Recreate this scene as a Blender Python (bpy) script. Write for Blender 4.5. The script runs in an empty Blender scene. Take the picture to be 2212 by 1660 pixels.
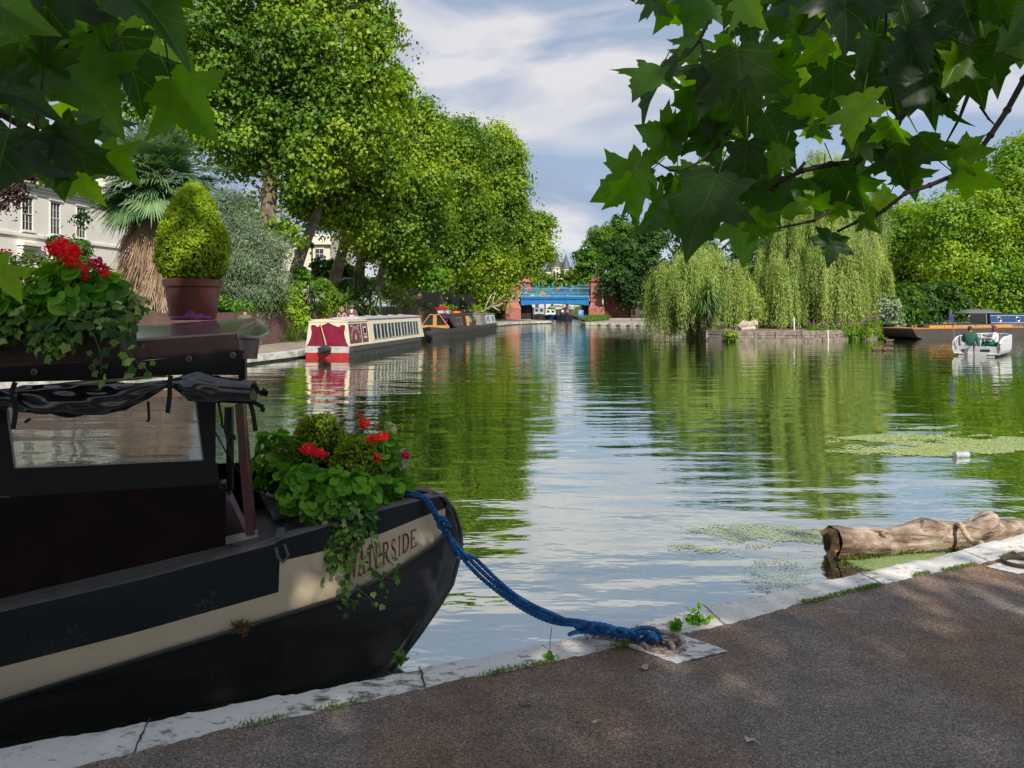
import bpy, math, random
import numpy as np
from mathutils import Vector, Matrix
R = math.radians
scene = bpy.context.scene
# ---------------- camera ----------------
F, CX, HY, H = 1600.0, 1106.0, 664.0, 2.0
cam = bpy.data.cameras.new('camera'); camo = bpy.data.objects.new('camera', cam)
scene.collection.objects.link(camo); scene.camera = camo
camo.location = (0, 0, H); camo.rotation_euler = (R(90), 0, 0)
cam.sensor_width = 36; cam.lens = F/2212*36; cam.shift_y = -(830-HY)/2212.0
cam.clip_start = .05; cam.clip_end = 2000
# ---------------- sun and sky ----------------
SUN_EL, SUN_TRAVEL = R(40), (-.30, .80)
h_ = math.hypot(*SUN_TRAVEL)
sd = Vector((SUN_TRAVEL[0]/h_*math.cos(SUN_EL), SUN_TRAVEL[1]/h_*math.cos(SUN_EL), -math.sin(SUN_EL)))
sl = bpy.data.lights.new('sun', 'SUN'); sl.energy = 3.8; sl.angle = R(.55); sl.color = (1, .93, .82)
so = bpy.data.objects.new('sun', sl); scene.collection.objects.link(so)
so.rotation_euler = sd.to_track_quat('-Z', 'Y').to_euler(); so.location = (20, -40, 50)
w = bpy.data.worlds.new('World'); scene.world = w; w.use_nodes = True
nt = w.node_tree; nt.nodes.clear(); N = nt.nodes.new; L = nt.links.new
sky = N('ShaderNodeTexSky'); sky.sky_type = 'NISHITA'; sky.sun_disc = False
sky.sun_elevation = SUN_EL; sky.sun_rotation = math.atan2(-sd.x, -sd.y)
tc = N('ShaderNodeTexCoord'); mp = N('ShaderNodeMapping'); mp.inputs['Scale'].default_value = (1.0, 1.0, 3.4)
mp.inputs['Location'].default_value = (.35, .2, .37)
L(tc.outputs['Generated'], mp.inputs['Vector'])
n1 = N('ShaderNodeTexNoise'); n1.inputs['Scale'].default_value = 1.9; n1.inputs['Detail'].default_value = 7; n1.inputs['Roughness'].default_value = .5; n1.inputs['Distortion'].default_value = .35
n2 = N('ShaderNodeTexNoise'); n2.inputs['Scale'].default_value = 3.2; n2.inputs['Detail'].default_value = 6; n2.inputs['Distortion'].default_value = .5
L(mp.outputs[0], n1.inputs['Vector']); L(mp.outputs[0], n2.inputs['Vector'])
cr = N('ShaderNodeValToRGB'); cr.color_ramp.elements[0].position = .36; cr.color_ramp.elements[0].color = (.68, .68, .68, 1)
cr.color_ramp.elements[1].position = .56; cr.color_ramp.elements[1].color = (1, 1, 1, 1)
L(n1.outputs['Fac'], cr.inputs[0])
c2 = N('ShaderNodeValToRGB'); c2.color_ramp.elements[0].position = .43; c2.color_ramp.elements[0].color = (2.35, 2.95, 4.0, 1)
c2.color_ramp.elements[1].position = .60; c2.color_ramp.elements[1].color = (5.0, 4.95, 5.15, 1)
L(n2.outputs['Fac'], c2.inputs[0])
mx = N('ShaderNodeMix'); mx.data_type = 'RGBA'; L(cr.outputs[0], mx.inputs['Factor'])
L(sky.outputs[0], mx.inputs['A']); L(c2.outputs[0], mx.inputs['B'])
bg = N('ShaderNodeBackground'); bg.inputs['Strength'].default_value = .10; L(mx.outputs['Result'], bg.inputs[0])
ow = N('ShaderNodeOutputWorld'); L(bg.outputs[0], ow.inputs[0])
vs = scene.view_settings; vs.view_transform = 'Standard'; vs.look = 'None'; vs.exposure = .62; vs.gamma = 1; vs.use_curve_mapping = False
scene.cycles.max_bounces = 7; scene.cycles.diffuse_bounces = 3; scene.cycles.glossy_bounces = 3; scene.cycles.transmission_bounces = 4
scene.cycles.transparent_max_bounces = 8; scene.cycles.use_denoising = True; scene.cycles.caustics_reflective = False; scene.cycles.caustics_refractive = False

# ---------------- helpers ----------------
rng = np.random.default_rng(7); random.seed(7)
def P(x, y, D): return np.array([(x-CX)/F*D, D, H-(y-HY)/F*D])      # a pixel of the 2212-wide photo at its real distance
def G(x, y, z=0.0):                                                 # a pixel on a level surface at height z
    D = F*(H-z)/(y-HY); return np.array([(x-CX)/F*D, D, z])
def unit(a): a = np.asarray(a, float); return a/np.maximum(np.linalg.norm(a, axis=-1, keepdims=True), 1e-9)
def ip(x, t): return float(np.interp(x, [a[0] for a in t], [a[1] for a in t]))
def link(o): scene.collection.objects.link(o); return o
def thing(name, label, cat, loc=(0, 0, 0), rz=0, group=None):
    o = bpy.data.objects.new(name, None); o.empty_display_size = .2; link(o)
    o.location = [float(c) for c in loc]; o.rotation_euler = (0, 0, rz); return tag(o, label, cat, group)
def tag(o, label, cat=None, group=None, kind=None):
    if label: o['label'] = label
    if cat: o['category'] = cat
    if group: o['group'] = group
    if kind: o['kind'] = kind
    return o
def finish(name, me, m, parent, local, bev=0, smooth=True, ang=35):
    if parent is not None and not local:
        mat_ = Matrix.Translation(parent.location) @ parent.rotation_euler.to_matrix().to_4x4()
        p = parent
        while p.parent is not None:
            p = p.parent; mat_ = Matrix.Translation(p.location) @ p.rotation_euler.to_matrix().to_4x4() @ mat_
        me.transform(mat_.inverted())
    if m is not None:
        for q in (m if isinstance(m, (list, tuple)) else [m]): me.materials.append(q)
    if smooth and len(me.polygons):
        me.polygons.foreach_set('use_smooth', [True]*len(me.polygons))
        if ang: me.set_sharp_from_angle(angle=R(ang))
    o = bpy.data.objects.new(name, me); link(o)
    if parent is not None: o.parent = parent
    if bev:
        b = o.modifiers.new('b', 'BEVEL'); b.width = bev; b.segments = 2; b.limit_method = 'ANGLE'; b.angle_limit = R(40)
    return o
class MB:
    def __init__(s): s.v = []; s.f = []; s.mi = []; s.cur = 0
    def add(s, V, Fs):
        n = len(s.v); s.v += [tuple(float(c) for c in q) for q in V]; s.f += [tuple(i+n for i in f) for f in Fs]; s.mi += [s.cur]*len(Fs)
    def box(s, c, d, rz=0, rx=0, ry=0):
        x, y, z = d[0]/2, d[1]/2, d[2]/2
        V = [(-x,-y,-z),(x,-y,-z),(x,y,-z),(-x,y,-z),(-x,-y,z),(x,-y,z),(x,y,z),(-x,y,z)]
        M = (Matrix.Rotation(rz, 3, 'Z') @ Matrix.Rotation(ry, 3, 'Y') @ Matrix.Rotation(rx, 3, 'X'))
        s.add([np.array(M @ Vector(q))+np.array(c, float) for q in V], [(0,3,2,1),(4,5,6,7),(0,1,5,4),(1,2,6,5),(2,3,7,6),(3,0,4,7)])
    def b2(s, a, b): s.box([(a[i]+b[i])/2 for i in range(3)], [abs(b[i]-a[i]) for i in range(3)])
    def bar(s, a, b, w_, h_, up=(0, 0, 1)):
        a = np.array(a, float); b = np.array(b, float); d = unit(b-a); u = np.array(up, float)
        if abs(np.dot(d, u)) > .97: u = np.array([0, 1., 0])
        sx = unit(np.cross(d, u)); u = np.cross(sx, d); V = []
        for p in (a, b):
            for i, j in ((-1,-1),(1,-1),(1,1),(-1,1)): V.append(p+sx*w_/2*i+u*h_/2*j)
        s.add(V, [(0,1,2,3),(7,6,5,4),(0,4,5,1),(1,5,6,2),(2,6,7,3),(3,7,4,0)])
    def tube(s, pts, rad, n=8, cap=True):
        pts = np.array(pts, float); k = len(pts)
        if np.isscalar(rad): rad = [rad]*k
        V = []; ref = None
        for i in range(k):
            t = unit(pts[min(i+1, k-1)]-pts[max(i-1, 0)])
            if ref is None:
                ref = np.array([0, 0, 1.]) if abs(t[2]) < .9 else np.array([1., 0, 0])
            a = unit(np.cross(t, ref)); b = np.cross(a, t); ref = b
            for j in range(n):
                th = 2*math.pi*j/n; V.append(pts[i]+rad[i]*(a*math.cos(th)+b*math.sin(th)))
        Fs = [(i*n+j, i*n+(j+1) % n, (i+1)*n+(j+1) % n, (i+1)*n+j) for i in range(k-1) for j in range(n)]
        if cap: Fs += [tuple(range(n-1, -1, -1)), tuple((k-1)*n+j for j in range(n))]
        s.add(V, Fs)
    def lathe(s, prof, c=(0, 0, 0), n=20, sx=1, sy=1, cap=True):
        V = []; k = len(prof)
        for r, z in prof:
            for j in range(n):
                th = 2*math.pi*j/n; V.append((c[0]+r*math.cos(th)*sx, c[1]+r*math.sin(th)*sy, c[2]+z))
        Fs = [(i*n+j, i*n+(j+1) % n, (i+1)*n+(j+1) % n, (i+1)*n+j) for i in range(k-1) for j in range(n)]
        if cap: Fs += [tuple(range(n-1, -1, -1)), tuple((k-1)*n+j for j in range(n))]
        s.add(V, Fs)
    def ell(s, c, r, n=12, m=8):
        if np.isscalar(r): r = (r, r, r)
        s.lathe([(max(math.sin(math.pi*i/m), .02), -math.cos(math.pi*i/m)) for i in range(m+1)], (0, 0, 0), n)
        for q in range(len(s.v)-n*(m+1), len(s.v)):
            v = s.v[q]; s.v[q] = (v[0]*r[0]+c[0], v[1]*r[1]+c[1], v[2]*r[2]+c[2])
    def prism(s, poly, z0, z1, M=None):
        n = len(poly); V = [(x, y, z0) for x, y in poly]+[(x, y, z1) for x, y in poly]
        if M is not None: V = [tuple(M @ Vector(q)) for q in V]
        s.add(V, [tuple(range(n-1, -1, -1)), tuple(range(n, 2*n))]+[(i, (i+1) % n, n+(i+1) % n, n+i) for i in range(n)])
    def grid(s, rows, close=False):
        k = len(rows); n = len(rows[0]); V = [q for r in rows for q in r]
        Fs = [(i*n+j, i*n+j+1, (i+1)*n+j+1, (i+1)*n+j) for i in range(k-1) for j in range(n-1)]
        s.add(V, Fs)
    def quad(s, *q): s.add(q, [tuple(range(len(q)))])
    def build(s, name, m, parent=None, local=False, bev=0, smooth=True, ang=35):
        me = bpy.data.meshes.new(name); me.from_pydata(s.v, [], s.f); me.validate()
        if isinstance(m, (list, tuple)) and len(me.polygons) == len(s.mi): me.polygons.foreach_set('material_index', s.mi)
        me.update(); return finish(name, me, m, parent, local, bev, smooth, ang)
# a cloud of small template faces (leaves, petals, blades) as one mesh
T_DIAMOND = (np.array([(0, -.5, 0), (.32, 0, .06), (0, .5, 0), (-.32, 0, .06)]), [(0, 1, 2, 3)])
T_LOBED = (np.array([(0, -.42, 0), (.5, -.22, .05), (.26, .08, 0), (0, .55, -.06), (-.26, .08, 0), (-.5, -.22, .05)]), [(0, 1, 2, 3), (0, 3, 4, 5)])
T_NARROW = (np.array([(0, 0, 0), (.10, .45, 0), (0, 1, 0), (-.10, .45, 0)]), [(0, 1, 2, 3)])
T_OVAL = (np.array([(0, -.5, 0), (.26, -.2, .05), (.26, .2, .05), (0, .5, 0), (-.26, .2, .05), (-.26, -.2, .05)]), [(0, 1, 2, 3), (0, 3, 4, 5)])
_a = [2*math.pi*i/11 for i in range(11)]
T_ROUND = (np.array([(0, 0, -.08)]+[(math.sin(a)*(.5 if i else .12), -math.cos(a)*(.5 if i else .12), .05+.03*math.sin(3*a)) for i, a in enumerate(_a)]), [(0, 1+i, 1+(i+1) % 11) for i in range(11)])
T_IVY = (np.array([(0, 0, -.05), (0, -.26, .03), (.26, -.38, -.02), (.34, -.14, .02), (.50, .06, -.06), (.25, .24, .02), (0, .58, -.10), (-.25, .24, .02), (-.50, .06, -.06), (-.34, -.14, .02), (-.26, -.38, -.02)]), [(0, i, i+1) for i in range(1, 10)]+[(0, 10, 1)])
def cloud(name, C_, Nn, size, T, m, parent, tint=None, along=None, tag_=None):
    """C_: centres, Nn: face normals, along: direction of the leaf's long axis"""
    C_ = np.asarray(C_, float); n = len(C_); Nn = unit(Nn)
    size = np.broadcast_to(np.asarray(size, float), (n,))
    if along is None: along = rng.normal(size=(n, 3))
    y = along-Nn*np.sum(along*Nn, axis=1, keepdims=True); y = unit(y); x = np.cross(y, Nn)
    tv, tf = T; k = len(tv)
    V = C_[:, None, :]+size[:, None, None]*(tv[None, :, 0:1]*x[:, None, :]+tv[None, :, 1:2]*y[:, None, :]+tv[None, :, 2:3]*Nn[:, None, :])
    V = V.reshape(-1, 3)
    if parent is not None: V = V-np.array(parent.location)
    me = bpy.data.meshes.new(name); me.vertices.add(len(V)); me.vertices.foreach_set('co', V.ravel().astype(np.float32))
    idx = []; ls = []; c = 0
    for f in tf: ls.append(c); c += len(f); idx += list(f)
    lp = (np.arange(n)[:, None]*k+np.array(idx)[None, :]).ravel()
    me.loops.add(len(lp)); me.loops.foreach_set('vertex_index', lp.astype(np.int32))
    st = (np.arange(n)[:, None]*c+np.array(ls)[None, :]).ravel()
    me.polygons.add(len(st)); me.polygons.foreach_set('loop_start', st.astype(np.int32))
    me.update(calc_edges=True)
    if tint is None: tint = rng.random(n)
    at = me.attributes.new('tint', 'FLOAT', 'POINT'); at.data.foreach_set('value', np.repeat(tint, k).astype(np.float32))
    me.materials.append(m); o = bpy.data.objects.new(name, me); link(o)
    if parent is not None: o.parent = parent
    return o
# ---------------- materials ----------------
MATS = {}
def mat(name, col, rough=.6, metal=0, var=.15, vs_=6., bump=0, bs=30., spec=.5, col2=None, alpha=None, coat=0, emit=0):
    if name in MATS: return MATS[name]
    m = bpy.data.materials.new(name); m.use_nodes = True; t = m.node_tree; b = t.nodes['Principled BSDF']
    n = t.nodes.new('ShaderNodeTexNoise'); n.inputs['Scale'].default_value = vs_; n.inputs['Detail'].default_value = 6; n.inputs['Roughness'].default_value = .6
    g = t.nodes.new('ShaderNodeTexCoord'); t.links.new(g.outputs['Object'], n.inputs['Vector'])
    r = t.nodes.new('ShaderNodeValToRGB'); c2 = col2 or tuple(c*(1-var*2) for c in col)
    r.color_ramp.elements[0].position = .35; r.color_ramp.elements[1].position = .65
    r.color_ramp.elements[0].color = (*c2, 1); r.color_ramp.elements[1].color = (*[min(c*(1+var*.4), .95) for c in col], 1)
    t.links.new(n.outputs['Fac'], r.inputs[0]); t.links.new(r.outputs[0], b.inputs['Base Color'])
    b.inputs['Roughness'].default_value = rough; b.inputs['Metallic'].default_value = metal; b.inputs['Specular IOR Level'].default_value = spec
    if coat: b.inputs['Coat Weight'].default_value = coat; b.inputs['Coat Roughness'].default_value = .1
    if bump:
        n2 = t.nodes.new('ShaderNodeTexNoise'); n2.inputs['Scale'].default_value = bs; n2.inputs['Detail'].default_value = 5
        t.links.new(g.outputs['Object'], n2.inputs['Vector'])
        bp = t.nodes.new('ShaderNodeBump'); bp.inputs['Strength'].default_value = 1; bp.inputs['Distance'].default_value = bump
        t.links.new(n2.outputs['Fac'], bp.inputs['Height']); t.links.new(bp.outputs[0], b.inputs['Normal'])
    if emit: t.links.new(r.outputs[0], b.inputs['Emission Color']); b.inputs['Emission Strength'].default_value = emit
    MATS[name] = m; return m
def leafmat(name, cols, trans=.35, gloss=.022, rough=.5, veins=False):
    m = bpy.data.materials.new(name); m.use_nodes = True; t = m.node_tree; t.nodes.clear(); N = t.nodes.new; L = t.links.new
    a = N('ShaderNodeAttribute'); a.attribute_name = 'tint'
    r = N('ShaderNodeValToRGB'); e = r.color_ramp.elements
    while len(e) < len(cols): e.new(.5)
    for i, c in enumerate(cols): e[i].position = i/(len(cols)-1) if len(cols) > 1 else 0; e[i].color = (*c, 1)
    L(a.outputs['Fac'], r.inputs[0]); colr = r.outputs[0]
    if veins:
        uv = N('ShaderNodeUVMap'); sp = N('ShaderNodeSeparateXYZ'); L(uv.outputs[0], sp.inputs[0])
        def M_(op, a_, b_=None):
            q = N('ShaderNodeMath'); q.operation = op
            for i, s in enumerate((a_, b_)):
                if s is None: continue
                if isinstance(s, (int, float)): q.inputs[i].default_value = s
                else: L(s, q.inputs[i])
            return q.outputs[0]
        ax = M_('ABSOLUTE', sp.outputs[0]); y = sp.outputs[1]
        ds = [ax, M_('ABSOLUTE', M_('SUBTRACT', M_('MULTIPLY', M_('SUBTRACT', y, .06), 1.45), ax)), M_('ABSOLUTE', M_('SUBTRACT', M_('MULTIPLY', M_('SUBTRACT', ax, .04), .25), M_('SUBTRACT', y, .02))),
              M_('ABSOLUTE', M_('SUBTRACT', M_('MULTIPLY', M_('SUBTRACT', y, .5), .8), ax))]
        d = ds[0]
        for q in ds[1:]: d = M_('MINIMUM', d, q)
        v = M_('LESS_THAN', d, .009)
        mv = N('ShaderNodeMix'); mv.data_type = 'RGBA'; L(M_('MULTIPLY', v, .30), mv.inputs['Factor']); L(colr, mv.inputs['A']); mv.inputs['B'].default_value = (.22, .30, .07, 1); colr = mv.outputs['Result']
        nz = N('ShaderNodeTexNoise'); nz.inputs['Scale'].default_value = 5; nz.inputs['Detail'].default_value = 5; L(uv.outputs[0], nz.inputs['Vector'])
        m2 = N('ShaderNodeMix'); m2.data_type = 'RGBA'; m2.blend_type = 'MULTIPLY'; m2.inputs['Factor'].default_value = .6
        r2 = N('ShaderNodeValToRGB'); r2.color_ramp.elements[0].position = .3; r2.color_ramp.elements[0].color = (.6, .7, .5, 1); r2.color_ramp.elements[1].position = .6; r2.color_ramp.elements[1].color = (1, 1, 1, 1)
        L(nz.outputs['Fac'], r2.inputs[0]); L(colr, m2.inputs['A']); L(r2.outputs[0], m2.inputs['B']); colr = m2.outputs['Result']
    d = N('ShaderNodeBsdfDiffuse'); tr = N('ShaderNodeBsdfTranslucent'); L(colr, d.inputs[0])
    hs = N('ShaderNodeHueSaturation'); hs.inputs['Saturation'].default_value = 1.2; hs.inputs['Value'].default_value = 1.7; hs.inputs['Hue'].default_value = .485; L(colr, hs.inputs['Color']); L(hs.outputs[0], tr.inputs[0])
    m1 = N('ShaderNodeMixShader'); m1.inputs[0].default_value = trans; L(d.outputs[0], m1.inputs[1]); L(tr.outputs[0], m1.inputs[2])
    g = N('ShaderNodeBsdfGlossy'); g.inputs['Roughness'].default_value = rough; m3 = N('ShaderNodeMixShader'); m3.inputs[0].default_value = gloss
    L(m1.outputs[0], m3.inputs[1]); L(g.outputs[0], m3.inputs[2]); o = N('ShaderNodeOutputMaterial'); L(m3.outputs[0], o.inputs[0]); return m
def brickmat(name, c1, c2, mortar, sc=4.0, bw=.5, rh=.25, axis='xz', rough=.85):
    m = bpy.data.materials.new(name); m.use_nodes = True; t = m.node_tree; b = t.nodes['Principled BSDF']; N = t.nodes.new; L = t.links.new
    g = N('ShaderNodeTexCoord'); s = N('ShaderNodeSeparateXYZ'); L(g.outputs['Object'], s.inputs[0])
    ad = N('ShaderNodeMath'); ad.operation = 'ADD'; L(s.outputs[0], ad.inputs[0]); L(s.outputs[1], ad.inputs[1])
    c = N('ShaderNodeCombineXYZ'); L(ad.outputs[0], c.inputs[0]); L(s.outputs[2], c.inputs[1])
    k = N('ShaderNodeTexBrick'); k.inputs['Scale'].default_value = sc; k.inputs['Brick Width'].default_value = bw; k.inputs['Row Height'].default_value = rh; k.inputs['Mortar Size'].default_value = .02
    k.inputs['Color1'].default_value = (*c1, 1); k.inputs['Color2'].default_value = (*c2, 1); k.inputs['Mortar'].default_value = (*mortar, 1); L(c.outputs[0], k.inputs[0])
    n = N('ShaderNodeTexNoise'); n.inputs['Scale'].default_value = .9; n.inputs['Detail'].default_value = 7; L(g.outputs['Object'], n.inputs[0])
    r = N('ShaderNodeValToRGB'); r.color_ramp.elements[0].position = .3; r.color_ramp.elements[0].color = (.55, .55, .55, 1); r.color_ramp.elements[1].position = .65; r.color_ramp.elements[1].color = (1, 1, 1, 1); L(n.outputs['Fac'], r.inputs[0])
    x = N('ShaderNodeMix'); x.data_type = 'RGBA'; x.blend_type = 'MULTIPLY'; x.inputs['Factor'].default_value = 1; L(k.outputs[0], x.inputs['A']); L(r.outputs[0], x.inputs['B'])
    L(x.outputs['Result'], b.inputs['Base Color']); b.inputs['Roughness'].default_value = rough; return m
def paintmat(name, col, dust, rough=.4, spec=.5, sc=(1.2, 1.2, 9), speck=90., amt=.10, streak=.35, bump=.002):
    m = bpy.data.materials.new(name); m.use_nodes = True; t = m.node_tree; b = t.nodes['Principled BSDF']; N = t.nodes.new; L = t.links.new
    g = N('ShaderNodeTexCoord'); mp = N('ShaderNodeMapping'); mp.inputs['Scale'].default_value = sc; mp.inputs['Rotation'].default_value = (0, R(18), 0); L(g.outputs['Object'], mp.inputs[0])
    n = N('ShaderNodeTexNoise'); n.inputs['Scale'].default_value = 1.6; n.inputs['Detail'].default_value = 8; n.inputs['Roughness'].default_value = .65; L(mp.outputs[0], n.inputs[0])
    r = N('ShaderNodeMapRange'); r.inputs['From Min'].default_value = .48; r.inputs['From Max'].default_value = .80; r.inputs['To Max'].default_value = streak; L(n.outputs['Fac'], r.inputs[0])
    v = N('ShaderNodeTexNoise'); v.inputs['Scale'].default_value = speck; v.inputs['Detail'].default_value = 2; L(g.outputs['Object'], v.inputs[0])
    v2 = N('ShaderNodeTexNoise'); v2.inputs['Scale'].default_value = 3; v2.inputs['Detail'].default_value = 5; L(g.outputs['Object'], v2.inputs[0])
    a = N('ShaderNodeMath'); a.operation = 'MULTIPLY'; L(v.outputs['Fac'], a.inputs[0]); L(v2.outputs['Fac'], a.inputs[1])
    r2 = N('ShaderNodeMapRange'); r2.inputs['From Min'].default_value = .36; r2.inputs['From Max'].default_value = .42; r2.inputs['To Max'].default_value = amt*4; L(a.outputs[0], r2.inputs[0])
    x = N('ShaderNodeMix'); x.data_type = 'RGBA'; x.inputs['A'].default_value = (*col, 1); x.inputs['B'].default_value = (*dust, 1); ad = N('ShaderNodeMath'); ad.operation = 'MAXIMUM'; L(r.outputs[0], ad.inputs[0]); L(r2.outputs[0], ad.inputs[1]); L(ad.outputs[0], x.inputs['Factor']); L(x.outputs['Result'], b.inputs['Base Color'])
    rr = N('ShaderNodeMapRange'); rr.inputs['To Min'].default_value = rough; rr.inputs['To Max'].default_value = min(1, rough+.5); L(ad.outputs[0], rr.inputs[0]); L(rr.outputs[0], b.inputs['Roughness']); b.inputs['Specular IOR Level'].default_value = spec
    bp = N('ShaderNodeBump'); bp.inputs['Distance'].default_value = bump; L(n.outputs['Fac'], bp.inputs['Height']); L(bp.outputs[0], b.inputs['Normal']); MATS[name] = m; return m
PAINT_BLACK = mat('black_paint', (.018, .022, .024), .38, var=.35, vs_=5, bump=.0012, bs=60, col2=(.010, .012, .013))
RUST_BLACK = mat('hull_blacking', (.020, .022, .022), .5, var=.4, vs_=3, bump=.006, bs=7, col2=(.035, .028, .022))
CREAM = mat('cream_paint', (.60, .50, .34), .45, var=.08, vs_=3, bump=.0005, bs=40, col2=(.50, .40, .27))
MAROON = mat('maroon_paint', (.10, .032, .036), .30, var=.2, vs_=4, col2=(.075, .025, .030), coat=.3)
WHITE = mat('white_paint', (.72, .72, .70), .45, var=.06)
STUCCO = mat('stucco', (.82, .79, .73), .8, var=.05, vs_=.6)
GLASS = mat('dark_glass', (.03, .04, .04), .08, var=.3, spec=.9)
GREYM = mat('grey_metal', (.30, .31, .31), .5, .3, var=.15)
BARK = mat('plane_bark', (.23, .18, .12), .9, var=.3, vs_=2.2, bump=.03, bs=5, col2=(.09, .07, .045))
BARKD = mat('dark_bark', (.075, .055, .040), .9, var=.3, vs_=3, bump=.02, bs=8)
TWIG = mat('twig_bark', (.045, .030, .020), .8, var=.3, vs_=20)
SKIN = mat('skin', (.48, .27, .19), .6, var=.05)
HAIRB = mat('blond_hair', (.35, .20, .09), .6, var=.3, vs_=60)
HAIRD = mat('dark_hair', (.03, .018, .012), .6, var=.3, vs_=60)
# ================= THE SETTING =================
def water_mat():
    m = bpy.data.materials.new('canal_water'); m.use_nodes = True; t = m.node_tree; t.nodes.clear(); N = t.nodes.new; L = t.links.new
    g = N('ShaderNodeTexCoord')
    def noise(sx, sy, sc, det, rough=.55, dist=0.):
        mp = N('ShaderNodeMapping'); mp.inputs['Scale'].default_value = (sx, sy, 1); L(g.outputs['Object'], mp.inputs[0])
        n = N('ShaderNodeTexNoise'); n.inputs['Scale'].default_value = sc; n.inputs['Detail'].default_value = det; n.inputs['Roughness'].default_value = rough; n.inputs['Distortion'].default_value = dist
        L(mp.outputs[0], n.inputs['Vector']); return n.outputs['Fac']
    b1 = N('ShaderNodeBump'); b1.inputs['Distance'].default_value = WB[0]; b1.inputs['Strength'].default_value = 1; L(noise(.35, 1, .8, 2.0), b1.inputs['Height'])
    b2 = N('ShaderNodeBump'); b2.inputs['Distance'].default_value = WB[1]; b2.inputs['Strength'].default_value = 1; L(noise(.4, 1, 3.2, 3.0, .6), b2.inputs['Height']); L(b1.outputs[0], b2.inputs['Normal'])
    # calmer and rougher patches
    pn = N('ShaderNodeMapRange'); pn.inputs['From Min'].default_value = .42; pn.inputs['From Max'].default_value = .62; L(noise(.5, 1, .12, 2), pn.inputs['Value'])
    b3 = N('ShaderNodeBump'); b3.inputs['Distance'].default_value = WB[2]; L(pn.outputs[0], b3.inputs['Strength']); L(noise(.5, 1, 9., 2), b3.inputs['Height']); L(b2.outputs[0], b3.inputs['Normal'])
    nrm = b3.outputs[0]
    fr = N('ShaderNodeFresnel'); fr.inputs['IOR'].default_value = 1.5; L(nrm, fr.inputs['Normal'])
    mr = N('ShaderNodeMapRange'); mr.inputs['To Min'].default_value = WB[3]; mr.inputs['To Max'].default_value = .98; mr.inputs['From Max'].default_value = .42; L(fr.outputs[0], mr.inputs['Value'])
    d = N('ShaderNodeBsdfDiffuse'); d.inputs[0].default_value = (.020, .030, .012, 1)
    s = N('ShaderNodeBsdfGlossy'); s.inputs['Roughness'].default_value = .015; s.inputs[0].default_value = (.92, .95, .88, 1); L(nrm, s.inputs['Normal'])
    x = N('ShaderNodeMixShader'); L(mr.outputs[0], x.inputs[0]); L(d.outputs[0], x.inputs[1]); L(s.outputs[0], x.inputs[2])
    o = N('ShaderNodeOutputMaterial'); L(x.outputs[0], o.inputs[0]); return m
WB = (.036, .0065, .0010, .56)
wm = water_mat()
b = MB(); b.quad((-60, -3, 0), (90, -3, 0), (90, 260, 0), (-60, 260, 0)); tag(b.build('water', wm, smooth=False), None, kind='structure')
EARTH = mat('earth', (.16, .11, .07), .95, var=.3, vs_=1.5, bump=.02, bs=12)
DIRTG = mat('grass_ground', (.07, .09, .03), .95, var=.3, vs_=.7, bump=.03, bs=8)
b = MB(); b.quad((-900, -900, -.9), (900, -900, -.9), (900, 1200, -.9), (-900, 1200, -.9)); tag(b.build('ground', EARTH, smooth=False), None, kind='structure')

def asphalt_mat(name, base, spk, sc=95., warm=(.11, .075, .05)):
    m = bpy.data.materials.new(name); m.use_nodes = True; t = m.node_tree; b = t.nodes['Principled BSDF']; N = t.nodes.new; L = t.links.new
    g = N('ShaderNodeTexCoord'); v = N('ShaderNodeTexVoronoi'); v.inputs['Scale'].default_value = sc; L(g.outputs['Object'], v.inputs[0])
    r = N('ShaderNodeValToRGB'); e = r.color_ramp.elements; e[0].position = 0; e[0].color = (*[c*.40 for c in base], 1); e[1].position = 1; e[1].color = (*spk, 1)
    q = e.new(.55); q.color = (*base, 1); q = e.new(.82); q.color = (*[c*1.5 for c in base], 1)
    s = N('ShaderNodeSeparateColor'); L(v.outputs['Color'], s.inputs[0]); L(s.outputs[0], r.inputs[0])
    n = N('ShaderNodeTexNoise'); n.inputs['Scale'].default_value = 1.1; n.inputs['Detail'].default_value = 6; L(g.outputs['Object'], n.inputs[0])
    r2 = N('ShaderNodeValToRGB'); r2.color_ramp.elements[0].position = .40; r2.color_ramp.elements[0].color = (1.0, .78, .60, 1); r2.color_ramp.elements[1].position = .60; r2.color_ramp.elements[1].color = (1, 1, 1.04, 1); L(n.outputs['Fac'], r2.inputs[0])
    x = N('ShaderNodeMix'); x.data_type = 'RGBA'; x.blend_type = 'MULTIPLY'; x.inputs['Factor'].default_value = 1; L(r.outputs[0], x.inputs['A']); L(r2.outputs[0], x.inputs['B'])
    n5 = N('ShaderNodeTexNoise'); n5.inputs['Scale'].default_value = 7; n5.inputs['Detail'].default_value = 4; L(g.outputs['Object'], n5.inputs[0])
    r5 = N('ShaderNodeValToRGB'); r5.color_ramp.elements[0].position = .3; r5.color_ramp.elements[0].color = (.72, .72, .74, 1); r5.color_ramp.elements[1].position = .65; r5.color_ramp.elements[1].color = (1.12, 1.1, 1.08, 1); L(n5.outputs['Fac'], r5.inputs[0])
    x5 = N('ShaderNodeMix'); x5.data_type = 'RGBA'; x5.blend_type = 'MULTIPLY'; x5.inputs['Factor'].default_value = 1; L(x.outputs['Result'], x5.inputs['A']); L(r5.outputs[0], x5.inputs['B'])
    L(x5.outputs['Result'], b.inputs['Base Color']); b.inputs['Roughness'].default_value = .85
    bp = N('ShaderNodeBump'); bp.inputs['Distance'].default_value = .006; L(v.outputs['Distance'], bp.inputs['Height']); bp.invert = True; L(bp.outputs[0], b.inputs['Normal']); return m
ASPH = asphalt_mat('resin_gravel_asphalt', (.225, .182, .152), (.46, .40, .34), 200.)
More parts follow.
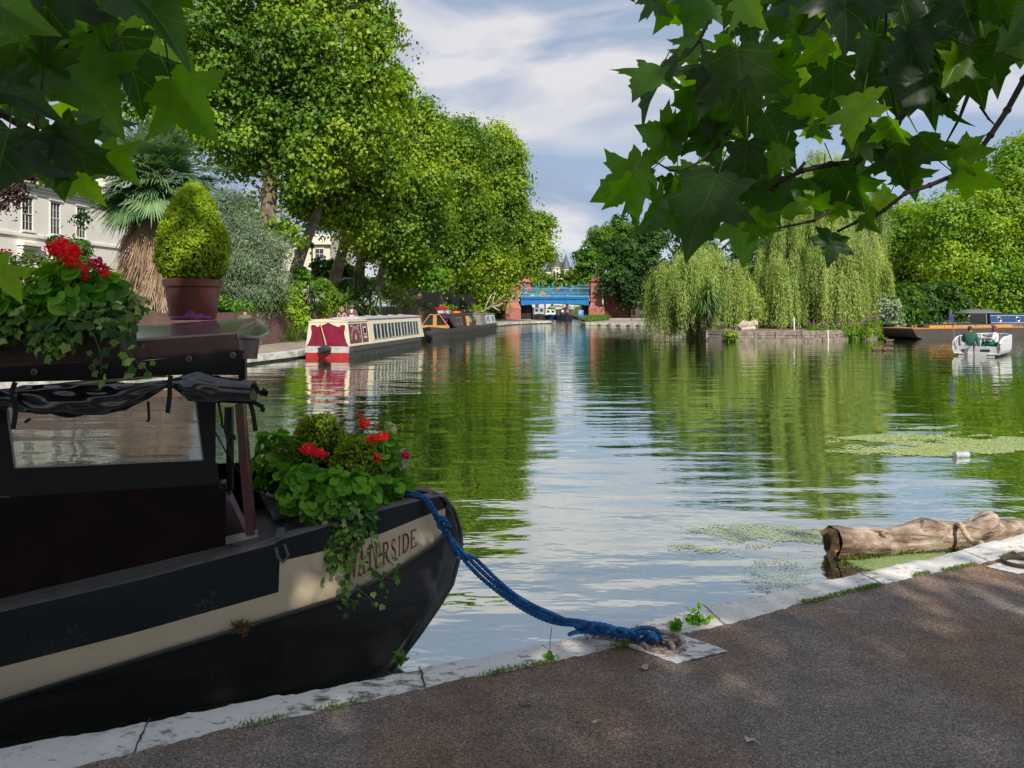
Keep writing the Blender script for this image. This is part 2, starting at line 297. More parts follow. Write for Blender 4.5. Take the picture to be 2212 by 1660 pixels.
def coping_mat():
    m = bpy.data.materials.new('whitewashed_coping'); m.use_nodes = True; t = m.node_tree; b = t.nodes['Principled BSDF']; N = t.nodes.new; L = t.links.new
    g = N('ShaderNodeTexCoord'); n = N('ShaderNodeTexNoise'); n.inputs['Scale'].default_value = 26; n.inputs['Detail'].default_value = 8; n.inputs['Roughness'].default_value = .7
    mp = N('ShaderNodeMapping'); mp.inputs['Rotation'].default_value = (0, 0, -R(24)); mp.inputs['Scale'].default_value = (.45, 1, 1); L(g.outputs['Object'], mp.inputs[0]); L(mp.outputs[0], n.inputs[0])
    big = N('ShaderNodeTexNoise'); big.inputs['Scale'].default_value = 1.7; big.inputs['Detail'].default_value = 3; L(g.outputs['Object'], big.inputs[0])
    ad = N('ShaderNodeMath'); ad.operation = 'MULTIPLY_ADD'; ad.inputs[1].default_value = .55; L(big.outputs['Fac'], ad.inputs[0]); L(n.outputs['Fac'], ad.inputs[2])
    r = N('ShaderNodeValToRGB'); e = r.color_ramp.elements; e[0].position = .575; e[0].color = (.09, .08, .065, 1); e[1].position = .73; e[1].color = (.66, .64, .60, 1); q = e.new(.65); q.color = (.30, .27, .23, 1)
    L(ad.outputs[0], r.inputs[0]); L(r.outputs[0], b.inputs['Base Color']); b.inputs['Roughness'].default_value = .9
    n3 = N('ShaderNodeTexNoise'); n3.inputs['Scale'].default_value = 60; n3.inputs['Detail'].default_value = 5; L(g.outputs['Object'], n3.inputs[0])
    bp = N('ShaderNodeBump'); bp.inputs['Distance'].default_value = .006; L(n3.outputs['Fac'], bp.inputs['Height']); L(bp.outputs[0], b.inputs['Normal']); return m
COPE = coping_mat()
# near quay: outer (water) and inner line of the whitewashed coping, measured on the pavement plane z=.35
QZ = .35
outer = [(-9, .2), (-6, 1.25), (-3.2, 2.30)]+[tuple(G(x, y, QZ)[:2]) for x, y in ((0, 1612), (380, 1541), (640, 1492), (870, 1450), (1060, 1410), (1250, 1372), (1500, 1312), (1820, 1243), (2010, 1202), (2212, 1148))]+[(5.2, 6.15), (8, 7.5), (14, 10), (26, 15)]
inner = [(-9, -.02), (-6, 1.03), (-3.2, 2.08)]+[tuple(G(x, y, QZ)[:2]) for x, y in ((157, 1660), (475, 1585), (760, 1523), (1051, 1461), (1300, 1408), (1592, 1345), (1830, 1282), (2155, 1210))]+[(5.2, 5.88), (8, 7.2), (14, 9.7), (26, 14.7)]
xs = np.concatenate([np.linspace(-9, -3, 20), np.linspace(-2.95, 5, 420), np.linspace(5.1, 26, 60)])
def wob(x, a, s): return sum(a/(k+1)*math.sin(x*s*(k+1)*1.73+k*2.1+s) for k in range(5))
oy = [ip(x, outer)+wob(x, .008, 5)+wob(x, .005, 23) for x in xs]; iy = [ip(x, inner)+wob(x+9, .008, 4)+wob(x, .004, 31) for x in xs]
rows = []
for q, (f, dz) in enumerate(((0, -.75), (0, -.05), (.03, -.012), (.10, 0), (.35, .002), (.65, .001), (1.0, -.001), (1.25, -.003), (1.3, -.06))):
    rows.append([(x, o+(i-o)*f, QZ+dz+(random.uniform(-.0025, .0025) if 1 < q < 7 else 0)) for x, o, i in zip(xs, oy, iy)])
b = MB(); b.grid(rows); qc = tag(b.build('quay_coping', COPE, smooth=True, ang=60), None, kind='structure')
for xj in (-1.45, -.42, 1.05, 2.15, 3.05):              # dirty joints between the coping stones
    i = int(np.argmin(abs(xs-xj))); pj = [(xs[i]+.06*t+random.uniform(-.004, .004), oy[i]+.004+(iy[i]-oy[i]-.008)*t, QZ+.0045) for t in np.linspace(.02, 1, 12)]; wj = [random.uniform(.0015, .005) for _ in pj]
    b = MB(); b.grid([[(p[0]-w_, p[1], p[2]) for p, w_ in zip(pj, wj)], [(p[0]+w_, p[1], p[2]) for p, w_ in zip(pj, wj)]]); b.build('joint', mat('joint_dirt', (.06, .05, .035), .95), qc, smooth=False)
b = MB(); ed = [(x, i+random.uniform(-.004, .004), QZ+.005) for x, i in zip(xs, iy)]
b.quad(*([(-9, -25, QZ+.005), (26, -25, QZ+.005)]+ed[::-1])); b.quad(*([(x, y, QZ-.05) for x, y, z in ed]+[ed[-1]])) if False else None
tag(b.build('quay_pavement', ASPH, smooth=False), None, kind='structure')
b = MB(); b.quad((-60, -40, QZ-.06), (90, -40, QZ-.06), (90, -3, QZ-.06), (-60, -3, QZ-.06)); tag(b.build('path', EARTH, smooth=False), None, kind='structure')

# far left bank
E = [(-16, 6), (-13.6, 13), (-11.2, 19.5), (-9.2, 25.4), (-8.35, 28.6), (-7.8, 34), (-7.3, 41), (-6.6, 47), (-5.1, 54), (-3.7, 64), (-2.0, 75), (.2, 84), (2.4, 88), (4.2, 89.6), (4.9, 91), (4.6, 94), (2.6, 101), (2.55, 106), (2.5, 120), (2.2, 190)]
def resamp(P_, st=1.0):
    out = []
    for a, c in zip(P_[:-1], P_[1:]):
        n = max(1, int(math.dist(a, c)/st)); out += [(a[0]+(c[0]-a[0])*i/n, a[1]+(c[1]-a[1])*i/n) for i in range(n)]
    return out+[P_[-1]]
def offs(P_, d):
    P_ = np.array(P_); T = unit(np.gradient(P_, axis=0)); return np.stack([P_[:, 0]-T[:, 1]*d, P_[:, 1]+T[:, 0]*d], 1)
Er = resamp(E, 1.5)
E1 = offs(Er, .38)
TOWP = mat('towpath_gravel', (.30, .25, .20), .9, var=.12, vs_=.8, bump=.01, bs=30)
def cope2():
    m = mat('far_quay_stone', (.62, .60, .55), .85, var=.25, vs_=2.5, bump=.01, bs=10, col2=(.26, .25, .22)); return m
FARQ = cope2(); MOSS = mat('wet_quay_wall', (.07, .07, .045), .8, var=.4, vs_=2, bump=.02, bs=6)
b = MB(); b.grid([[(x, y, .08) for x, y in Er], [(x, y, .30) for x, y in Er], [(x, y, .305) for x, y in E1]]); tag(b.build('towpath_coping', FARQ, ang=40), None, kind='structure')
b = MB(); Ei = offs(Er, .05); b.grid([[(x, y, -.8) for x, y in Ei], [(x, y, .09) for x, y in Ei]]); tag(b.build('canal_side', MOSS), None, kind='structure')
E2 = offs(Er, 3.4); E3 = offs(Er, .3)
b = MB(); b.grid([[(x, y, .297) for x, y in E3], [(x, y, .297) for x, y in E2]]); tag(b.build('towpath', TOWP), None, kind='structure')
i0 = [i for i, p in enumerate(Er) if p[1] <= 83][-1]
Wl = offs(Er, 3.35)[:i0]
b = MB(); b.grid([[(x, y, 1.7) for x, y in offs(Er, 3.5)[:i0]], [(x-1, y, 2.0) for x, y in offs(Er, 4.6)[:i0]], [(-120, y, 2.2+y*.012) for x, y in Wl]]); tag(b.build('street_bank', DIRTG), None, kind='structure')
OLDB = brickmat('old_dark_brick', (.13, .055, .050), (.17, .085, .07), (.14, .11, .09), 4)
b = MB(); W2 = offs(Er, 3.6)[:i0]
b.grid([[(x, y, .2) for x, y in Wl], [(x, y, 1.78) for x, y in offs(Er, 3.45)[:i0]], [(x, y, 1.78) for x, y in W2], [(x, y, .2) for x, y in W2]])
tag(b.build('towpath_wall', OLDB), 'long dark red brick wall behind the far left towpath', 'wall')
b = MB(); ew = Wl[-1]; b.b2((ew[0]-.9, ew[1], .2), (ew[0]-.6, 101.9, 2.2)); tag(b.build('return_wall', OLDB, smooth=False), 'brick wall end running back towards the bridge behind the grey narrowboat', 'wall')
b = MB(); b.quad((ew[0]-.7, ew[1]-1, .292), (-.2, 83.5, .292), (1.6, 88, .292), (2.4, 101, .292), (2.4, 116, .292), (-9, 116, .292), (-9, ew[1]+3, .292)); tag(b.build('bridge_towpath', TOWP, smooth=False), None, kind='structure')
# right-hand quay before the bridge
rq = [(7.6, 82), (8.0, 80.6), (9.2, 80), (15.4, 76.5), (22, 73), (30, 70), (60, 66)]
b = MB(); b.grid([[(x, y, .02) for x, y in rq], [(x, y, .32) for x, y in rq], [(x+.1, y+.55, .322) for x, y in rq]]); tag(b.build('quay_kerb', FARQ), None, kind='structure')
b = MB(); b.quad(*([(x+.1, y+.5, .315) for x, y in rq]+[(60, 99, .5), (12.8, 101, .5), (10.85, 104, .3), (10.8, 101, .3), (7.7, 82.6, .315)]))
tag(b.build('right_towpath', TOWP, smooth=False), None, kind='structure')
b = MB(); b.grid([[(x, y+.1, -.8) for x, y in rq], [(x, y+.1, .03) for x, y in rq]]); b.grid([[(7.62, 82, -.8), (10.8, 101, -.8), (10.9, 190, -.8)], [(7.62, 82, .31), (10.8, 101, .29), (10.9, 190, .3)]])
for i in range(14): b.box((9.4+i*.95, 79.75-i*.53, .02), (.28, .3, .3))
tag(b.build('quay_wall', MOSS, smooth=False), None, kind='structure')
b = MB(); b.quad((10.9, 103.9, .3), (60, 98, .52), (200, 88, .6), (400, 400, .6), (10.9, 400, .6)); b.quad((60, 65.8, .3), (200, 60, .5), (200, 99, .5), (60, 99.1, .5))
b.quad((2.2, 104, .29), (2.2, 400, .29), (-200, 400, .8), (-200, 104, .8))
tag(b.build('far_ground', DIRTG, smooth=False), None, kind='structure')
# island
isl = [(11.8, 44.6), (13.0, 43.4), (16.8, 43.1), (19.5, 44.6), (22, 46.8), (27.5, 52.5), (36, 57), (42, 61), (38, 66), (26, 64), (16, 60), (12.2, 52)]
TIMB = mat('timber_sheeting', (.27, .23, .18), .85, var=.3, vs_=4, bump=.01, bs=14)
b = MB(); b.prism(isl, -.8, .56); tag(b.build('island', mat('island_soil', (.24, .17, .11), .95, var=.35, vs_=1.2, bump=.03, bs=9), smooth=False), None, kind='structure')
io = thing('retaining_wall', 'low weathered timber retaining wall around the willow island', 'wall', (16, 43.1, 0)); b = MB()
for a, c in zip(isl[:6], isl[1:7]):
    a = np.array(a); c = np.array(c); nn = unit(np.array([c[1]-a[1], -(c[0]-a[0])]))*.06
    for z0, z1, o_ in ((-.3, .18, .16), (.20, .36, .02), (.38, .52, .05), (.53, .62, .0)):
        b.bar((*(a+nn*(1+o_*6)), (z0+z1)/2), (*(c+nn*(1+o_*6)), (z0+z1)/2), .1+o_, z1-z0)
    for k in range(int(math.dist(a, c)/1.2)+1):
        p = a+(c-a)*k*1.2/math.dist(a, c)+nn*2.4; b.box((p[0], p[1], .1), (.1, .1, .9))
b.build('timber_edge', TIMB, io)

# ================= THE BRIDGE =================
REDB = brickmat('red_brick', (.30, .085, .045), (.36, .12, .07), (.24, .15, .11), 4)
REDT = mat('red_terracotta', (.36, .135, .10), .75, var=.12, vs_=1.5, bump=.005, bs=10)
YELB = brickmat('yellow_stock_brick', (.36, .22, .11), (.24, .14, .08), (.2, .15, .1), 4)
SHADE_BLACK = mat('shade_black', (.03, .026, .024), .95, var=.3)  # near-black: the shade under the bridge deck is put into the colour
BLUE = mat('bridge_blue_paint', (.012, .17, .44), .4, var=.12, vs_=1.2)
BLUEL = mat('pale_blue_paint', (.16, .48, .60), .45, var=.1)
br = thing('bridge', 'blue painted iron road bridge between red brick piers', 'bridge', (6, 104, 0))
def bridge_side(Y, sgn, name):
    b = MB(); n = 24; lo = []; 
    for i in range(n+1):
        x = 1.24+(10.8-1.24)*i/n; t = (x-6.02)/4.78; lo.append((x, 2.50-.26*t*t))
    poly = lo+[(10.8, 3.12), (1.24, 3.12)]
    V = [(x, Y, z) for x, z in poly]+[(x, Y+.16, z) for x, z in poly]; k = len(poly)
    b.add(V, [tuple(range(k)), tuple(range(2*k-1, k-1, -1))]+[(i, k+i, k+(i+1) % k, (i+1) % k) for i in range(k)])
    b.b2((1.2, Y-.14, 3.12), (10.84, Y+.2, 3.28)); b.b2((1.2, Y-.22, 3.30), (10.84, Y+.2, 3.50)); b.b2((1.2, Y-.10, 3.282), (10.84, Y+.2, 3.298))
    for i in range(n):
        b.bar((lo[i][0], Y-.06, lo[i][1]+.03), (lo[i+1][0], Y-.06, lo[i+1][1]+.03), .2, .07)
    for x in np.linspace(1.5, 10.5, 7):
        t = (x-6.02)/4.78; b.b2((x-.05, Y-.07, 2.55-.26*t*t), (x+.05, Y-.003, 3.118))
    for x in np.linspace(1.4, 10.7, 30): b.box((x, Y-.23, 3.40), (.05, .03, .12))
    b.build(name, BLUE, br)
bridge_side(104, 1, 'girder'); bridge_side(114, 1, 'girder')
b = MB(); b.b2((1.1, 104.18, 3.2), (10.9, 113.98, 3.42)); b.build('deck', mat('road_asphalt', (.06, .06, .06), .9), br, smooth=False)
b = MB()
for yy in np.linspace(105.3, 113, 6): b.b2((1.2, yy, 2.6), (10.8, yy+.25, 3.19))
b.build('cross_beam', SHADE_BLACK, br, smooth=False)
for Y in (104.0, 114.1):
    b = MB(); b.b2((1.24, Y-.03, 3.52), (10.8, Y+.05, 3.60)); b.b2((1.24, Y-.03, 4.62), (10.8, Y+.05, 4.68)); b.b2((1.24, Y-.02, 3.95), (10.8, Y+.04, 3.99))
    for i in range(74):
        x = 1.3+i*.129; b.tube([(x, Y, 3.58), (x, Y, 4.95 if i % 2 else 4.84)], [.018, .010], 5)
    b.build('railing', BLUEL, br)
    for x in (1.75, 3.75, 5.7, 7.6, 9.3):
        b = MB(); b.b2((x-.07, Y-.08, 3.5), (x+.07, Y+.1, 4.9)); b.lathe([(.02, 0), (.14, .1), (.17, .25), (.09, .42), (.0, .58)], (x, Y, 4.86), 10)
        b.build('railing_post', mat('teal_paint', (.015, .22, .34), .45), br)
for x, z, s in ((6.05, 4.25, 1), (4.95, 3.85, -1)):
    b = MB()
    for k in range(5): b.bar((x+.18*k*s-.35, 103.93, z+.10*k-.25), (x+.25+.18*k*s-.3, 103.93, z+.14*k-.05), .05, .10)
    b.build('gilt_scrollwork', mat('gilt_paint', (.75, .32, .03), .4), br)
def pier(x0, x1, y0, y1, top, cap):
    b = MB(); cx, cy = (x0+x1)/2, (y0+y1)/2; hx, hy = (x1-x0)/2, (y1-y0)/2
    def ring(s, z): return [(cx-hx*s[0]-s[1], cy-hy*s[0]-s[1], z), (cx+hx*s[0]+s[1], cy-hy*s[0]-s[1], z), (cx+hx*s[0]+s[1], cy+hy*s[0]+s[1], z), (cx-hx*s[0]-s[1], cy+hy*s[0]+s[1], z)]
    def stack(levels):
        V = [p for s, z in levels for p in ring(s, z)]; n = len(levels)
        b.add(V, [(4*i+j, 4*i+(j+1) % 4, 4*i+4+(j+1) % 4, 4*i+4+j) for i in range(n-1) for j in range(4)]+[(3, 2, 1, 0), tuple(4*n-4+j for j in range(4))])
    stack([((1, .28), -.5), ((1, .28), 1.65), ((1, .30), 1.66), ((1, .30), 1.85), ((1, .04), 2.5), ((1, 0), 2.6), ((1, 0), 3.3), ((1, .04), 3.33), ((1, .04), 3.5), ((.97, 0), 3.55), ((.97, 0), top-.9),
           ((.97, .05), top-.88), ((.97, .05), top-.78), ((.97, 0), top-.76), ((.97, 0), top-.35), ((1, .10), top-.25), ((1, .24), top-.1), ((1, .24), top)])
    if cap: stack([((.9, 0), top+.003), ((.75, 0), top+.2), ((.45, 0), top+.42), ((.28, 0), top+.5), ((.28, 0), top+.75), ((.35, 0), top+.8), ((.1, 0), top+.95)])
    o = b.build('pier', REDT, br, smooth=False)
    b = MB(); b.prism([(cx-.28, -.3), (cx+.28, -.3), (cx+.28, .25), (cx, .42), (cx-.28, .25)], 0, .05, Matrix.Translation((0, y0-.06, top-1.7)) @ Matrix.Rotation(R(90), 4, 'X'))
    s = b.build('shield', mat('navy_paint', (.02, .05, .12), .4), o, smooth=False)
    b = MB(); b.bar((cx-.2, y0-.13, top-1.86), (cx+.2, y0-.13, top-1.5), .08, .03, (0, 1, 0)); b.bar((cx-.2, y0-.13, top-1.5), (cx+.2, y0-.13, top-1.86), .08, .03, (0, 1, 0)); b.build('cross', WHITE, s, smooth=False)
    return o
pier(11.0, 12.6, 103.4, 105, 5.75, True); pier(-.6, .95, 103.4, 105, 5.2, False); pier(1.4, 2.9, 113.5, 115, 5.9, True)
for x0, x1 in ((-1.0, 2.7), (10.6, 12.4)): b = MB(); b.b2((x0, 105.2, -.5), (x1, 113.4, 2.9)); b.build('abutment', SHADE_BLACK, br, smooth=False)
lp = thing('street_lamp', 'blue bridge lamp with amber globe on the right pier', 'lamp', (11.8, 104.2, 6.7))
b = MB(); b.lathe([(.16, 0), (.2, .06), (.08, .14), (.06, .6), (.09, .66), (.05, .72), (.05, 1.0)], (11.8, 104.2, 6.6), 10); b.bar((11.8, 104.2, 7.35), (12.15, 104.1, 7.5), .04, .04); b.build('post', BLUEL, lp)
b = MB(); b.ell((12.18, 104.05, 7.32), .19); b.build('globe', mat('amber_glass', (.85, .35, .04), .3), lp)
b = MB(); b.lathe([(.07, 0), (.17, .4), (.19, .42), (.02, .6), (.02, .75)], (11.8, 104.2, 7.6), 6); b.build('lantern', WHITE, lp)
# wing walls
b = MB(); b.b2((12.9, 104, -.3), (14.9, 104.5, 3.45)); b.b2((12.9, 103.92, 3.45), (14.95, 104.6, 3.62)); tag(b.build('red_brick_wall', REDB, smooth=False), 'red brick wing wall right of the bridge pier', 'wall')
b = MB(); b.prism([(14.95, -.3), (22.5, -.3), (22.5, 2.2), (18.5, 3.3), (14.95, 3.45)], -.5, 0, Matrix.Translation((0, 104, 0)) @ Matrix.Rotation(R(90), 4, 'X')); tag(b.build('stock_brick_wall', YELB, smooth=False), 'yellow-brown stock brick wall under the dark tree', 'wall')
b = MB(); b.b2((-9, 102, .2), (-.9, 102.5, 3.2)); b.b2((-9, 101.93, 3.2), (-.9, 102.6, 3.4)); tag(b.build('red_brick_wall', REDB, smooth=False), 'red brick wall left of the bridge behind the boats', 'wall')
b = MB(); b.b2((17.5, 92, .3), (25, 92.4, 1.25)); b.b2((17.4, 91.9, 1.25), (25, 92.5, 1.38)); tag(b.build('low_wall', mat('pink_render', (.42, .32, .26), .85), smooth=False), 'low pinkish wall beside the right towpath', 'wall')
b = MB()
for x in (15.0, 16.3, 17.6): b.bar((x, 93, .3), (x, 93, 1.7), .07, .07)
b.bar((15, 93, 1.65), (17.6, 93, 1.65), .06, .06); b.bar((15, 93, .9), (17.6, 93, .9), .04, .04); b.b2((15.9, 92.97, 1.1), (17.1, 93.03, 1.6)); tag(b.build('barrier', mat('dark_iron', (.05, .045, .04), .6)), 'dark metal barrier beside the low wall near the bridge', 'barrier')
sg = thing('sign', 'blue notice board on a post at the right bridge corner', 'sign', (7.7, 82.5, .3)); b = MB(); b.bar((7.72, 82.5, .3), (7.72, 82.5, 1.75), .06, .06); b.build('post', mat('dark_iron', 0), sg)
b = MB(); b.b2((7.33, 82.4, .95), (7.98, 82.46, 1.72)); bd = b.build('board', mat('sign_blue', (.02, .12, .45), .5, var=.03), sg, smooth=False)
b = MB()
for z in (1.62, 1.5, 1.42, 1.34, 1.22): b.b2((7.40, 82.385, z), (7.90-.12*(z*7 % 2 > 1), 82.398, z+.035))
b.build('text_line', WHITE, bd, smooth=False)
# beyond the bridge: turreted house
th = thing('turreted_house', 'pale house with two pointed slate turrets above the far trees', 'building', (12.5, 200, 0))
CR = mat('cream_render', (.66, .60, .50), .8, var=.06); SLATE = mat('slate', (.10, .10, .12), .6, var=.2)
def PX(x, y, D=200): p = P(x, y, D); return p
b = MB(); b.b2((9.2, 200, 0), (15.5, 212, 11.5)); b.lathe([(1.25, 0), (1.25, 12.4), (1.45, 12.5), (1.45, 12.9)], (11.8, 200, 0), 12); b.lathe([(1.0, 0), (1.0, 11.9), (1.15, 12), (1.15, 12.3)], (14.6, 200, 0), 12)
b.build('wall', CR, th)
b = MB(); b.lathe([(1.6, 12.95), (.9, 15), (.03, 17.2)], (11.8, 200, 0), 12); b.lathe([(1.3, 12.35), (.6, 14.6), (.03, 16.4)], (14.6, 200, 0), 12); b.prism([(9.2, 11.5), (15.5, 11.5), (14.5, 14.2), (10, 14.2)], -12, 0, Matrix.Translation((0, 200, 0)) @ Matrix.Rotation(R(90), 4, 'X')); b.build('roof', SLATE, th)
b = MB(); b.b2((9.6, 202, 12), (11.2, 203.5, 15.4)); 
for i in range(4): b.lathe([(.14, 15.4), (.12, 16.2)], (9.8+i*.4, 202.7, 0), 8)
b.build('chimney', REDT, th)
for x in (11.2, 12.0, 14.3): b = MB(); b.b2((x, 198.5, 9.8), (x+.5, 198.7, 11.4)); b.build('window', GLASS, th, smooth=False)

# ================= WHITE HOUSES ON THE LEFT =================
def sash(parent, x, z, w_, h_, sill=True):
    b = MB(); t = .07
    b.b2((x-t, .02, z-t), (x+w_+t, .10, z)); b.b2((x-t, .02, z+h_), (x+w_+t, .10, z+h_+t)); b.b2((x-t, .02, z), (x, .10, z+h_)); b.b2((x+w_, .02, z), (x+w_+t, .10, z+h_))
    b.b2((x, .04, z+h_/2-.03), (x+w_, .09, z+h_/2+.03))
    for k in (1, 2): b.b2((x+w_*k/3-.015, .05, z), (x+w_*k/3+.015, .08, z+h_))
    for k in (1, 3): b.b2((x, .05, z+h_*k/4-.012), (x+w_, .08, z+h_*k/4+.012))
    f = b.build('window', WHITE, parent, local=True, smooth=False)
    g = MB(); g.b2((x, .09, z), (x+w_, .12, z+h_)); g.build('glass', mat('window_glass', (.06, .075, .08), .06, var=.4, vs_=.7, spec=1), f, local=True, smooth=False)
    if sill: g = MB(); g.b2((x-.15, -.14, z-.16), (x+w_+.15, .02, z-.06)); g.build('sill', STUCCO, f, local=True, smooth=False)
# local frame: x along the facade (away from the camera), y into the house
a0 = np.array([-29.8, 45.2]); a1 = np.array([-29.3, 51.0]); ang = math.atan2(*(a1-a0)[::-1])
wh = thing('white_house', 'white stucco house with sash windows behind the palm', 'house', (a0[0], a0[1], 0), ang)
def facx(px, D=None):                                # pixel column -> distance along the facade
    d = unit(a1-a0); k = (px-CX)/F; t = (k*a0[1]-a0[0])/(d[0]-k*d[1]); return t
hb = MB(); X0, X1 = -9.0, 10.5
wins = [(facx(49), .88, 6.75, 2.0), (facx(110), .88, 6.75, 2.0), (facx(167), .88, 6.75, 2.0)]
cuts = sorted([(w_[0], w_[0]+w_[1]) for w_ in wins]); prev = X0
for x0, x1 in cuts: hb.b2((prev, 0, 6.0), (x0-.001, .3, 9.1)); hb.b2((x0-.001, 0, 6.0), (x1+.001, .3, 6.75)); hb.b2((x0-.001, 0, 8.75), (x1+.001, .3, 9.1)); prev = x1+.001
hb.b2((prev, 0, 6.0), (X1, .3, 9.1)); hb.b2((X0, 0, 1.5), (X1, .3, 5.999)); hb.b2((X0, .3, 1.5), (X1, 11, 9.9)); hb.b2((X0, 0, 9.101), (X1, .3, 9.9))
hb.build('wall', STUCCO, wh, local=True, smooth=False)
b = MB(); b.b2((X0, -.10, 6.32), (X1, -.003, 6.5)); b.b2((X0, -.06, 8.98), (X1, -.003, 9.06)); b.b2((X0, -.12, 9.25), (X1, -.003, 9.38)); b.b2((X0, -.26, 9.42), (X1+.2, -.003, 9.6)); b.b2((X0, -.38, 9.603), (X1+.3, -.003, 9.75)); b.build('cornice', STUCCO, wh, local=True, smooth=False)
b = MB(); b.b2((X0, -.2, 9.91), (X1+.1, 11, 10.02)); b.build('roof', SLATE, wh, local=True, smooth=False)
for x, w_, z, h2 in wins:
    sash(wh, x, z, w_, h2); b = MB(); b.b2((x-.2, -.08, z+h2+.12), (x+w_+.2, -.003, z+h2+.2)); b.b2((x-.12, -.05, z), (x-.08, -.003, z+h2)); b.build('window_surround', STUCCO, wh, local=True, smooth=False)
for px in (45, 112):
    x = facx(px)-.1
    b = MB(); b.b2((x-.25, -.5, 5.75), (x+1.45, -.003, 5.95)); b.b2((x-.15, -.35, 5.55), (x+1.35, -.003, 5.745)); b.b2((x-.1, -.25, 5.1), (x+.08, -.003, 5.545)); b.b2((x+1.1, -.25, 5.1), (x+1.28, -.003, 5.545)); b.build('window_hood', STUCCO, wh, local=True, smooth=False)
    sash(wh, x+.2, 3.4, .8, 1.9, False)
for px0, px1, y0, y1, D, pots in ((128, 178, 288, 345, 54, ((133, 276, 1), (150, 268, 0), (163, 279, 1), (172, 268, 0))), (192, 228, 333, 420, 54, ((206, 318, 1), (219, 318, 1))), (40, 62, 246, 380, 50, ())):
    p0 = P(px0, y0, D); p1 = P(px1, y1, D); M_ = Matrix.Translation(wh.location) @ Matrix.Rotation(ang, 4, 'Z')
    b = MB(); b.b2((p0[0], D, 9.9), (p1[0], D+1.0, p0[2]-.35)); b.b2((p0[0]-.15, D-.15, p0[2]-.35), (p1[0]+.15, D+1.15, p0[2]-.15)); b.b2((p0[0]-.05, D-.05, p0[2]-.15), (p1[0]+.05, D+1.05, p0[2]))
    for V in b.v: pass
    c = b.build('chimney_stack', STUCCO, wh, smooth=False)
    for px, y, k in pots:
        q = P(px, y, D); g = MB(); g.lathe([(.17, 0), (.15, .1), (.14, q[2]-p0[2]-.1), (.18, q[2]-p0[2]-.08), (.18, q[2]-p0[2])], (q[0], D+.5, p0[2]), 10); g.build('chimney_pot', mat('buff_clay', (.55, .36, .19), .8) if k else mat('banded_clay', (.45, .33, .20), .8), c)
an = thing('tv_aerial', 'thin rooftop aerial beside the chimney pots', 'aerial', tuple(P(192, 330, 53))); b = MB(); q0 = P(194, 325, 53); q1 = P(194, 240, 53); b.tube([q0, q1], .035, 5); b.tube([P(176, 268, 53), P(212, 273, 53)], .025, 5)
for k in range(6): m_ = P(180+k*6, 269+k*.7, 53); b.tube([m_-np.array([0, .5, 0]), m_+np.array([0, .5, 0])], .015, 4)
b.build('mast', mat('dark_iron', 0), an)
# cream house behind the leaning plane trunk
ch = thing('cream_house', 'cream stucco house glimpsed between the leaning plane trunks', 'house', (-19, 70, 2)); b = MB()
b.b2((-26, 70, 1.5), (-17.2, 80, 8.9)); b.b2((-26.1, 69.8, 5.4), (-17.1, 69.997, 5.6)); b.b2((-26.2, 69.6, 7.9), (-17.0, 69.997, 8.1)); b.build('wall', CR, ch, smooth=False)
for x in (-25, -22.9, -20.6, -18.6):
    for z in (6.0, 3.0):
        b = MB(); b.b2((x, 69.86, z), (x+.9, 69.95, z+1.6)); wv = b.build('window', WHITE, ch, smooth=False); b = MB()
        for i in range(2):
            for j in range(3): b.b2((x+.06+i*.4, 69.84, z+.06+j*.5), (x+.42+i*.4, 69.857, z+.5+j*.5))
        b.build('pane', GLASS, wv, smooth=False)
h2_ = thing('terrace_house', 'white terrace house seen through gaps in the right-hand plane tree', 'house', (60, 112, 0)); b = MB(); b.b2((48, 112, .3), (84, 120, 12.5)); b.b2((47.8, 111.7, 12.5), (84.2, 120.2, 12.9)); b.build('wall', STUCCO, h2_, smooth=False)
for i in range(12):
    for z in (2, 5.4, 8.9):
        b = MB(); b.b2((49.2+i*2.9, 111.9, z), (50.4+i*2.9, 111.98, z+2.1)); b.build('window', GLASS, h2_, smooth=False)
# fence, railings, lamp post
fo = thing('timber_fence', 'dark weathered timber fence under the left plane trees', 'fence', (-7.5, 60, 2)); b = MB()
fp = [tuple(P(x, 640, D)[:2]) for x, D in ((880, 60), (950, 70), (1010, 83), (1040, 92))]
fr_ = resamp(fp, .16)
for i, (x, y) in enumerate(fr_): b.box((x, y, 2.55+random.uniform(-.03, .03)), (.17, .03, 1.7), rz=R(45))
b.build('boards', mat('grey_timber', (.16, .14, .13), .9, var=.3, vs_=9), fo, smooth=False)
ro = thing('iron_railing', 'black iron railing on the left bank above the shrubs', 'railing', (-12.5, 33, 1.8)); b = MB()
for p in resamp([(-15.5, 27), (-12.8, 33), (-12.0, 40), (-11, 46)], .16): b.tube([(p[0], p[1], 1.9), (p[0], p[1], 3.25)], [.02, .008], 4, False)
for p, q in (((-15.5, 27), (-12.8, 33)), ((-12.8, 33), (-12.0, 40)), ((-12, 40), (-11, 46))): b.bar((*p, 3.1), (*q, 3.1), .04, .04); b.bar((*p, 2.1), (*q, 2.1), .04, .04)
b.build('bars', mat('dark_iron', 0), ro)
q = P(674, 600, 50); sl_ = thing('street_lamp', 'slim black lamp post between the leaning plane trunks', 'lamp', (q[0], 50, 2.4)); b = MB(); b.tube([(q[0], 50, 2.2), (q[0], 50, 5.9)], [.07, .05], 8); b.build('post', mat('dark_iron', 0), sl_)
b = MB(); b.lathe([(.05, 0), (.16, .3), (.17, .33), (.02, .5)], (q[0], 50, 5.9), 6); b.build('lantern', mat('dark_iron', 0), sl_)
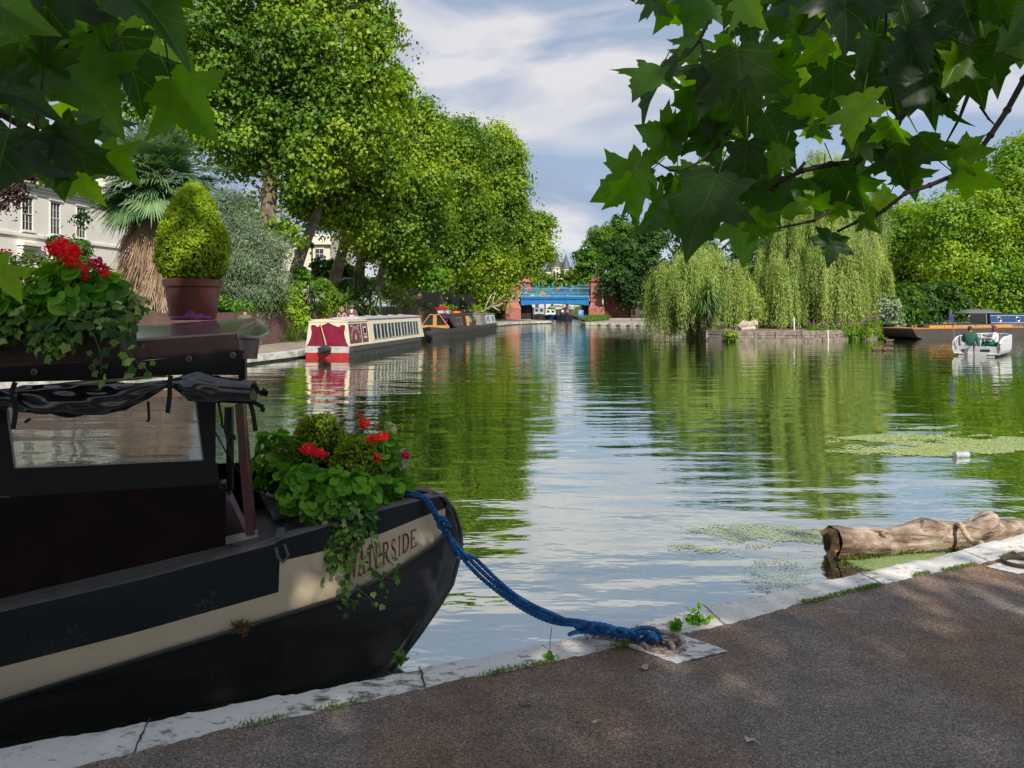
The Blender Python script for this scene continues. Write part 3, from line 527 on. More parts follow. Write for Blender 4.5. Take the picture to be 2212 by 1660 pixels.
# ================= TREES =================
LF_PLANE = leafmat('plane_leaf', [(.045, .115, .012), (.085, .195, .014), (.15, .285, .018), (.29, .41, .025)], .38)
LF_YEL = leafmat('yellow_plane_leaf', [(.068, .155, .012), (.14, .26, .014), (.23, .36, .018), (.40, .455, .025)], .38)  # yellower green, used for whole yellow-green crowns
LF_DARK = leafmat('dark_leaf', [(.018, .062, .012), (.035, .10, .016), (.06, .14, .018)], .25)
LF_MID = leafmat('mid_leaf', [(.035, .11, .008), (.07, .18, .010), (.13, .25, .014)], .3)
LF_BRIGHT = leafmat('bright_leaf', [(.088, .22, .014), (.175, .33, .018), (.29, .42, .026)], .38)
LF_OLIVE = leafmat('olive_leaf', [(.07, .13, .065), (.13, .21, .11), (.22, .29, .18)], .2)
LF_WILLOW = leafmat('willow_leaf', [(.13, .22, .04), (.26, .36, .09), (.46, .54, .16)], .35)
LF_COPPER = leafmat('copper_leaf', [(.03, .012, .012), (.06, .02, .02)], .2)
def blobs_px(L_, D0=None):
    out = []
    for q in L_:
        x, y, r = q[:3]; D = q[3] if len(q) > 3 else D0; rr = r*D/F; out.append((P(x, y, D), np.array([rr, rr*.9, rr*(q[4] if len(q) > 4 else 1)])))
    return out
def crown(name, blobs, n, size, m, parent, cr=None, per=26, T=T_LOBED, fill=.2, flat=.5, bias=0., tintc=.88, edge=.0, cav=None, holes=()):
    if cav is None:                                    # each blob breaks up into smaller boughs of foliage
        cav = 0; sb = []
        for c0, r3 in blobs:
            m_ = 15
            for k in range(m_):
                z_ = 1-2*(k+.5)/m_; a_ = k*2.39996+c0[0]; q_ = math.sqrt(1-z_*z_); d_ = np.array([q_*math.cos(a_), q_*math.sin(a_), z_])+rng.normal(size=3)*.22
                f_ = rng.uniform(.24, .46); sb.append((c0+r3*unit(d_)*(1.04-f_)*rng.uniform(.85, 1.12), r3*f_*np.array([1.1, 1.1, .82])))
        blobs = sb+[(c0-np.array([0, 0, .1])*r3, r3*.55) for c0, r3 in blobs]
    nb = len(blobs); C_ = np.array([q[0] for q in blobs]); Rr = np.array([q[1] for q in blobs]); wgt = (Rr[:, 0]*Rr[:, 2]); wgt = wgt/wgt.sum()
    nc = max(1, n//per); cc = []; dd = []; bi = []
    while len(cc) < nc:
        i = rng.choice(nb, p=wgt); d = unit(rng.normal(size=3)); 
        rad = rng.uniform(.82, 1.05) if rng.random() > fill else rng.uniform(.3, .85)
        wb = 1+.18*math.sin(5*d[0]+i*2)+.15*math.sin(7*d[2]+i)+.12*math.sin(9*d[1]+3*d[0]+i*3)
        p = C_[i]+d*Rr[i]*rad*wb
        if cav and (math.sin(p[0]*cav*1.3+2*math.sin(p[2]*cav))+math.sin(p[1]*cav+1.5*math.sin(p[0]*cav*.8))+math.sin(p[2]*cav*1.6+p[0]*cav*.5)) < -.35 and rng.random() < .93: continue
        if holes and any(math.hypot(p[0]/p[1]*F+CX-hx, HY-(p[2]-H)/p[1]*F-hy) < hr and p[1] < hd_ for hx, hy, hr, hd_ in holes): continue
        u = (p[None]-C_)/Rr; dist = np.sqrt((u**2).sum(1)); dist[i] = 9
        if dist.min() < .70 and rng.random() > fill*.5: continue
        cc.append(p); dd.append(d); bi.append(i)
    cc = np.array(cc); dd = np.array(dd)
    r0 = (cr*.62 if cr and cav == 0 and nb > 14 else cr) or float(np.mean(Rr[:, 0]))*.30
    k = np.repeat(np.arange(nc), per); csz = rng.uniform(.6, 1.5, nc)
    off = rng.normal(size=(nc*per, 3))*np.array([1, 1, flat])*(r0*csz[k])[:, None]
    off[:, 2] -= .25*(np.linalg.norm(off[:, :2], axis=1)**2)/r0
    pos = cc[k]+off
    nr = unit(.8*dd[k]+unit(off)*.5+np.array([0, 0, .55])+rng.normal(size=pos.shape)*.40)
    ct = rng.random(nc); lf_ = .22*np.sin(pos[:, 0]*.55+1.7*np.sin(pos[:, 2]*.4))+.14*np.sin(pos[:, 2]*.9+pos[:, 1]*.5); tint = np.clip(lf_+tintc*ct[k]+(1-tintc)*rng.random(len(k))+bias, 0, 1)
    al = np.array([0, 0, -1.])+rng.normal(size=pos.shape)*.7+dd[k]*.5
    return cloud(name, pos, nr, size*rng.uniform(.7, 1.3, len(k)), T, m, parent, tint, al), cc
def limbs(b, start, targets, r0, seed=0, wig=.12):
    start = np.array(start, float)
    for t in targets:
        t = np.array(t, float); L_ = np.linalg.norm(t-start); n = 6; pts = []
        mid = start+(t-start)*.45+np.array([0, 0, L_*.12])
        for i in range(n+1):
            u = i/n; p = (1-u)**2*start+2*u*(1-u)*mid+u*u*t; 
            if 0 < i < n: p = p+rng.normal(size=3)*L_*wig*.3
            pts.append(p)
        rr = r0*min(1, .35+.06*L_); b.tube(pts, [rr*(1-.85*i/n) for i in range(n+1)], 7)
def tree(name, label, base, trunk, tr, blobs, n, size, m, cat='tree', group=None, bark=BARK, ntw=26, **kw):
    """trunk: list of points from the ground up; tr: radii"""
    o = thing(name, label, cat, base, group=group)
    c, cc = crown('crown', blobs, n, size, m, o, **kw)
    b = MB(); 
    if trunk:
        b.tube([trunk[0]-np.array([0, 0, .3])]+list(trunk), [tr[0]*1.35]+list(tr), 12)
        top = np.array(trunk[-1])
        big = sorted(blobs, key=lambda q: -q[1][0]); limbs(b, top, [q[0] for q in big], tr[-1]*.9)
        for i in rng.choice(len(cc), min(ntw, len(cc)), replace=False):
            k = int(np.argmin([np.linalg.norm(cc[i]-q[0]) for q in blobs])); limbs(b, blobs[k][0]+rng.normal(size=3)*.2, [cc[i]], tr[-1]*.35)
        b.build('trunk', bark, o, ang=0)
    return o
def tp(*q): return [P(*a) for a in q]
G1 = 'plane trees along the left bank'
tree('plane_tree', 'tallest plane tree on the left bank, its forked dark trunk above the silvery bush', tuple(P(585, 620, 38)),
     tp((588, 640, 38), (584, 540, 38), (578, 470, 38), (585, 400, 38.2), (590, 330, 38.5)), [.52, .46, .44, .34, .30],
     blobs_px([(470, 120, 150), (600, 60, 150), (720, 120, 130), (520, 280, 120), (650, 330, 100), (740, 250, 110), (430, 20, 110), (560, -130, 190), (720, -70, 130), (800, 60, 62), (330, 110, 80), (395, 250, 62), (640, 210, 120), (300, 215, 50), (560, 440, 45), (610, 500, 40), (820, 160, 48)], 38),
     88000, .21, LF_PLANE, group=G1, cr=.62, bias=.04, fill=.3, ntw=70, holes=((585, 440, 40, 38.6), (580, 390, 34, 38.6), (590, 340, 26, 38.6), (610, 420, 26, 38.6)))
tree('plane_tree', 'plane tree with the pale forked trunk leaning right over the shrubs', tuple(P(638, 615, 41)),
     tp((632, 630, 41), (640, 580, 41), (655, 535, 41), (672, 495, 41), (700, 430, 42)), [.40, .34, .32, .28, .2],
     blobs_px([(790, 250, 85), (800, 340, 88), (720, 400, 90), (700, 440, 48), (660, 425, 48), (850, 190, 50), (760, 460, 55)], 43), 44000, .20, LF_PLANE, group=G1, cr=.55)
tree('plane_tree', 'plane tree with brown trunk leaning right, second leaning trunk from the silvery bush', tuple(P(725, 610, 46)),
     tp((718, 625, 46), (730, 580, 46), (742, 535, 46), (760, 490, 46)), [.42, .36, .32, .25],
     blobs_px([(860, 300, 85), (890, 390, 85), (840, 450, 76), (790, 490, 44), (870, 510, 46), (915, 260, 50)], 47), 48000, .20, LF_PLANE, group=G1, cr=.6, bias=.05)
tree('plane_tree', 'plane tree whose short pale trunk stands just right of the brown leaning one', tuple(P(775, 610, 50)),
     tp((774, 625, 50), (777, 580, 50), (785, 530, 50)), [.40, .36, .28], blobs_px([(820, 490, 50), (850, 550, 28), (800, 535, 26), (910, 470, 70)], 51), 16000, .20, LF_PLANE, group=G1, cr=.6)
tree('plane_tree', 'yellow-green plane tree in the middle of the left bank row', tuple(P(825, 615, 56)),
     tp((822, 630, 56), (824, 590, 56), (840, 520, 56)), [.36, .3, .24], blobs_px([(960, 320, 80), (985, 420, 80), (930, 500, 65), (1000, 300, 52), (985, 550, 36), (1010, 500, 50)], 58), 42000, .23, LF_YEL, group=G1, cr=.7, bias=-.15)
tree('plane_tree', 'plane tree with a straight pale trunk beside the timber fence', tuple(P(936, 640, 66)),
     tp((934, 655, 73), (935, 600, 73), (938, 540, 73)), [.36, .33, .26], blobs_px([(1060, 320, 62), (1080, 400, 62), (1050, 480, 60), (1100, 330, 34), (1095, 440, 40), (1020, 560, 48), (1070, 550, 40)], 70), 40000, .26, LF_YEL, group=G1, cr=.8, bias=-.1)
tree('plane_tree', 'last plane tree before the bridge, its boughs hanging over the brick pier', tuple(P(976, 632, 80)),
     tp((975, 650, 80), (976, 600, 80), (978, 540, 80)), [.42, .40, .36], blobs_px([(1140, 490, 50), (1155, 540, 42), (1105, 555, 42), (1060, 595, 36), (1078, 630, 18), (1040, 625, 26), (1170, 480, 22), (1080, 612, 22), (1020, 600, 40)], 88), 30000, .30, LF_YEL, group=G1, cr=.9, bias=-.25)
tree('small_tree', 'small fresh green tree under the plane trees above the shrubs', tuple(P(910, 615, 52)), tp((905, 640, 52), (908, 590, 52)), [.12, .1], blobs_px([(900, 585, 34, 52, .8), (940, 590, 26, 52, .8), (865, 590, 24, 52, .8)], 52), 6000, .22, LF_BRIGHT, cr=.45)
# hedge masses behind the left trees
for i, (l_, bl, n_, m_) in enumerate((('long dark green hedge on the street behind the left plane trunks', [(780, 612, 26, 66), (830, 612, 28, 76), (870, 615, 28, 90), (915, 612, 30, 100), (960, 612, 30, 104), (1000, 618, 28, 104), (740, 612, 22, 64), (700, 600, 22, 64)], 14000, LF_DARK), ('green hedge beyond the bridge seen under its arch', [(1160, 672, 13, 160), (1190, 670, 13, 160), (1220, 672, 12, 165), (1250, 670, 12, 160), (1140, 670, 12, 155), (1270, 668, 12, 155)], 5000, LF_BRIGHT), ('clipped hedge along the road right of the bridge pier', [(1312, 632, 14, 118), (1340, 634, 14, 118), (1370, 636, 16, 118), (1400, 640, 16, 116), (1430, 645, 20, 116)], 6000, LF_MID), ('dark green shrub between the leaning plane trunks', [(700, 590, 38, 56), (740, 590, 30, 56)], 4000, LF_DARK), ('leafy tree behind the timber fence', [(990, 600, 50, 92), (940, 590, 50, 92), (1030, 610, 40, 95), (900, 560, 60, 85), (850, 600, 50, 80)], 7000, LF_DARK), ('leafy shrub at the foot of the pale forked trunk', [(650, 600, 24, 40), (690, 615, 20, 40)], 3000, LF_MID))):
    tree('shrub', l_, tuple(P(bl[0][0], bl[0][1]+30, bl[0][3])), None, None, blobs_px(bl), n_, .28, m_, cat='shrub')
tree('silver_shrub', 'large silvery grey-green bush behind the clipped topiary', tuple(P(540, 690, 34)), tp((545, 690, 34), (540, 620, 34)), [.15, .1],
     blobs_px([(520, 500, 62), (560, 560, 62), (500, 600, 58), (545, 630, 52), (585, 530, 38), (500, 440, 42), (490, 650, 30), (595, 600, 30)], 34), 60000, .15, LF_OLIVE, cat='shrub', T=T_NARROW, cr=.34, per=40, fill=.4, flat=.8)
tree('copper_beech', 'dark purple-leaved branch of a copper beech in front of the white house', tuple(P(10, 640, 30)), tp((-60, 640, 30), (-60, 500, 30)), [.3, .25],
     blobs_px([(0, 400, 26), (30, 425, 20), (-50, 380, 60), (-10, 440, 16), (70, 375, 18), (45, 402, 10)], 30), 5000, .13, LF_COPPER, T=T_OVAL, bark=BARKD, cr=.25)
tree('small_tree', 'young feathery tree standing in front of the white house windows', tuple(P(150, 600, 24)), tp((158, 640, 24), (150, 560, 24)), [.05, .04],
     blobs_px([(130, 522, 22, 24, .6), (165, 530, 20, 24, .7), (150, 560, 20, 24), (175, 470, 12, 24), (180, 550, 20, 24)], 24), 1500, .13, LF_DARK, T=T_OVAL, cr=.2)
# behind and right of the bridge
G2 = 'trees beyond the bridge'
for l_, bx, D, bl, n_, s_, m_, kw in (
    ('yellow-green tree beyond the bridge left of the turrets', 1160, 150, [(1150, 600, 34), (1175, 612, 28), (1150, 585, 22), (1110, 610, 34)], 5000, .55, LF_YEL, dict(bias=-.2)),
    ('low bright tree beyond the bridge between turrets and dark tree', 1225, 160, [(1225, 610, 26), (1250, 600, 28), (1200, 622, 20)], 4500, .55, LF_YEL, dict(bias=-.3)),
    ('broad mid-green tree rising behind the right bridge pier', 1290, 125, [(1280, 560, 42), (1305, 520, 42), (1340, 500, 38), (1275, 600, 28), (1256, 552, 15)], 26000, .31, LF_MID, dict(bias=.1)),
    ('dark green spreading tree hanging over the brick wall by the bridge', 1375, 102, [(1350, 590, 48), (1395, 570, 50), (1335, 545, 42), (1400, 520, 45), (1365, 620, 40), (1320, 610, 26), (1420, 640, 34), (1440, 600, 40)], 34000, .27, LF_DARK, dict()),
    ('tall tree behind the smaller willow', 1480, 105, [(1480, 440, 78), (1570, 420, 80), (1430, 490, 46), (1500, 560, 60), (1650, 450, 60)], 26000, .33, LF_MID, dict()),
    ('dark leafy tree filling the gap behind the two willows', 1640, 95, [(1620, 560, 70), (1700, 600, 60), (1590, 640, 50), (1500, 640, 50)], 9000, .42, LF_DARK, dict())):
    tree('leafy_tree', l_, tuple(P(bx, 664+1.7*F/D, D)), tp((bx, 664+1.7*F/D, D), (bx, 640, D)), [.4, .3], blobs_px(bl, D), n_, s_, m_, group=G2, bark=BARKD, **kw)
G3 = 'bright plane trees behind the island'
tree('plane_tree', 'huge bright green plane tree at the right edge behind the blue boat', tuple(P(2130, 690, 80)), tp((2130, 695, 80), (2125, 640, 80), (2120, 560, 80)), [.6, .5, .4],
     blobs_px([(2080, 560, 90), (2180, 420, 105), (2150, 560, 110), (2120, 640, 52), (2050, 480, 66), (2200, 340, 60), (2240, 600, 90), (2290, 420, 120), (2060, 640, 34)], 80), 80000, .29, LF_BRIGHT, group=G3, cr=1.0, bias=.05, bark=BARKD)
tree('plane_tree', 'lighter green tree between the big willow and the huge plane', tuple(P(1960, 690, 92)), tp((1960, 695, 92), (1960, 560, 92)), [.5, .4],
     blobs_px([(1970, 480, 56), (1940, 540, 50), (2000, 560, 60), (1960, 610, 50), (1890, 600, 50)], 92), 26000, .30, LF_BRIGHT, group=G3, cr=1.0, bark=BARKD)
tree('plane_tree', 'dark base of foliage behind the moored blue boat', tuple(P(2150, 690, 100)), tp((2180, 690, 100), (2180, 600, 100)), [.5, .4],
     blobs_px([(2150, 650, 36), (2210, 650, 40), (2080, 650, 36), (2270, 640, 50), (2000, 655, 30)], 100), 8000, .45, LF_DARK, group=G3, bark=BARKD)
for l_, bl, n_, m_, nm in (('dark rounded bush on the right end of the island', [(1940, 650, 42, 56), (1965, 680, 26, 56), (1920, 690, 26, 54)], 8000, LF_MID, 'bush'), ('olive green rounded bush overhanging the barge bow', [(2030, 640, 40, 60), (2060, 665, 26, 60), (2000, 665, 36, 60), (2085, 650, 14, 60)], 9000, LF_DARK, 'bush'),
                           ('pale small willow bush beside the big willow', [(1915, 665, 24, 50, 1.2), (1925, 690, 14, 50)], 3000, LF_OLIVE, 'bush')):
    tree(nm, l_, tuple(P(bl[0][0], 712, bl[0][3])), tp((bl[0][0], 712, bl[0][3]), (bl[0][0], 680, bl[0][3])), [.12, .1], blobs_px(bl), n_, .2, m_, cat='bush', bark=BARKD, cr=.4)
# ---- willows ----
def willow(label, base, blobs, nst, trunk, tr, zmin, seed):
    o = thing('willow_tree', label, 'willow', base); r_ = np.random.default_rng(seed)
    pos = []; nrm = []; al = []; tint = []; wgt = np.array([q[1][0]**2 for q in blobs]); wgt /= wgt.sum(); tops = []
    nb = nst//20
    for kb in range(nb):                                   # bundles of strands hang together
        i = r_.choice(len(blobs), p=wgt); d = unit(r_.normal(size=3)); d[2] = abs(d[2])*.9+.02; d = unit(d)
        top = blobs[i][0]+blobs[i][1]*d*r_.uniform(.75, 1.03); tops.append(top); L0 = blobs[i][1][2]*r_.uniform(.9, 2.9); t0 = r_.random()
        for ks in range(26):
            p = top+r_.normal(size=3)*np.array([.17, .17, .25]); L_ = min(L0*r_.uniform(.45, 1.15), p[2]-zmin-r_.uniform(0, .5))
            if L_ < .4: continue
            n = int(L_/.085); u = np.linspace(0, 1, n)
            out = unit(np.array([d[0], d[1], 0])+1e-6)*(.25+.2*r_.random())
            q = p[None]+out[None]*np.sqrt(u)[:, None]+np.array([0, 0, -1.])[None]*(u*L_)[:, None]; q[:, :2] += np.cumsum(r_.normal(size=(n, 2))*.012, axis=0)
            q += r_.normal(size=q.shape)*.035
            pos.append(q); al.append(np.array([0, 0, -1.])+r_.normal(size=q.shape)*.38); nrm.append(np.array([d[0], d[1], .2])+r_.normal(size=q.shape)*.6); tint.append(np.clip(.8*t0+.25*r_.random(n), 0, 1))
    pos = np.concatenate(pos); cloud('curtain', pos, np.concatenate(nrm), r_.uniform(.15, .26, len(pos)), T_NARROW, LF_WILLOW, o, np.concatenate(tint), np.concatenate(al))
    b = MB(); b.tube(trunk, tr, 10)
    for t in [q[0]+np.array([0, 0, q[1][2]*.5]) for q in blobs]: limbs(b, trunk[-1], [t], tr[-1])
    for i in r_.choice(len(tops), 26): k = int(np.argmin([np.linalg.norm(tops[i]-q[0]) for q in blobs])); limbs(b, blobs[k][0]+np.array([0, 0, blobs[k][1][2]*.5]), [tops[i]], tr[-1]*.5)
    b.build('trunk', BARKD, o, ang=0); return o
willow('smaller weeping willow at the left tip of the island', tuple(P(1500, 705, 48)),
       blobs_px([(1500, 590, 58, 48, .9), (1455, 615, 50, 48, 1.1), (1560, 605, 46, 48, 1), (1440, 650, 36, 49, 1.2), (1520, 575, 50, 50), (1600, 640, 36, 50, 1)]), 3000, tp((1500, 715, 48), (1505, 660, 48), (1500, 600, 48)), [.4, .3, .22], .10, 3)
willow('big weeping willow in the centre of the island', tuple(P(1765, 705, 50)),
       blobs_px([(1760, 480, 90, 52, 1.1), (1700, 560, 66, 51), (1840, 540, 72, 52, 1.1), (1770, 390, 70, 52, .9), (1690, 450, 60, 52), (1850, 450, 60, 52), (1870, 600, 50, 51, 1.3), (1690, 600, 50, 50, 1.2), (1790, 560, 80, 50, 1.1), (1650, 620, 36, 51, 1.1), (1820, 610, 50, 49, 1.1)]), 6200, tp((1765, 712, 51), (1770, 620, 51), (1765, 500, 52)), [.6, .5, .35], .62, 5)
# ---- fan palm ----
PALM = leafmat('palm_frond', [(.06, .14, .05), (.12, .22, .09), (.23, .33, .16)], .2); DRY = leafmat('dry_palm_frond', [(.22, .14, .085), (.34, .24, .15), (.42, .32, .22)], .2)
po = thing('fan_palm', 'fan palm with a shaggy skirt of dry brown fronds', 'palm', tuple(P(335, 690, 28.4))); pc = P(335, 400, 28.4)
def blades(name, m, parent, fans, nb, seed=0, bw=.035, spread=2.4):
    r_ = np.random.default_rng(seed); V = []; Fc = []; T_ = []
    for (c, d, ln, dr) in fans:
        d = unit(d); side = unit(np.cross(d, [0, 0, 1.])+r_.normal(size=3)*.15); nn = unit(np.cross(side, d)); tt = r_.random()
        for k in range(nb):
            a = (k/(nb-1)-.5)*spread; dd = d*math.cos(a)+side*math.sin(a); L_ = ln*(1-.25*abs(a)/1.4)*r_.uniform(.85, 1.1); s = unit(np.cross(dd, nn))
            n0 = len(V)
            for u, wd in ((.04, .25), (.45, 1), (.8, .7), (1, .05)):
                p = c+dd*L_*u+nn*.12*L_*abs(a)*u+np.array([0, 0, -1.])*dr*L_*u**2.4*r_.uniform(.7, 1.3)
                V += [p-s*bw*wd, p+s*bw*wd]
            Fc += [(n0+2*i, n0+2*i+1, n0+2*i+3, n0+2*i+2) for i in range(3)]; T_ += [min(1, max(0, .6*tt+.4*r_.random()))]*8
    V = np.array(V); me = bpy.data.meshes.new(name); me.from_pydata([tuple(q) for q in (V-np.array(parent.location))], [], Fc); me.update()
    at = me.attributes.new('tint', 'FLOAT', 'POINT'); at.data.foreach_set('value', np.array(T_, np.float32)); me.materials.append(m); o = bpy.data.objects.new(name, me); link(o); o.parent = parent; return o
rp = np.random.default_rng(11); fans = []; pet = MB()
for k in range(115):
    az = rp.uniform(0, 2*math.pi); el = rp.uniform(-.7, 1.35); d = np.array([math.cos(az)*math.cos(el), math.sin(az)*math.cos(el), math.sin(el)]); L_ = rp.uniform(.55, 1.6)
    c = pc+d*L_+np.array([0, 0, .0]); fans.append((c, d+np.array([0, 0, -.15]), rp.uniform(1.3, 1.7), .25)); pet.tube([pc+np.array([0, 0, -.3]), pc+d*L_*.5+np.array([0, 0, .1]), c], [.03, .025, .02], 4)
blades('fronds', PALM, po, fans, 30, 1); pet.build('petioles', mat('petiole_green', (.12, .16, .06), .6), po, ang=0)
fans = []
for k in range(220):
    t = rp.random(); az = rp.uniform(0, 2*math.pi); z = pc[2]-.75-3.1*t; rr = .62+.36*math.sin(min(1, t*1.3)*2.4)+.12*(t > .6)
    c = np.array([pc[0]+math.cos(az)*rr*.8, pc[1]+math.sin(az)*rr*.8, z]); fans.append((c, np.array([math.cos(az)*.32, math.sin(az)*.32, -1]), rp.uniform(1.0, 1.5), .25))
blades('dry_skirt', DRY, po, fans, 13, 2, .022, 1.2)
b = MB(); b.tube([(pc[0], pc[1], 1.6), (pc[0], pc[1], pc[2]-.1)], [.42, .3], 12); b.build('trunk', BARKD, po, ang=0)
# ---- cordylines and spiky plants, low shrubs on the left bank ----
SPIKY = leafmat('cordyline_leaf', [(.05, .12, .03), (.10, .20, .05), (.20, .28, .10)], .25)
def rosette_fan(c, r_, n, ln, droop, r0=.02, up=.2):
    V = []; Fc = []
    for k in range(n):
        az = r_.uniform(0, 2*math.pi); el = r_.uniform(up-.9, 1.4); d = np.array([math.cos(az)*math.cos(el), math.sin(az)*math.cos(el), math.sin(el)]); s = unit(np.cross(d, [0, 0, 1.])); L_ = ln*r_.uniform(.75, 1.1); n0 = len(V)
        for u, wd in ((0, .6), (.35, 1), (.75, .8), (1, .05)):
            p = c+d*L_*u+np.array([0, 0, -1.])*droop*L_*u*u; V += [p-s*r0*wd, p+s*r0*wd]
        Fc += [(n0+2*i, n0+2*i+1, n0+2*i+3, n0+2*i+2) for i in range(3)]
    return V, Fc
def spiky(name, label, heads, base, ln=.75, n=70, droop=.35, w_=.028, m=None, cat='plant', group=None, seed=1):
    o = thing(name, label, cat, base, group=group); r_ = np.random.default_rng(seed); V = []; Fc = []; b = MB()
    for h in heads:
        v, f = rosette_fan(np.array(h), r_, n, ln, droop, w_); k = len(V); V += v; Fc += [tuple(i+k for i in q) for q in f]
        if h[2]-base[2] > .3: b.tube([base, (np.array(base)+np.array(h))/2+r_.normal(size=3)*.05, h], [.09, .07, .06], 6)
    me = bpy.data.meshes.new('leaves'); me.from_pydata([tuple(np.array(q)-np.array(base)) for q in V], [], Fc); me.update()
    at = me.attributes.new('tint', 'FLOAT', 'POINT'); at.data.foreach_set('value', np.repeat(r_.random(len(V)//8), 8).astype(np.float32)); me.materials.append(m or SPIKY)
    q = bpy.data.objects.new('leaves', me); link(q); q.parent = o
    if b.v: b.build('stems', BARKD, o, ang=0)
    return o
for i, (l_, hs, D, ln) in enumerate((('tall many-headed cordyline above the couple walking behind the waterbus', [(770, 600), (790, 615), (808, 625), (775, 640), (800, 655), (820, 640), (790, 675), (812, 690)], 48.5, 1.2),
                                     ('bright green cordyline left of the walking couple', [(748, 650), (735, 668)], 44.5, 1.4), ('spreading spiky plant among the shrubs beyond the roof end', [(655, 650), (672, 630), (640, 670), (665, 682)], 38.2, 1.15))):
    c = P(hs[0][0], 720, D); spiky('cordyline', l_, [P(x, y, D+random.uniform(-.4, .4)) for x, y in hs], (c[0], c[1], 1.0), ln, 75, .35, .03, seed=i)
spiky('cordyline', 'cordyline with drooping spiky leaves under the smaller willow on the island', [P(1532, 628, 46), P(1545, 645, 46), P(1520, 650, 46), P(1536, 665, 46.2)], tuple(P(1532, 708, 46)), 1.05, 80, .45, .035, seed=9)
REED = leafmat('reed_leaf', [(.08, .17, .02), (.16, .26, .04)], .3)
spiky('grass_clump', 'tall bright green grass clump at the foot of the towpath wall', [(*P(628, 735, 36.6)[:2], .35), (*P(640, 738, 36.4)[:2], .35), (*P(615, 735, 36)[:2], .35)], (P(628, 735, 36.6)[0], 36.6, .3), 1.4, 90, .35, .012, REED, seed=4)
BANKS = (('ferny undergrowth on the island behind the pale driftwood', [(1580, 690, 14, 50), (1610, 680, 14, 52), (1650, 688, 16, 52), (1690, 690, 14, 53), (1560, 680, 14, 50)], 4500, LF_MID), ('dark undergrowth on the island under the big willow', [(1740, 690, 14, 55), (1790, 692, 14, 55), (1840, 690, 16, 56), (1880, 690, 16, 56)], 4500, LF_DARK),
         ('climbing shrub on the brick wall behind the black narrowboat', [(930, 688, 11, 68.5), (960, 690, 11, 72), (905, 690, 10, 64)], 2600, LF_MID), ('leafy shrub against the brick wall behind the grey narrowboat', [(1012, 686, 11, 80), (1035, 688, 10, 83), (1052, 684, 11, 89), (988, 690, 10, 76)], 2600, LF_OLIVE),
         ('leafy green shrub spilling over the wall beyond the boat roof', [(625, 640, 26, 37.5), (600, 640, 22, 36.5), (640, 680, 26, 37.6), (610, 672, 18, 36.6)], 7000, LF_BRIGHT), ('dense shrub behind the blonde woman', [(715, 645, 26, 43.5), (690, 670, 20, 41.5), (700, 620, 18, 43)], 4500, LF_PLANE),
         ('dark bush behind the bearded man', [(760, 640, 26, 47), (740, 620, 20, 46), (780, 690, 16, 48)], 3500, LF_DARK), ('pale arching grassy shrub above the waterbus roof', [(850, 640, 28, 56), (880, 655, 26, 60), (910, 665, 22, 65), (845, 680, 22, 55), (890, 680, 18, 61), (935, 676, 14, 69)], 9000, leafmat('pale_shrub', [(.13, .22, .05), (.25, .33, .09), (.40, .42, .17)], .3)),
         ('feathery shrub above the black narrowboat', [(965, 655, 14, 74), (990, 655, 12, 79), (1005, 665, 12, 82), (950, 668, 10, 71)], 4000, LF_OLIVE), ('green bush between the grey narrowboat and the bridge', [(1040, 650, 15, 90), (1056, 668, 11, 92), (1030, 672, 12, 86)], 3000, LF_BRIGHT),
         ('yellow-green hedge below the silvery bush', [(470, 650, 18, 31), (500, 660, 12, 31.8), (530, 660, 12, 32.8), (560, 654, 14, 34), (590, 645, 16, 35.5)], 5000, LF_MID), ('dark ivy bush at the foot of the brick wall', [(1078, 672, 9, 96), (1076, 682, 8, 96)], 900, LF_DARK),
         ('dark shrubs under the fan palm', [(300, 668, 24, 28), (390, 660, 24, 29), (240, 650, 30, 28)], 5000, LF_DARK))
for l_, bl, n_, m_ in BANKS:
    c = P(bl[0][0], bl[0][1]+30, bl[0][3]); tree('shrub', l_, tuple(c), None, None, blobs_px(bl), n_, .14 if bl[0][3] < 60 else .25, m_, cat='shrub', T=T_OVAL, cr=.26, per=24, fill=.4)
# straggling bare branch by the grey boat
bo = thing('bare_branch', 'bare pale branch leaning over the grey narrowboat beside the bridge pier', 'branch', tuple(P(1030, 672, 68))); b = MB(); q = P(1028, 676, 68)
for pts in (((1028, 676), (1046, 672), (1062, 660), (1078, 648), (1092, 636)), ((1046, 672), (1052, 655), (1062, 636)), ((1062, 660), (1066, 645), (1070, 632)), ((1062, 662), (1078, 660), (1086, 655)), ((1064, 662), (1072, 668), (1080, 672))): b.tube([P(x, y, 68) for x, y in pts], [.07-.012*i for i in range(len(pts))], 6)
b.build('limbs', mat('bare_wood', (.50, .42, .34), .8), bo, ang=0)
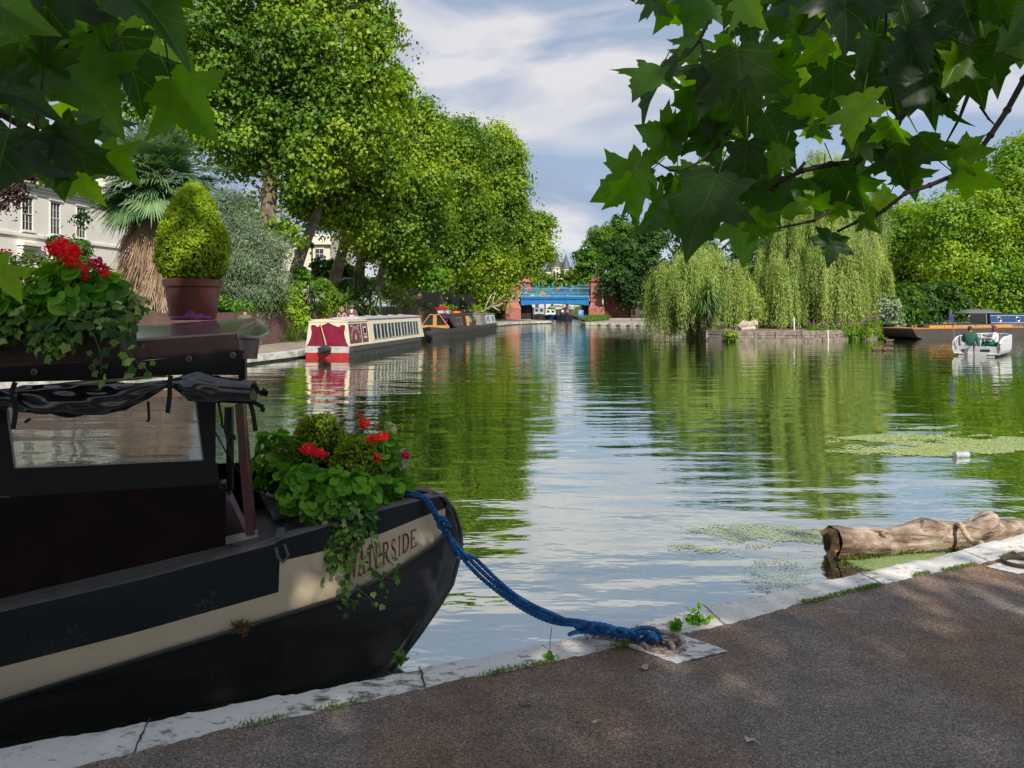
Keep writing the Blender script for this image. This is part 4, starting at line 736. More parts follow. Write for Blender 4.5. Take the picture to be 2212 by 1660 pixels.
# island details
for i, (px, y0, y1, l_) in enumerate(((1716, 686, 734, 'white post standing in the water at the front of the island'), (1789, 713, 738, 'short pale post in the water before the purple flowers'), (1937, 706, 724, 'thin pale post near the bow of the barge'))):
    D = F*H/(y1-HY); b = MB(); b.tube([P(px, y1+4, D), P(px-1, y0, D)], [.05, .05], 8); tag(b.build('mooring_post', WHITE), l_, 'post')
PURP = leafmat('purple_flower', [(.30, .04, .38), (.45, .10, .5)], .3)
for i, (px, l_) in enumerate(((1762, 'purple loosestrife clump at the left of the flowering bank'), (1808, 'purple loosestrife clump in the middle of the bank'), (1878, 'tallest purple loosestrife clump on the bank right of the willow'))):
    D = 45.0+i*.7; c = P(px, 735, D); o = thing('flower_clump', l_, 'flowers', (c[0], D, .1)); r_ = np.random.default_rng(i+40); S = []; FL = []
    for k in range(16):
        x = c[0]+r_.normal()*.32; y = D-.4+r_.normal()*.2; h = r_.uniform(.7, 1.25)+(.3 if i == 2 else 0)
        S += [(x+r_.normal()*.09, y, .1+h*u*.8) for u in r_.random(60)]; FL += [(x+r_.normal()*.018, y, h*.72+.32*u*h) for u in r_.random(26)]
    cloud('leaves', S, r_.normal(size=(len(S), 3)), .13, T_OVAL, LF_BRIGHT, o); cloud('flower_spikes', FL, r_.normal(size=(len(FL), 3)), .06, T_OVAL, PURP, o)
for i, (px, D, l_, r0) in enumerate(((1577, 43.2, 'green fern tuft growing from the timber wall under the willow', .4), (1690, 43.8, 'low green tuft on the island edge before the white post', .22), (1840, 45.4, 'rushes between the purple flower clumps', .5))):
    c = P(px, 725, D); tree('shrub', l_, (c[0], D, .1), None, None, [(np.array([c[0], D-.2, .35]), np.array([r0, r0*.6, r0*.8]))], 900, .12, LF_BRIGHT, cat='plant', T=T_OVAL, cr=.12)
lg = thing('driftwood', 'pale broken tree stump lying on the island', 'log', tuple(P(1615, 708, 46))); b = MB(); b.tube([P(1596, 708, 46), P(1606, 701, 46), P(1618, 702, 46.2), P(1632, 698, 46.4)], [.16, .26, .2, .24], 9); b.tube([P(1600, 712, 45.8), P(1630, 710, 46)], [.12, .16], 7)
b.build('wood', mat('pale_driftwood', (.50, .41, .33), .85, var=.25, vs_=3, bump=.02, bs=8), lg, ang=60)
GRS = leafmat('rank_grass', [(.07, .14, .02), (.14, .22, .04)], .3)
r_ = np.random.default_rng(3); n = 5000; Xg = r_.uniform(8.4, 12.4, n); Yg = 84+(Xg-8.4)*2.8+r_.uniform(0, 12, n)*.6; pg = np.stack([Xg, Yg, np.full(n, .3)], 1)
tag(cloud('long_grass', pg, r_.normal(size=(n, 3))*np.array([1, 1, .1]), r_.uniform(.4, .8, n), T_NARROW, GRS, None, None, np.array([0, 0, 1.])+r_.normal(size=(n, 3))*.3), 'rough green grass at the foot of the right bridge pier', 'grass', kind='stuff')
# ================= PEOPLE =================
BASE = dict(pelvis=(0,0,.94), waist=(0,0,1.08), chest=(0,0,1.28), neck=(0,0,1.47), head=(0,.01,1.57), crown=(0,.02,1.68))
for s_, k_ in ((-1, 'L'), (1, 'R')):
    BASE.update({'sh'+k_: (.165*s_,0,1.40), 'el'+k_: (.225*s_,-.03,1.13), 'wr'+k_: (.25*s_,.05,.90), 'ha'+k_: (.25*s_,.07,.83), 'hi'+k_: (.085*s_,0,.90), 'kn'+k_: (.10*s_,.03,.50), 'an'+k_: (.10*s_,-.01,.08), 'to'+k_: (.115*s_,.14,.03)})
EDG = [('pelvis','waist'),('waist','chest'),('chest','neck'),('neck','head'),('head','crown')]+[e for k_ in 'LR' for e in (('chest','sh'+k_),('sh'+k_,'el'+k_),('el'+k_,'wr'+k_),('wr'+k_,'ha'+k_),('pelvis','hi'+k_),('hi'+k_,'kn'+k_),('kn'+k_,'an'+k_),('an'+k_,'to'+k_))]
RAD = dict(pelvis=(.155,.11), waist=(.13,.095), chest=(.155,.105), neck=(.055,.058), head=(.078,.088), crown=(.070,.082), sh=(.062,.062), el=(.042,.042), wr=(.028,.024), ha=(.038,.018), hi=(.088,.088), kn=(.056,.058), an=(.038,.042), to=(.042,.028))
def person(label, loc, rz, pose=None, clothes=(), hair=None, hairlen=0, scale=1.0, group=None, girth=1.0, skin=None):
    """pose overrides joints; faces local +y. clothes: (name, material, bones, inflate)"""
    J = dict(BASE); J.update(pose or {}); o = thing('person', label, 'person', loc, rz, group)
    keys = list(J); me = bpy.data.meshes.new('body'); me.from_pydata([J[k] for k in keys], [(keys.index(a), keys.index(c)) for a, c in EDG], [])
    t = bpy.data.objects.new('body_src', me); link(t); t.modifiers.new('s', 'SKIN'); sv = me.skin_vertices[0].data
    for i, k in enumerate(keys):
        r = RAD[k] if k in RAD else RAD[k[:2]]; sv[i].radius = (r[0]*(girth if k in ('pelvis','waist','chest') else 1), r[1]*(girth if k in ('pelvis','waist','chest') else 1)); sv[i].use_root = (k == 'pelvis')
    ss = t.modifiers.new('u', 'SUBSURF'); ss.levels = 2; ss.render_levels = 2
    dg = bpy.context.evaluated_depsgraph_get(); ev = t.evaluated_get(dg); em = bpy.data.meshes.new_from_object(ev)
    V = np.array([v.co[:] for v in em.vertices]); Fs = [tuple(p.vertices) for p in em.polygons]; Nn = np.array([v.normal[:] for v in em.vertices]); FC = np.array([V[list(f)].mean(0) for f in Fs])
    bpy.data.objects.remove(t); bpy.data.meshes.remove(em)
    dist = []
    for a, c in EDG:
        A = np.array(J[a]); B_ = np.array(J[c]); d = B_-A; u = np.clip(((FC-A)@d)/(d@d), 0, 1); dist.append(np.linalg.norm(FC-A-u[:, None]*d, axis=1)/max(RAD.get(a, RAD.get(a[:2]))[0], .03))
    near = np.argmin(np.array(dist), 0)
    b = MB(); b.add(V*scale, Fs); hd = np.array(J['head']); cr_ = np.array(J['crown']); f = unit(np.array([0, 1., 0])) if 'face' not in J else unit(np.array(J['face'])); up = unit(cr_-hd); rt = np.cross(f, up); mid = (hd+cr_)/2
    if 'face' in J: pass
    b.tube([(mid+f*.078+up*.005)*scale, (mid+f*.105-up*.018)*scale], [.008*scale, .014*scale], 6)
    for s in (-1, 1):
        b.ell((mid+rt*.082*s-up*.005)*scale, (.012*scale, .018*scale, .026*scale), 8, 6)
        k_ = 'L' if s < 0 else 'R'; w0 = np.array(J['wr'+k_]); h0 = np.array(J['ha'+k_]); d = unit(h0-w0); sx = unit(np.cross(d, [0, 0, 1.]) if abs(d[2]) < .9 else np.array([0, 1., 0]))
        cup = unit(np.array([-s*.6, .3, 0]))
        for q, (of, ln) in enumerate(((-.027, .060), (-.009, .075), (.009, .070), (.026, .055))): b.tube([(h0+sx*of)*scale, (h0+sx*of*1.1+d*ln*.6)*scale, (h0+sx*of*1.1+d*ln+cup*.015)*scale], [.0095*scale, .0085*scale, .006*scale], 5)
        b.tube([(w0+d*.03+sx*-.028)*scale, (h0+sx*-.055+d*.012)*scale, (h0+sx*-.05+d*.04)*scale], [.011*scale, .0095*scale, .007*scale], 5)
    body = b.build('body', skin or SKIN, o, local=True, ang=0)
    e = MB()
    for s in (-1, 1): e.ell((mid+rt*.03*s+f*.078+up*.015)*scale, .011*scale, 8, 6)
    e.build('eyes', mat('eye', (.05, .035, .03), .2), body, local=True, ang=0)
    names = [a for a, c in EDG]; pair = [(a, c) for a, c in EDG]
    for nm, m, bones, infl in clothes:
        sel = [i for i in range(len(Fs)) if any(pair[near[i]] == q or (isinstance(q, str) and pair[near[i]][0][:2] == q) for q in bones)]
        if not any('head' in str(q) for q in bones): sel = [i for i in sel if FC[i][2] < J['neck'][2]-.005]
        if not sel: continue
        ids = sorted({v for i in sel for v in Fs[i]}); mp_ = {v: k for k, v in enumerate(ids)}
        me2 = MB(); me2.add((V[ids]+Nn[ids]*infl)*scale, [tuple(mp_[v] for v in Fs[i]) for i in sel]); q = me2.build(nm, m, o, local=True, ang=0)
        so_ = q.modifiers.new('t', 'SOLIDIFY'); so_.thickness = .006; so_.offset = 1
    if hair is not None:
        h = MB(); h.lathe([(max(.02, math.sin(math.pi*i/10)), -math.cos(math.pi*i/10)) for i in range(11)], n=16); n0 = len(h.v)
        Q = []
        for v in h.v:
            p = mid+up*.02-f*.018+rt*v[0]*.092+(-f)*v[1]*.10*-1+up*v[2]*.115; Q.append(p*scale)
        h.v = [tuple(p) for p in Q]; h.f = [fc for fc in h.f if not (np.mean([np.dot(np.array(h.v[i])/scale-mid, f) for i in fc]) > .035 and np.mean([np.dot(np.array(h.v[i])/scale-mid, up) for i in fc]) < .07) and np.mean([np.dot(np.array(h.v[i])/scale-mid, up) for i in fc]) > -.06]
        h.mi = [0]*len(h.f)
        if hairlen:
            for k in range(26):
                a = math.pi*(.05+1.9*k/25)-math.pi*.5; dd = rt*math.cos(a)*.085-f*math.sin(a)*.085 if math.sin(a) > -.45 else rt*.09*np.sign(math.cos(a))
                p0 = mid+up*.05+dd; h.tube([p0*scale, (p0-up*hairlen*.5+dd*.25+rng.normal(size=3)*.01)*scale, (p0-up*hairlen+dd*.1+rng.normal(size=3)*.012)*scale], [.022*scale, .022*scale, .008*scale], 5)
        h.build('hair', hair, o, local=True, ang=0)
    return o
TORSO = [('pelvis','waist'), ('waist','chest'), ('chest','neck'), ('chest','shL'), ('chest','shR')]
UARM = [('shL','elL'), ('shR','elR')]; LARM = [('elL','wrL'), ('elR','wrR')]
LEGS = [('pelvis','hiL'), ('pelvis','hiR'), ('hiL','knL'), ('hiR','knR')]; SHIN = [('knL','anL'), ('knR','anR')]; FEET = [('anL','toL'), ('anR','toR')]
CL = lambda n, c: mat(n, c, .85, var=.12, vs_=12, bump=.002, bs=60)
SHOE = CL('shoe_leather', (.05, .04, .035))
pm = P(760, 700, 38.0); pw = P(738, 700, 37.4)
person('bearded man in open brown jacket and pale shirt walking behind the waterbus', (pm[0], 38.0, .3), R(188), dict(knL=(-.10,.10,.50), anL=(-.10,.10,.09), toL=(-.11,.25,.05), knR=(.10,-.02,.50), anR=(.10,-.18,.10), toR=(.11,-.06,.03)),
       (('shirt', CL('pale_blue_shirt', (.55, .62, .75)), TORSO, .010), ('trousers', CL('grey_trousers', (.10, .10, .11)), LEGS+SHIN, .012), ('shoes', SHOE, FEET, .014), ('jacket_sleeves', CL('brown_jacket', (.16, .085, .055)), UARM+LARM+[('chest','shL'), ('chest','shR')], .026)), HAIRD, scale=1.08)
jk = MB(); jo = [o for o in bpy.data.objects if o.name == 'person'][0]
for s in (-1, 1):
    rows = []
    for z, rx, ry in ((.90, .175, .135), (1.08, .16, .125), (1.28, .185, .135), (1.40, .165, .12), (1.47, .08, .09)):
        rows.append([(s*rx*math.sin(a)*1.08, ry*math.cos(a)*1.08, z*1.08) for a in np.linspace(R(38), R(180), 12)])
    jk.grid(rows)
jkk = jk.build('jacket', CL('brown_jacket', 0), jo, local=True, ang=0); q = jkk.modifiers.new('t', 'SOLIDIFY'); q.thickness = .012
bd_ = MB(); bd_.ell((0, .08, 1.68), (.066, .05, .052), 12, 8); bd_.build('beard', HAIRD, jo, local=True, ang=0)
person('blonde woman in black strappy top and pale skirt beside the bearded man', (pw[0], 37.4, .3), R(186), dict(elL=(-.24,-.02,1.13), wrL=(-.29,.03,.90), knR=(.09,.10,.5), anR=(.09,.10,.09), toR=(.1,.25,.05), anL=(-.09,-.15,.1), toL=(-.1,-.03,.03)),
       (('top', CL('black_top', (.02, .025, .025)), [('waist','chest'), ('chest','neck')], .010), ('skirt', CL('pale_skirt', (.60, .60, .62)), [('pelvis','waist'), ('pelvis','hiL'), ('pelvis','hiR'), ('hiL','knL'), ('hiR','knR')], .02), ('shoes', SHOE, FEET, .014)), HAIRB, .26, scale=1.0, girth=.9)
pb = P(521, 700, 26.5); person('man in olive camouflage top standing alone by the brick wall', (pb[0]+.1, 26.6, .3), R(20), None,
       (('top', CL('camouflage_top', (.12, .12, .07)), TORSO+UARM, .014), ('trousers', CL('dark_trousers', (.05, .05, .06)), LEGS+SHIN, .012), ('shoes', SHOE, FEET, .014)), HAIRD, scale=.98)
for i, (px, c1, l_) in enumerate(((1121, (.02, .02, .03), 'person in dark clothes crossing the blue bridge'), (1143.5, (.55, .03, .04), 'person in red top crossing the blue bridge'), (1245, (.03, .12, .16), 'person in teal coat walking at the right end of the bridge'))):
    D = 107+i*.5; q = P(px+ (3 if i == 0 else 0), 640, D); person(l_, (max(q[0], 1.6), D, 3.42), R(90 if i != 1 else 190), None, (('top', CL('bridge_top_%d' % i, c1), TORSO+UARM+LARM, .016), ('trousers', CL('dark_trousers', 0), LEGS+SHIN, .012), ('shoes', SHOE, FEET, .014)), HAIRD)
q = P(1385, 690, 96); person('person in white shirt beyond the right towpath behind the willow fringe', (q[0]+2.2, 84, .3), R(180), None, (('shirt', CL('white_shirt', (.75, .75, .74)), TORSO+UARM+LARM, .016), ('trousers', CL('dark_trousers', 0), LEGS+SHIN, .012), ('shoes', SHOE, FEET, .014)), HAIRD)
# ================= BOATS =================
def text_mesh(mb, txt, size, M, depth=.004):
    cu = bpy.data.curves.new('t', 'FONT'); cu.body = txt; cu.size = size; cu.align_x = 'CENTER'; cu.align_y = 'CENTER'; cu.resolution_u = 3
    o = bpy.data.objects.new('t', cu); link(o); dg = bpy.context.evaluated_depsgraph_get(); me = bpy.data.meshes.new_from_object(o.evaluated_get(dg))
    mb.add([tuple(M @ v.co) for v in me.vertices], [tuple(p.vertices) for p in me.polygons]); bpy.data.objects.remove(o); bpy.data.meshes.remove(me)
def hull(parent, L_, B_, zg, m, bow=1.6, stern=1.0, sheer=.12, blunt=.0, zb=-.4, name='hull', rim=None):
    n = 40; st = np.linspace(0, L_, n); rows = {}
    def hb(x):
        f = 1.0
        if x < bow: f = blunt+(1-blunt)*math.sin(math.pi/2*min(1, x/bow))**.8
        if x > L_-stern: f = min(f, .35+.65*math.sqrt(max(0, 1-((x-L_+stern)/stern)**2)))
        return B_/2*max(f, .03)
    def zt(x): return zg+sheer*max(0, 1-x/(bow*1.3))**2
    b = MB(); prof = ((zb, .86), (0, .93), (.10, .97), (zg*.55, 1.0), (zg*.56, 1.03), (zg*.66, 1.03), (zg*.67, 1.0), (1, .97))
    for s in (-1, 1):
        rows = []
        for z, f in prof:
            rows.append([(x+(max(0, 1-x/(bow))*.35*(1-(z if z < 1 else zg)/zg) if blunt < .5 else 0), s*hb(x)*f, (zt(x) if z == 1 else z*(zt(x)/zg if z > .2 else 1))) for x in st])
        b.grid(rows if s < 0 else rows[::-1])
    b.grid([[(x, -hb(x)*.97, zt(x)) for x in st], [(x, -hb(x)*.88, zt(x)+.004) for x in st], [(x, -hb(x)*.86, zt(x)-.10) for x in st], [(x, hb(x)*.86, zt(x)-.10) for x in st], [(x, hb(x)*.88, zt(x)+.004) for x in st], [(x, hb(x)*.97, zt(x)) for x in st]])
    for x, z in ((0, 1), (L_, 1)):
        ring = [(x+(.35*(1-zz/zg) if x == 0 and blunt < .5 else 0), s*hb(x)*f, zt(x) if zz_ == 1 else zz_) for s, seq in ((-1, prof), (1, prof[::-1])) for zz_, f in seq for zz in (min(zz_, zg),)]
        b.quad(*ring)
    return b.build(name, m, parent, local=True)
def cabin_box(b, x0, x1, B0, B1, z0, z1, camber=.06, rake0=0, rake1=0):
    V = [(x0, -B0/2, z0), (x1, -B0/2, z0), (x1, B0/2, z0), (x0, B0/2, z0), (x0+rake0, -B1/2, z1), (x1-rake1, -B1/2, z1), (x1-rake1, B1/2, z1), (x0+rake0, B1/2, z1)]
    b.add(V, [(0,1,5,4), (1,2,6,5), (2,3,7,6), (3,0,4,7)])
def roof(b, x0, x1, B1, z, camber=.06, over=.03, th=.04):
    n = 8; r1 = []; r2 = []
    for x in (x0-over, x1+over):
        r1.append([(x, (B1/2+over)*(-1+2*i/n), z+camber*(1-(-1+2*i/n)**2)+th) for i in range(n+1)]); r2.append([(x, (B1/2+over)*(-1+2*i/n), z) for i in range(n+1)])
    b.grid(r1); b.grid(r2[::-1]); 
    for k in (0, 1): b.quad(*(r1[k]+r2[k][::-1]))
    for i in (0, n): b.quad(r1[0][i], r1[1][i], r2[1][i], r2[0][i])
def side_pt(x, z, z0, z1, B0, B1, s=-1, off=.004): t = (z-z0)/(z1-z0); return np.array([x, s*((B0+(B1-B0)*t)/2+off), z])
def side_panel(b, x0, x1, za, zb_, z0, z1, B0, B1, s=-1, off=.004):
    b.quad(*[side_pt(x, z, z0, z1, B0, B1, s, off) for x, z in ((x0, za), (x1, za), (x1, zb_), (x0, zb_))])
# --- waterbus ---
CREAM2 = mat('pale_cream_paint', (.70, .63, .46), .5, var=.06)
wb = thing('narrowboat', 'maroon and cream waterbus narrowboat with long row of windows', 'boat', (-7.21, 28.94, 0), R(81.1), None); B_ = 1.9
hull(wb, 11.0, B_, .47, mat('grey_hull', (.055, .052, .05), .55, var=.3, vs_=3), bow=.5, stern=1.7, sheer=0, blunt=.93)
b = MB(); b.add([(-.03, -.90, .22), (-.03, .90, .22), (-.03, .90, .47), (-.03, -.90, .47)], [(0,1,2,3)]); b.box((-.02, 0, .34), (.03, 1.80, .25)); b.build('white_band', mat('worn_white', (.50, .50, .50), .5), wb, local=True, smooth=False)
b = MB(); b.box((-.02, 0, .10), (.035, 1.76, .24)); b.build('red_band', mat('red_paint', (.40, .025, .02), .5), wb, local=True, smooth=False)
b = MB(); z0, z1, B0, B1 = .47, 1.42, 1.80, 1.58; cabin_box(b, .02, 2.3, B0, B1, z0, z1, rake0=.05); roof(b, .08, 2.3, B1, z1, .04); b.build('front_cabin', CREAM2, wb, local=True, smooth=False)
def curvy():                                           # the scalloped maroon panel on the end
    h = [(.0, .98), (.12, .92), (.30, .84), (.44, .80), (.53, .86), (.62, .89), (.71, .84), (.70, .72), (.67, .55), (.71, .35), (.78, .15), (.88, .0)]
    return [(x, z) for x, z in h[::-1]]+[(-x, z) for x, z in h[1:]]
b = MB(); pts = [(-.0+(.05*z)+.012, x, z0+z*(z1-z0)) for x, z in curvy()]; b.add(pts+[(p[0]+.02, p[1], p[2]) for p in pts], [tuple(range(len(pts)))]); b.build('end_panel', mat('crimson_paint', (.21, .006, .034), .4, var=.2, vs_=5), wb, local=True, smooth=False)
b = MB(); b.tube([(-.06, .28, 1.40), (-.12, .06, .72)], [.022, .028], 8); b.tube([(-.12, .06, .72), (-.13, .0, .50)], [.035, .03], 8); b.build('tiller', mat('tiller_wood', (.55, .33, .17), .5), wb, local=True)
b = MB(); b.tube([(-.17, .30, .38), (-.24, .12, .34), (-.25, -.04, .40), (-.15, -.22, .37)], [.05, .15, .15, .06], 10); b.tube([(-.10, .08, .55), (-.2, .04, .40), (-.22, .02, .24)], [.06, .13, .1], 10); b.build('rope_fender', mat('tarred_rope', (.035, .035, .04), .95, bump=.02, bs=60), wb, local=True)
b = MB(); side_panel(b, .12, 1.42, .56, 1.34, z0, z1, B0, B1); side_panel(b, 1.50, 2.22, .56, 1.34, z0, z1, B0, B1); b.build('side_panel', mat('dull_maroon', (.17, .035, .045), .4), wb, local=True, smooth=False)
b = MB()
for i, chx in enumerate('LONDON WATERBUS CO'):
    a = math.pi*(1-(i+.5)/18); x = .77+.46*math.cos(a); z = .72+.46*math.sin(a); p = side_pt(x, z, z0, z1, B0, B1, -1, .012)
    if chx != ' ': text_mesh(b, chx, .19, Matrix.Translation(Vector(p)) @ Matrix.Rotation(R(96.5), 4, 'X') @ Matrix.Rotation(a-math.pi/2, 4, 'Z'))
b.build('lettering', WHITE, wb, local=True, smooth=False)
b = MB()
for x0 in (.30, .42, .54, 1.05, 1.17, 1.60, 2.0): b.quad(*[side_pt(x, z, z0, z1, B0, B1, -1, .011) for x, z in ((x0, 1.22), (x0+.06, 1.22), (x0+.06, 1.30), (x0, 1.30))])
b.quad(*[side_pt(x, z, z0, z1, B0, B1, -1, .011) for x, z in ((.72, .70), (.82, .70), (.85, .85), (.77, .98), (.69, .85))]); b.quad(*[side_pt(x, z, z0, z1, B0, B1, -1, .011) for x, z in ((1.66, .72), (2.06, .72), (2.06, .82), (1.66, .82))]); b.build('painted_ornament', mat('off_white_paint', (.6, .52, .48), .5), wb, local=True, smooth=False)
b = MB(); side_panel(b, 1.66, 2.04, .88, 1.20, z0, z1, B0, B1, off=.012); wv = b.build('side_window', WHITE, wb, local=True, smooth=False); b = MB(); side_panel(b, 1.70, 2.0, .92, 1.16, z0, z1, B0, B1, off=.018); b.build('glass', GLASS, wv, local=True, smooth=False)
zc0, zc1, C0, C1 = .45, 1.50, 1.84, 1.60; b = MB()
def frame_side(b, s):
    side_panel(b, 2.3, 10.6, zc0, .62, zc0, zc1, C0, C1, s); side_panel(b, 2.3, 10.3, 1.30, zc1, zc0, zc1, C0, C1, s); side_panel(b, 2.3, 2.8, .62, 1.30, zc0, zc1, C0, C1, s); side_panel(b, 9.72, 10.2, .62, 1.30, zc0, zc1, C0, C1, s)
frame_side(b, -1); frame_side(b, 1); b.quad((2.3, -C0/2, zc0), (2.3, C0/2, zc0), (2.3, C1/2, zc1), (2.3, -C1/2, zc1)); b.quad((10.6, -C0/2, zc0), (10.6, C0/2, zc0), (10.3, C1/2, zc1), (10.3, -C1/2, zc1)); b.build('saloon', CREAM2, wb, local=True, smooth=False)
b = MB(); roof(b, 2.25, 10.4, C1, zc1, .07, .05, .03)
for x in (3, 4.6, 6.2, 7.8, 9.4): b.box((x, 0, zc1+.115), (.25, .18, .04))
b.build('roof', mat('pale_grey_roof', (.42, .43, .46), .5), wb, local=True, smooth=False)
for s in (-1, 1):
    for i in range(7):
        x0 = 2.84+i*.985; b = MB()
        for k in range(3):
            xa = x0+k*.46; b.bar(side_pt(xa, .62, zc0, zc1, C0, C1, s, .01), side_pt(xa, 1.30, zc0, zc1, C0, C1, s, .01), .045 if k % 2 else .06, .02, (0, s, 0))
        b.bar(side_pt(x0, .63, zc0, zc1, C0, C1, s, .01), side_pt(x0+0.92, .63, zc0, zc1, C0, C1, s, .01), .02, .03, (0, s, 0)); b.bar(side_pt(x0, 1.29, zc0, zc1, C0, C1, s, .01), side_pt(x0+0.92, 1.29, zc0, zc1, C0, C1, s, .01), .02, .03, (0, s, 0))
        wv = b.build('window', mat('pale_frame', (.50, .51, .50), .5), wb, local=True, smooth=False)
        b = MB(); side_panel(b, x0, x0+0.92, .62, 1.30, zc0, zc1, C0, C1, s, -.005); b.build('glass', GLASS, wv, local=True, smooth=False)
b = MB(); 
for s in (-1, 1): b.tube([(.1, s*.72, 1.50), (2.2, s*.72, 1.50)], .02, 6)
for x in (.12, .8, 1.5, 2.2):
    for s in (-1, 1): b.tube([(x, s*.72, 1.42), (x, s*.72, 1.5)], .015, 5)
b.tube([(.1, -.72, 1.5), (.1, .72, 1.5)], .02, 6); b.build('roof_rail', mat('pale_pink_rail', (.60, .42, .36), .5), wb, local=True)
b = MB(); b.box((10.45, -.55, 1.0), (.03, .5, .7), ry=R(-16)); b.build('blue_door', BLUE, wb, local=True, smooth=False)
# --- black narrowboat with timber cratch ---
nb2 = thing('narrowboat', 'black narrowboat with pale timber cratch front and open side door', 'boat', (-5.0, 45.0, 0), R(81)); DK = mat('dark_grey_paint', (.045, .038, .038), .5); NAVY = mat('navy_canvas', (.010, .014, .035), .7)
hull(nb2, 9.6, 2.0, .66, RUST_BLACK, 1.5, .8, .14); z0, z1, B0, B1 = .66, 1.48, 1.84, 1.56
b = MB(); cabin_box(b, 3.1, 8.9, B0, B1, z0, z1, rake1=.05); roof(b, 3.1, 8.85, B1, z1, .06); b.build('cabin', DK, nb2, local=True, smooth=False)
PINE = mat('varnished_pine', (.58, .29, .10), .4, var=.1, vs_=3)
b = MB(); x = 1.2
for y0_, y1_, in ((-.90, -.24), (.24, .90)):
    pass
b.add([(x, -.12, .70), (x, .12, .70), (x, .12, 1.56), (x, -.12, 1.56)], [(0,1,2,3)])
for s in (-1, 1):
    b.bar((x, s*.92, .72), (x, s*.30, 1.56), .04, .09, (1, 0, 0)); b.bar((x, s*.10, .78), (x, s*.90, .78), .05, .19, (0, 0, 1)); b.bar((x, s*.1, 1.54), (x, s*.32, 1.54), .05, .06)
b.build('cratch_board', PINE, nb2, local=True, smooth=False)
b = MB()
for s in (-1, 1): b.quad((x+.03, s*.12, .87), (x+.03, s*.82, .87), (x+.03, s*.32, 1.52), (x+.03, s*.12, 1.52))
b.build('cratch_window', GLASS, nb2, local=True, smooth=False)
b = MB(); b.grid([[(xx, s, z) for s, z in ((-.96, .72), (-.94, .74), (-.34, 1.60), (.34, 1.60), (.94, .74), (.96, .72))] for xx in (2.5, 3.15)]); b.grid([[(xx, s, z) for s, z in ((-.60, 1.30), (-.34, 1.60), (.34, 1.60), (.94, .74))] for xx in (1.15, 2.5)]); b.build('cratch_cover', NAVY, nb2, local=True, ang=30)
for i, xx in enumerate((3.55, 4.55)):
    b = MB(); side_panel(b, xx, xx+.36, .86, 1.34, z0, z1, B0, B1, off=.01); wv = b.build('window', mat('brass_frame', (.42, .26, .16), .4), nb2, local=True, smooth=False); b = MB(); side_panel(b, xx+.07, xx+.29, .95, 1.27, z0, z1, B0, B1, off=.016); b.build('glass', GLASS, wv, local=True, smooth=False)
b = MB(); side_panel(b, 5.4, 6.3, .72, 1.42, z0, z1, B0, B1, off=.008); b.build('side_hatch', mat('interior_shade', (.004, .004, .005), .9), nb2, local=True, smooth=False)  # no opening: flat black panel painted for the shade inside the hatch
b = MB(); b.box((6.38, -.93, 1.06), (.05, .28, .66)); b.build('hatch_door', PINE, nb2, local=True, smooth=False)
b = MB()
for k in range(7): x_ = 7.25+.11*k; b.bar(side_pt(x_, .92+.05*(k % 3), z0, z1, B0, B1, -1, .01), side_pt(x_+.09*(-1)**k, 1.25-.04*(k % 2), z0, z1, B0, B1, -1, .01), .03, .01, (0, 1, 0))
b.build('painted_flourish', mat('pale_blue_white', (.5, .6, .68), .5), nb2, local=True, smooth=False)
b = MB(); b.ell((.0, 0, .38), (.17, .3, .2), 12, 8); b.build('bow_fender', mat('tarred_rope', 0), nb2, local=True)
q = nb2.matrix_basis
def onb(root, x, y, z): return tuple((Matrix.Translation(root.location) @ Matrix.Rotation(root.rotation_euler.z, 4, 'Z')) @ Vector((x*root.scale[0], y*root.scale[1], z*root.scale[2])))
person('boater in bright pink top stooping in the black narrowboat bow', onb(nb2, 2.1, -.35, .15), R(10), dict(chest=(0,.06,1.25), neck=(0,.12,1.43), head=(0,.16,1.52), crown=(0,.19,1.62), elR=(.24,.15,1.15), wrR=(.22,.35,1.1), haR=(.21,.42,1.1)), (('top', CL('pink_top', (.75, .03, .25)), TORSO+UARM, .014), ('trousers', CL('rust_trousers', (.35, .08, .04)), LEGS+SHIN, .014), ('shoes', SHOE, FEET, .012)), HAIRD, scale=.82)
# --- grey narrowboat ---
nb3 = thing('narrowboat', 'grey narrowboat with white side panel moored nearest the bridge', 'boat', (-3.6, 54.9, 0), R(81)); hull(nb3, 9.3, 2.0, .62, RUST_BLACK, 1.2, .8, .1); z0, z1, B0, B1 = .62, 1.42, 1.84, 1.5
b = MB(); cabin_box(b, 2.2, 8.7, B0, B1, z0, z1, rake0=.4, rake1=.2); roof(b, 2.6, 8.5, B1, z1, .06); b.build('cabin', mat('taupe_paint', (.20, .17, .155), .5), nb3, local=True, smooth=False)
b = MB(); side_panel(b, 4.3, 8.4, .70, 1.36, z0, z1, B0, B1, off=.008); wp = b.build('white_panel', mat('pale_grey_panel', (.52, .55, .60), .5), nb3, local=True, smooth=False)
for xx in (4.9, 5.5, 7.0, 7.6): b = MB(); side_panel(b, xx, xx+.3, .85, 1.25, z0, z1, B0, B1, off=.014); b.build('window', GLASS, nb3, local=True, smooth=False)
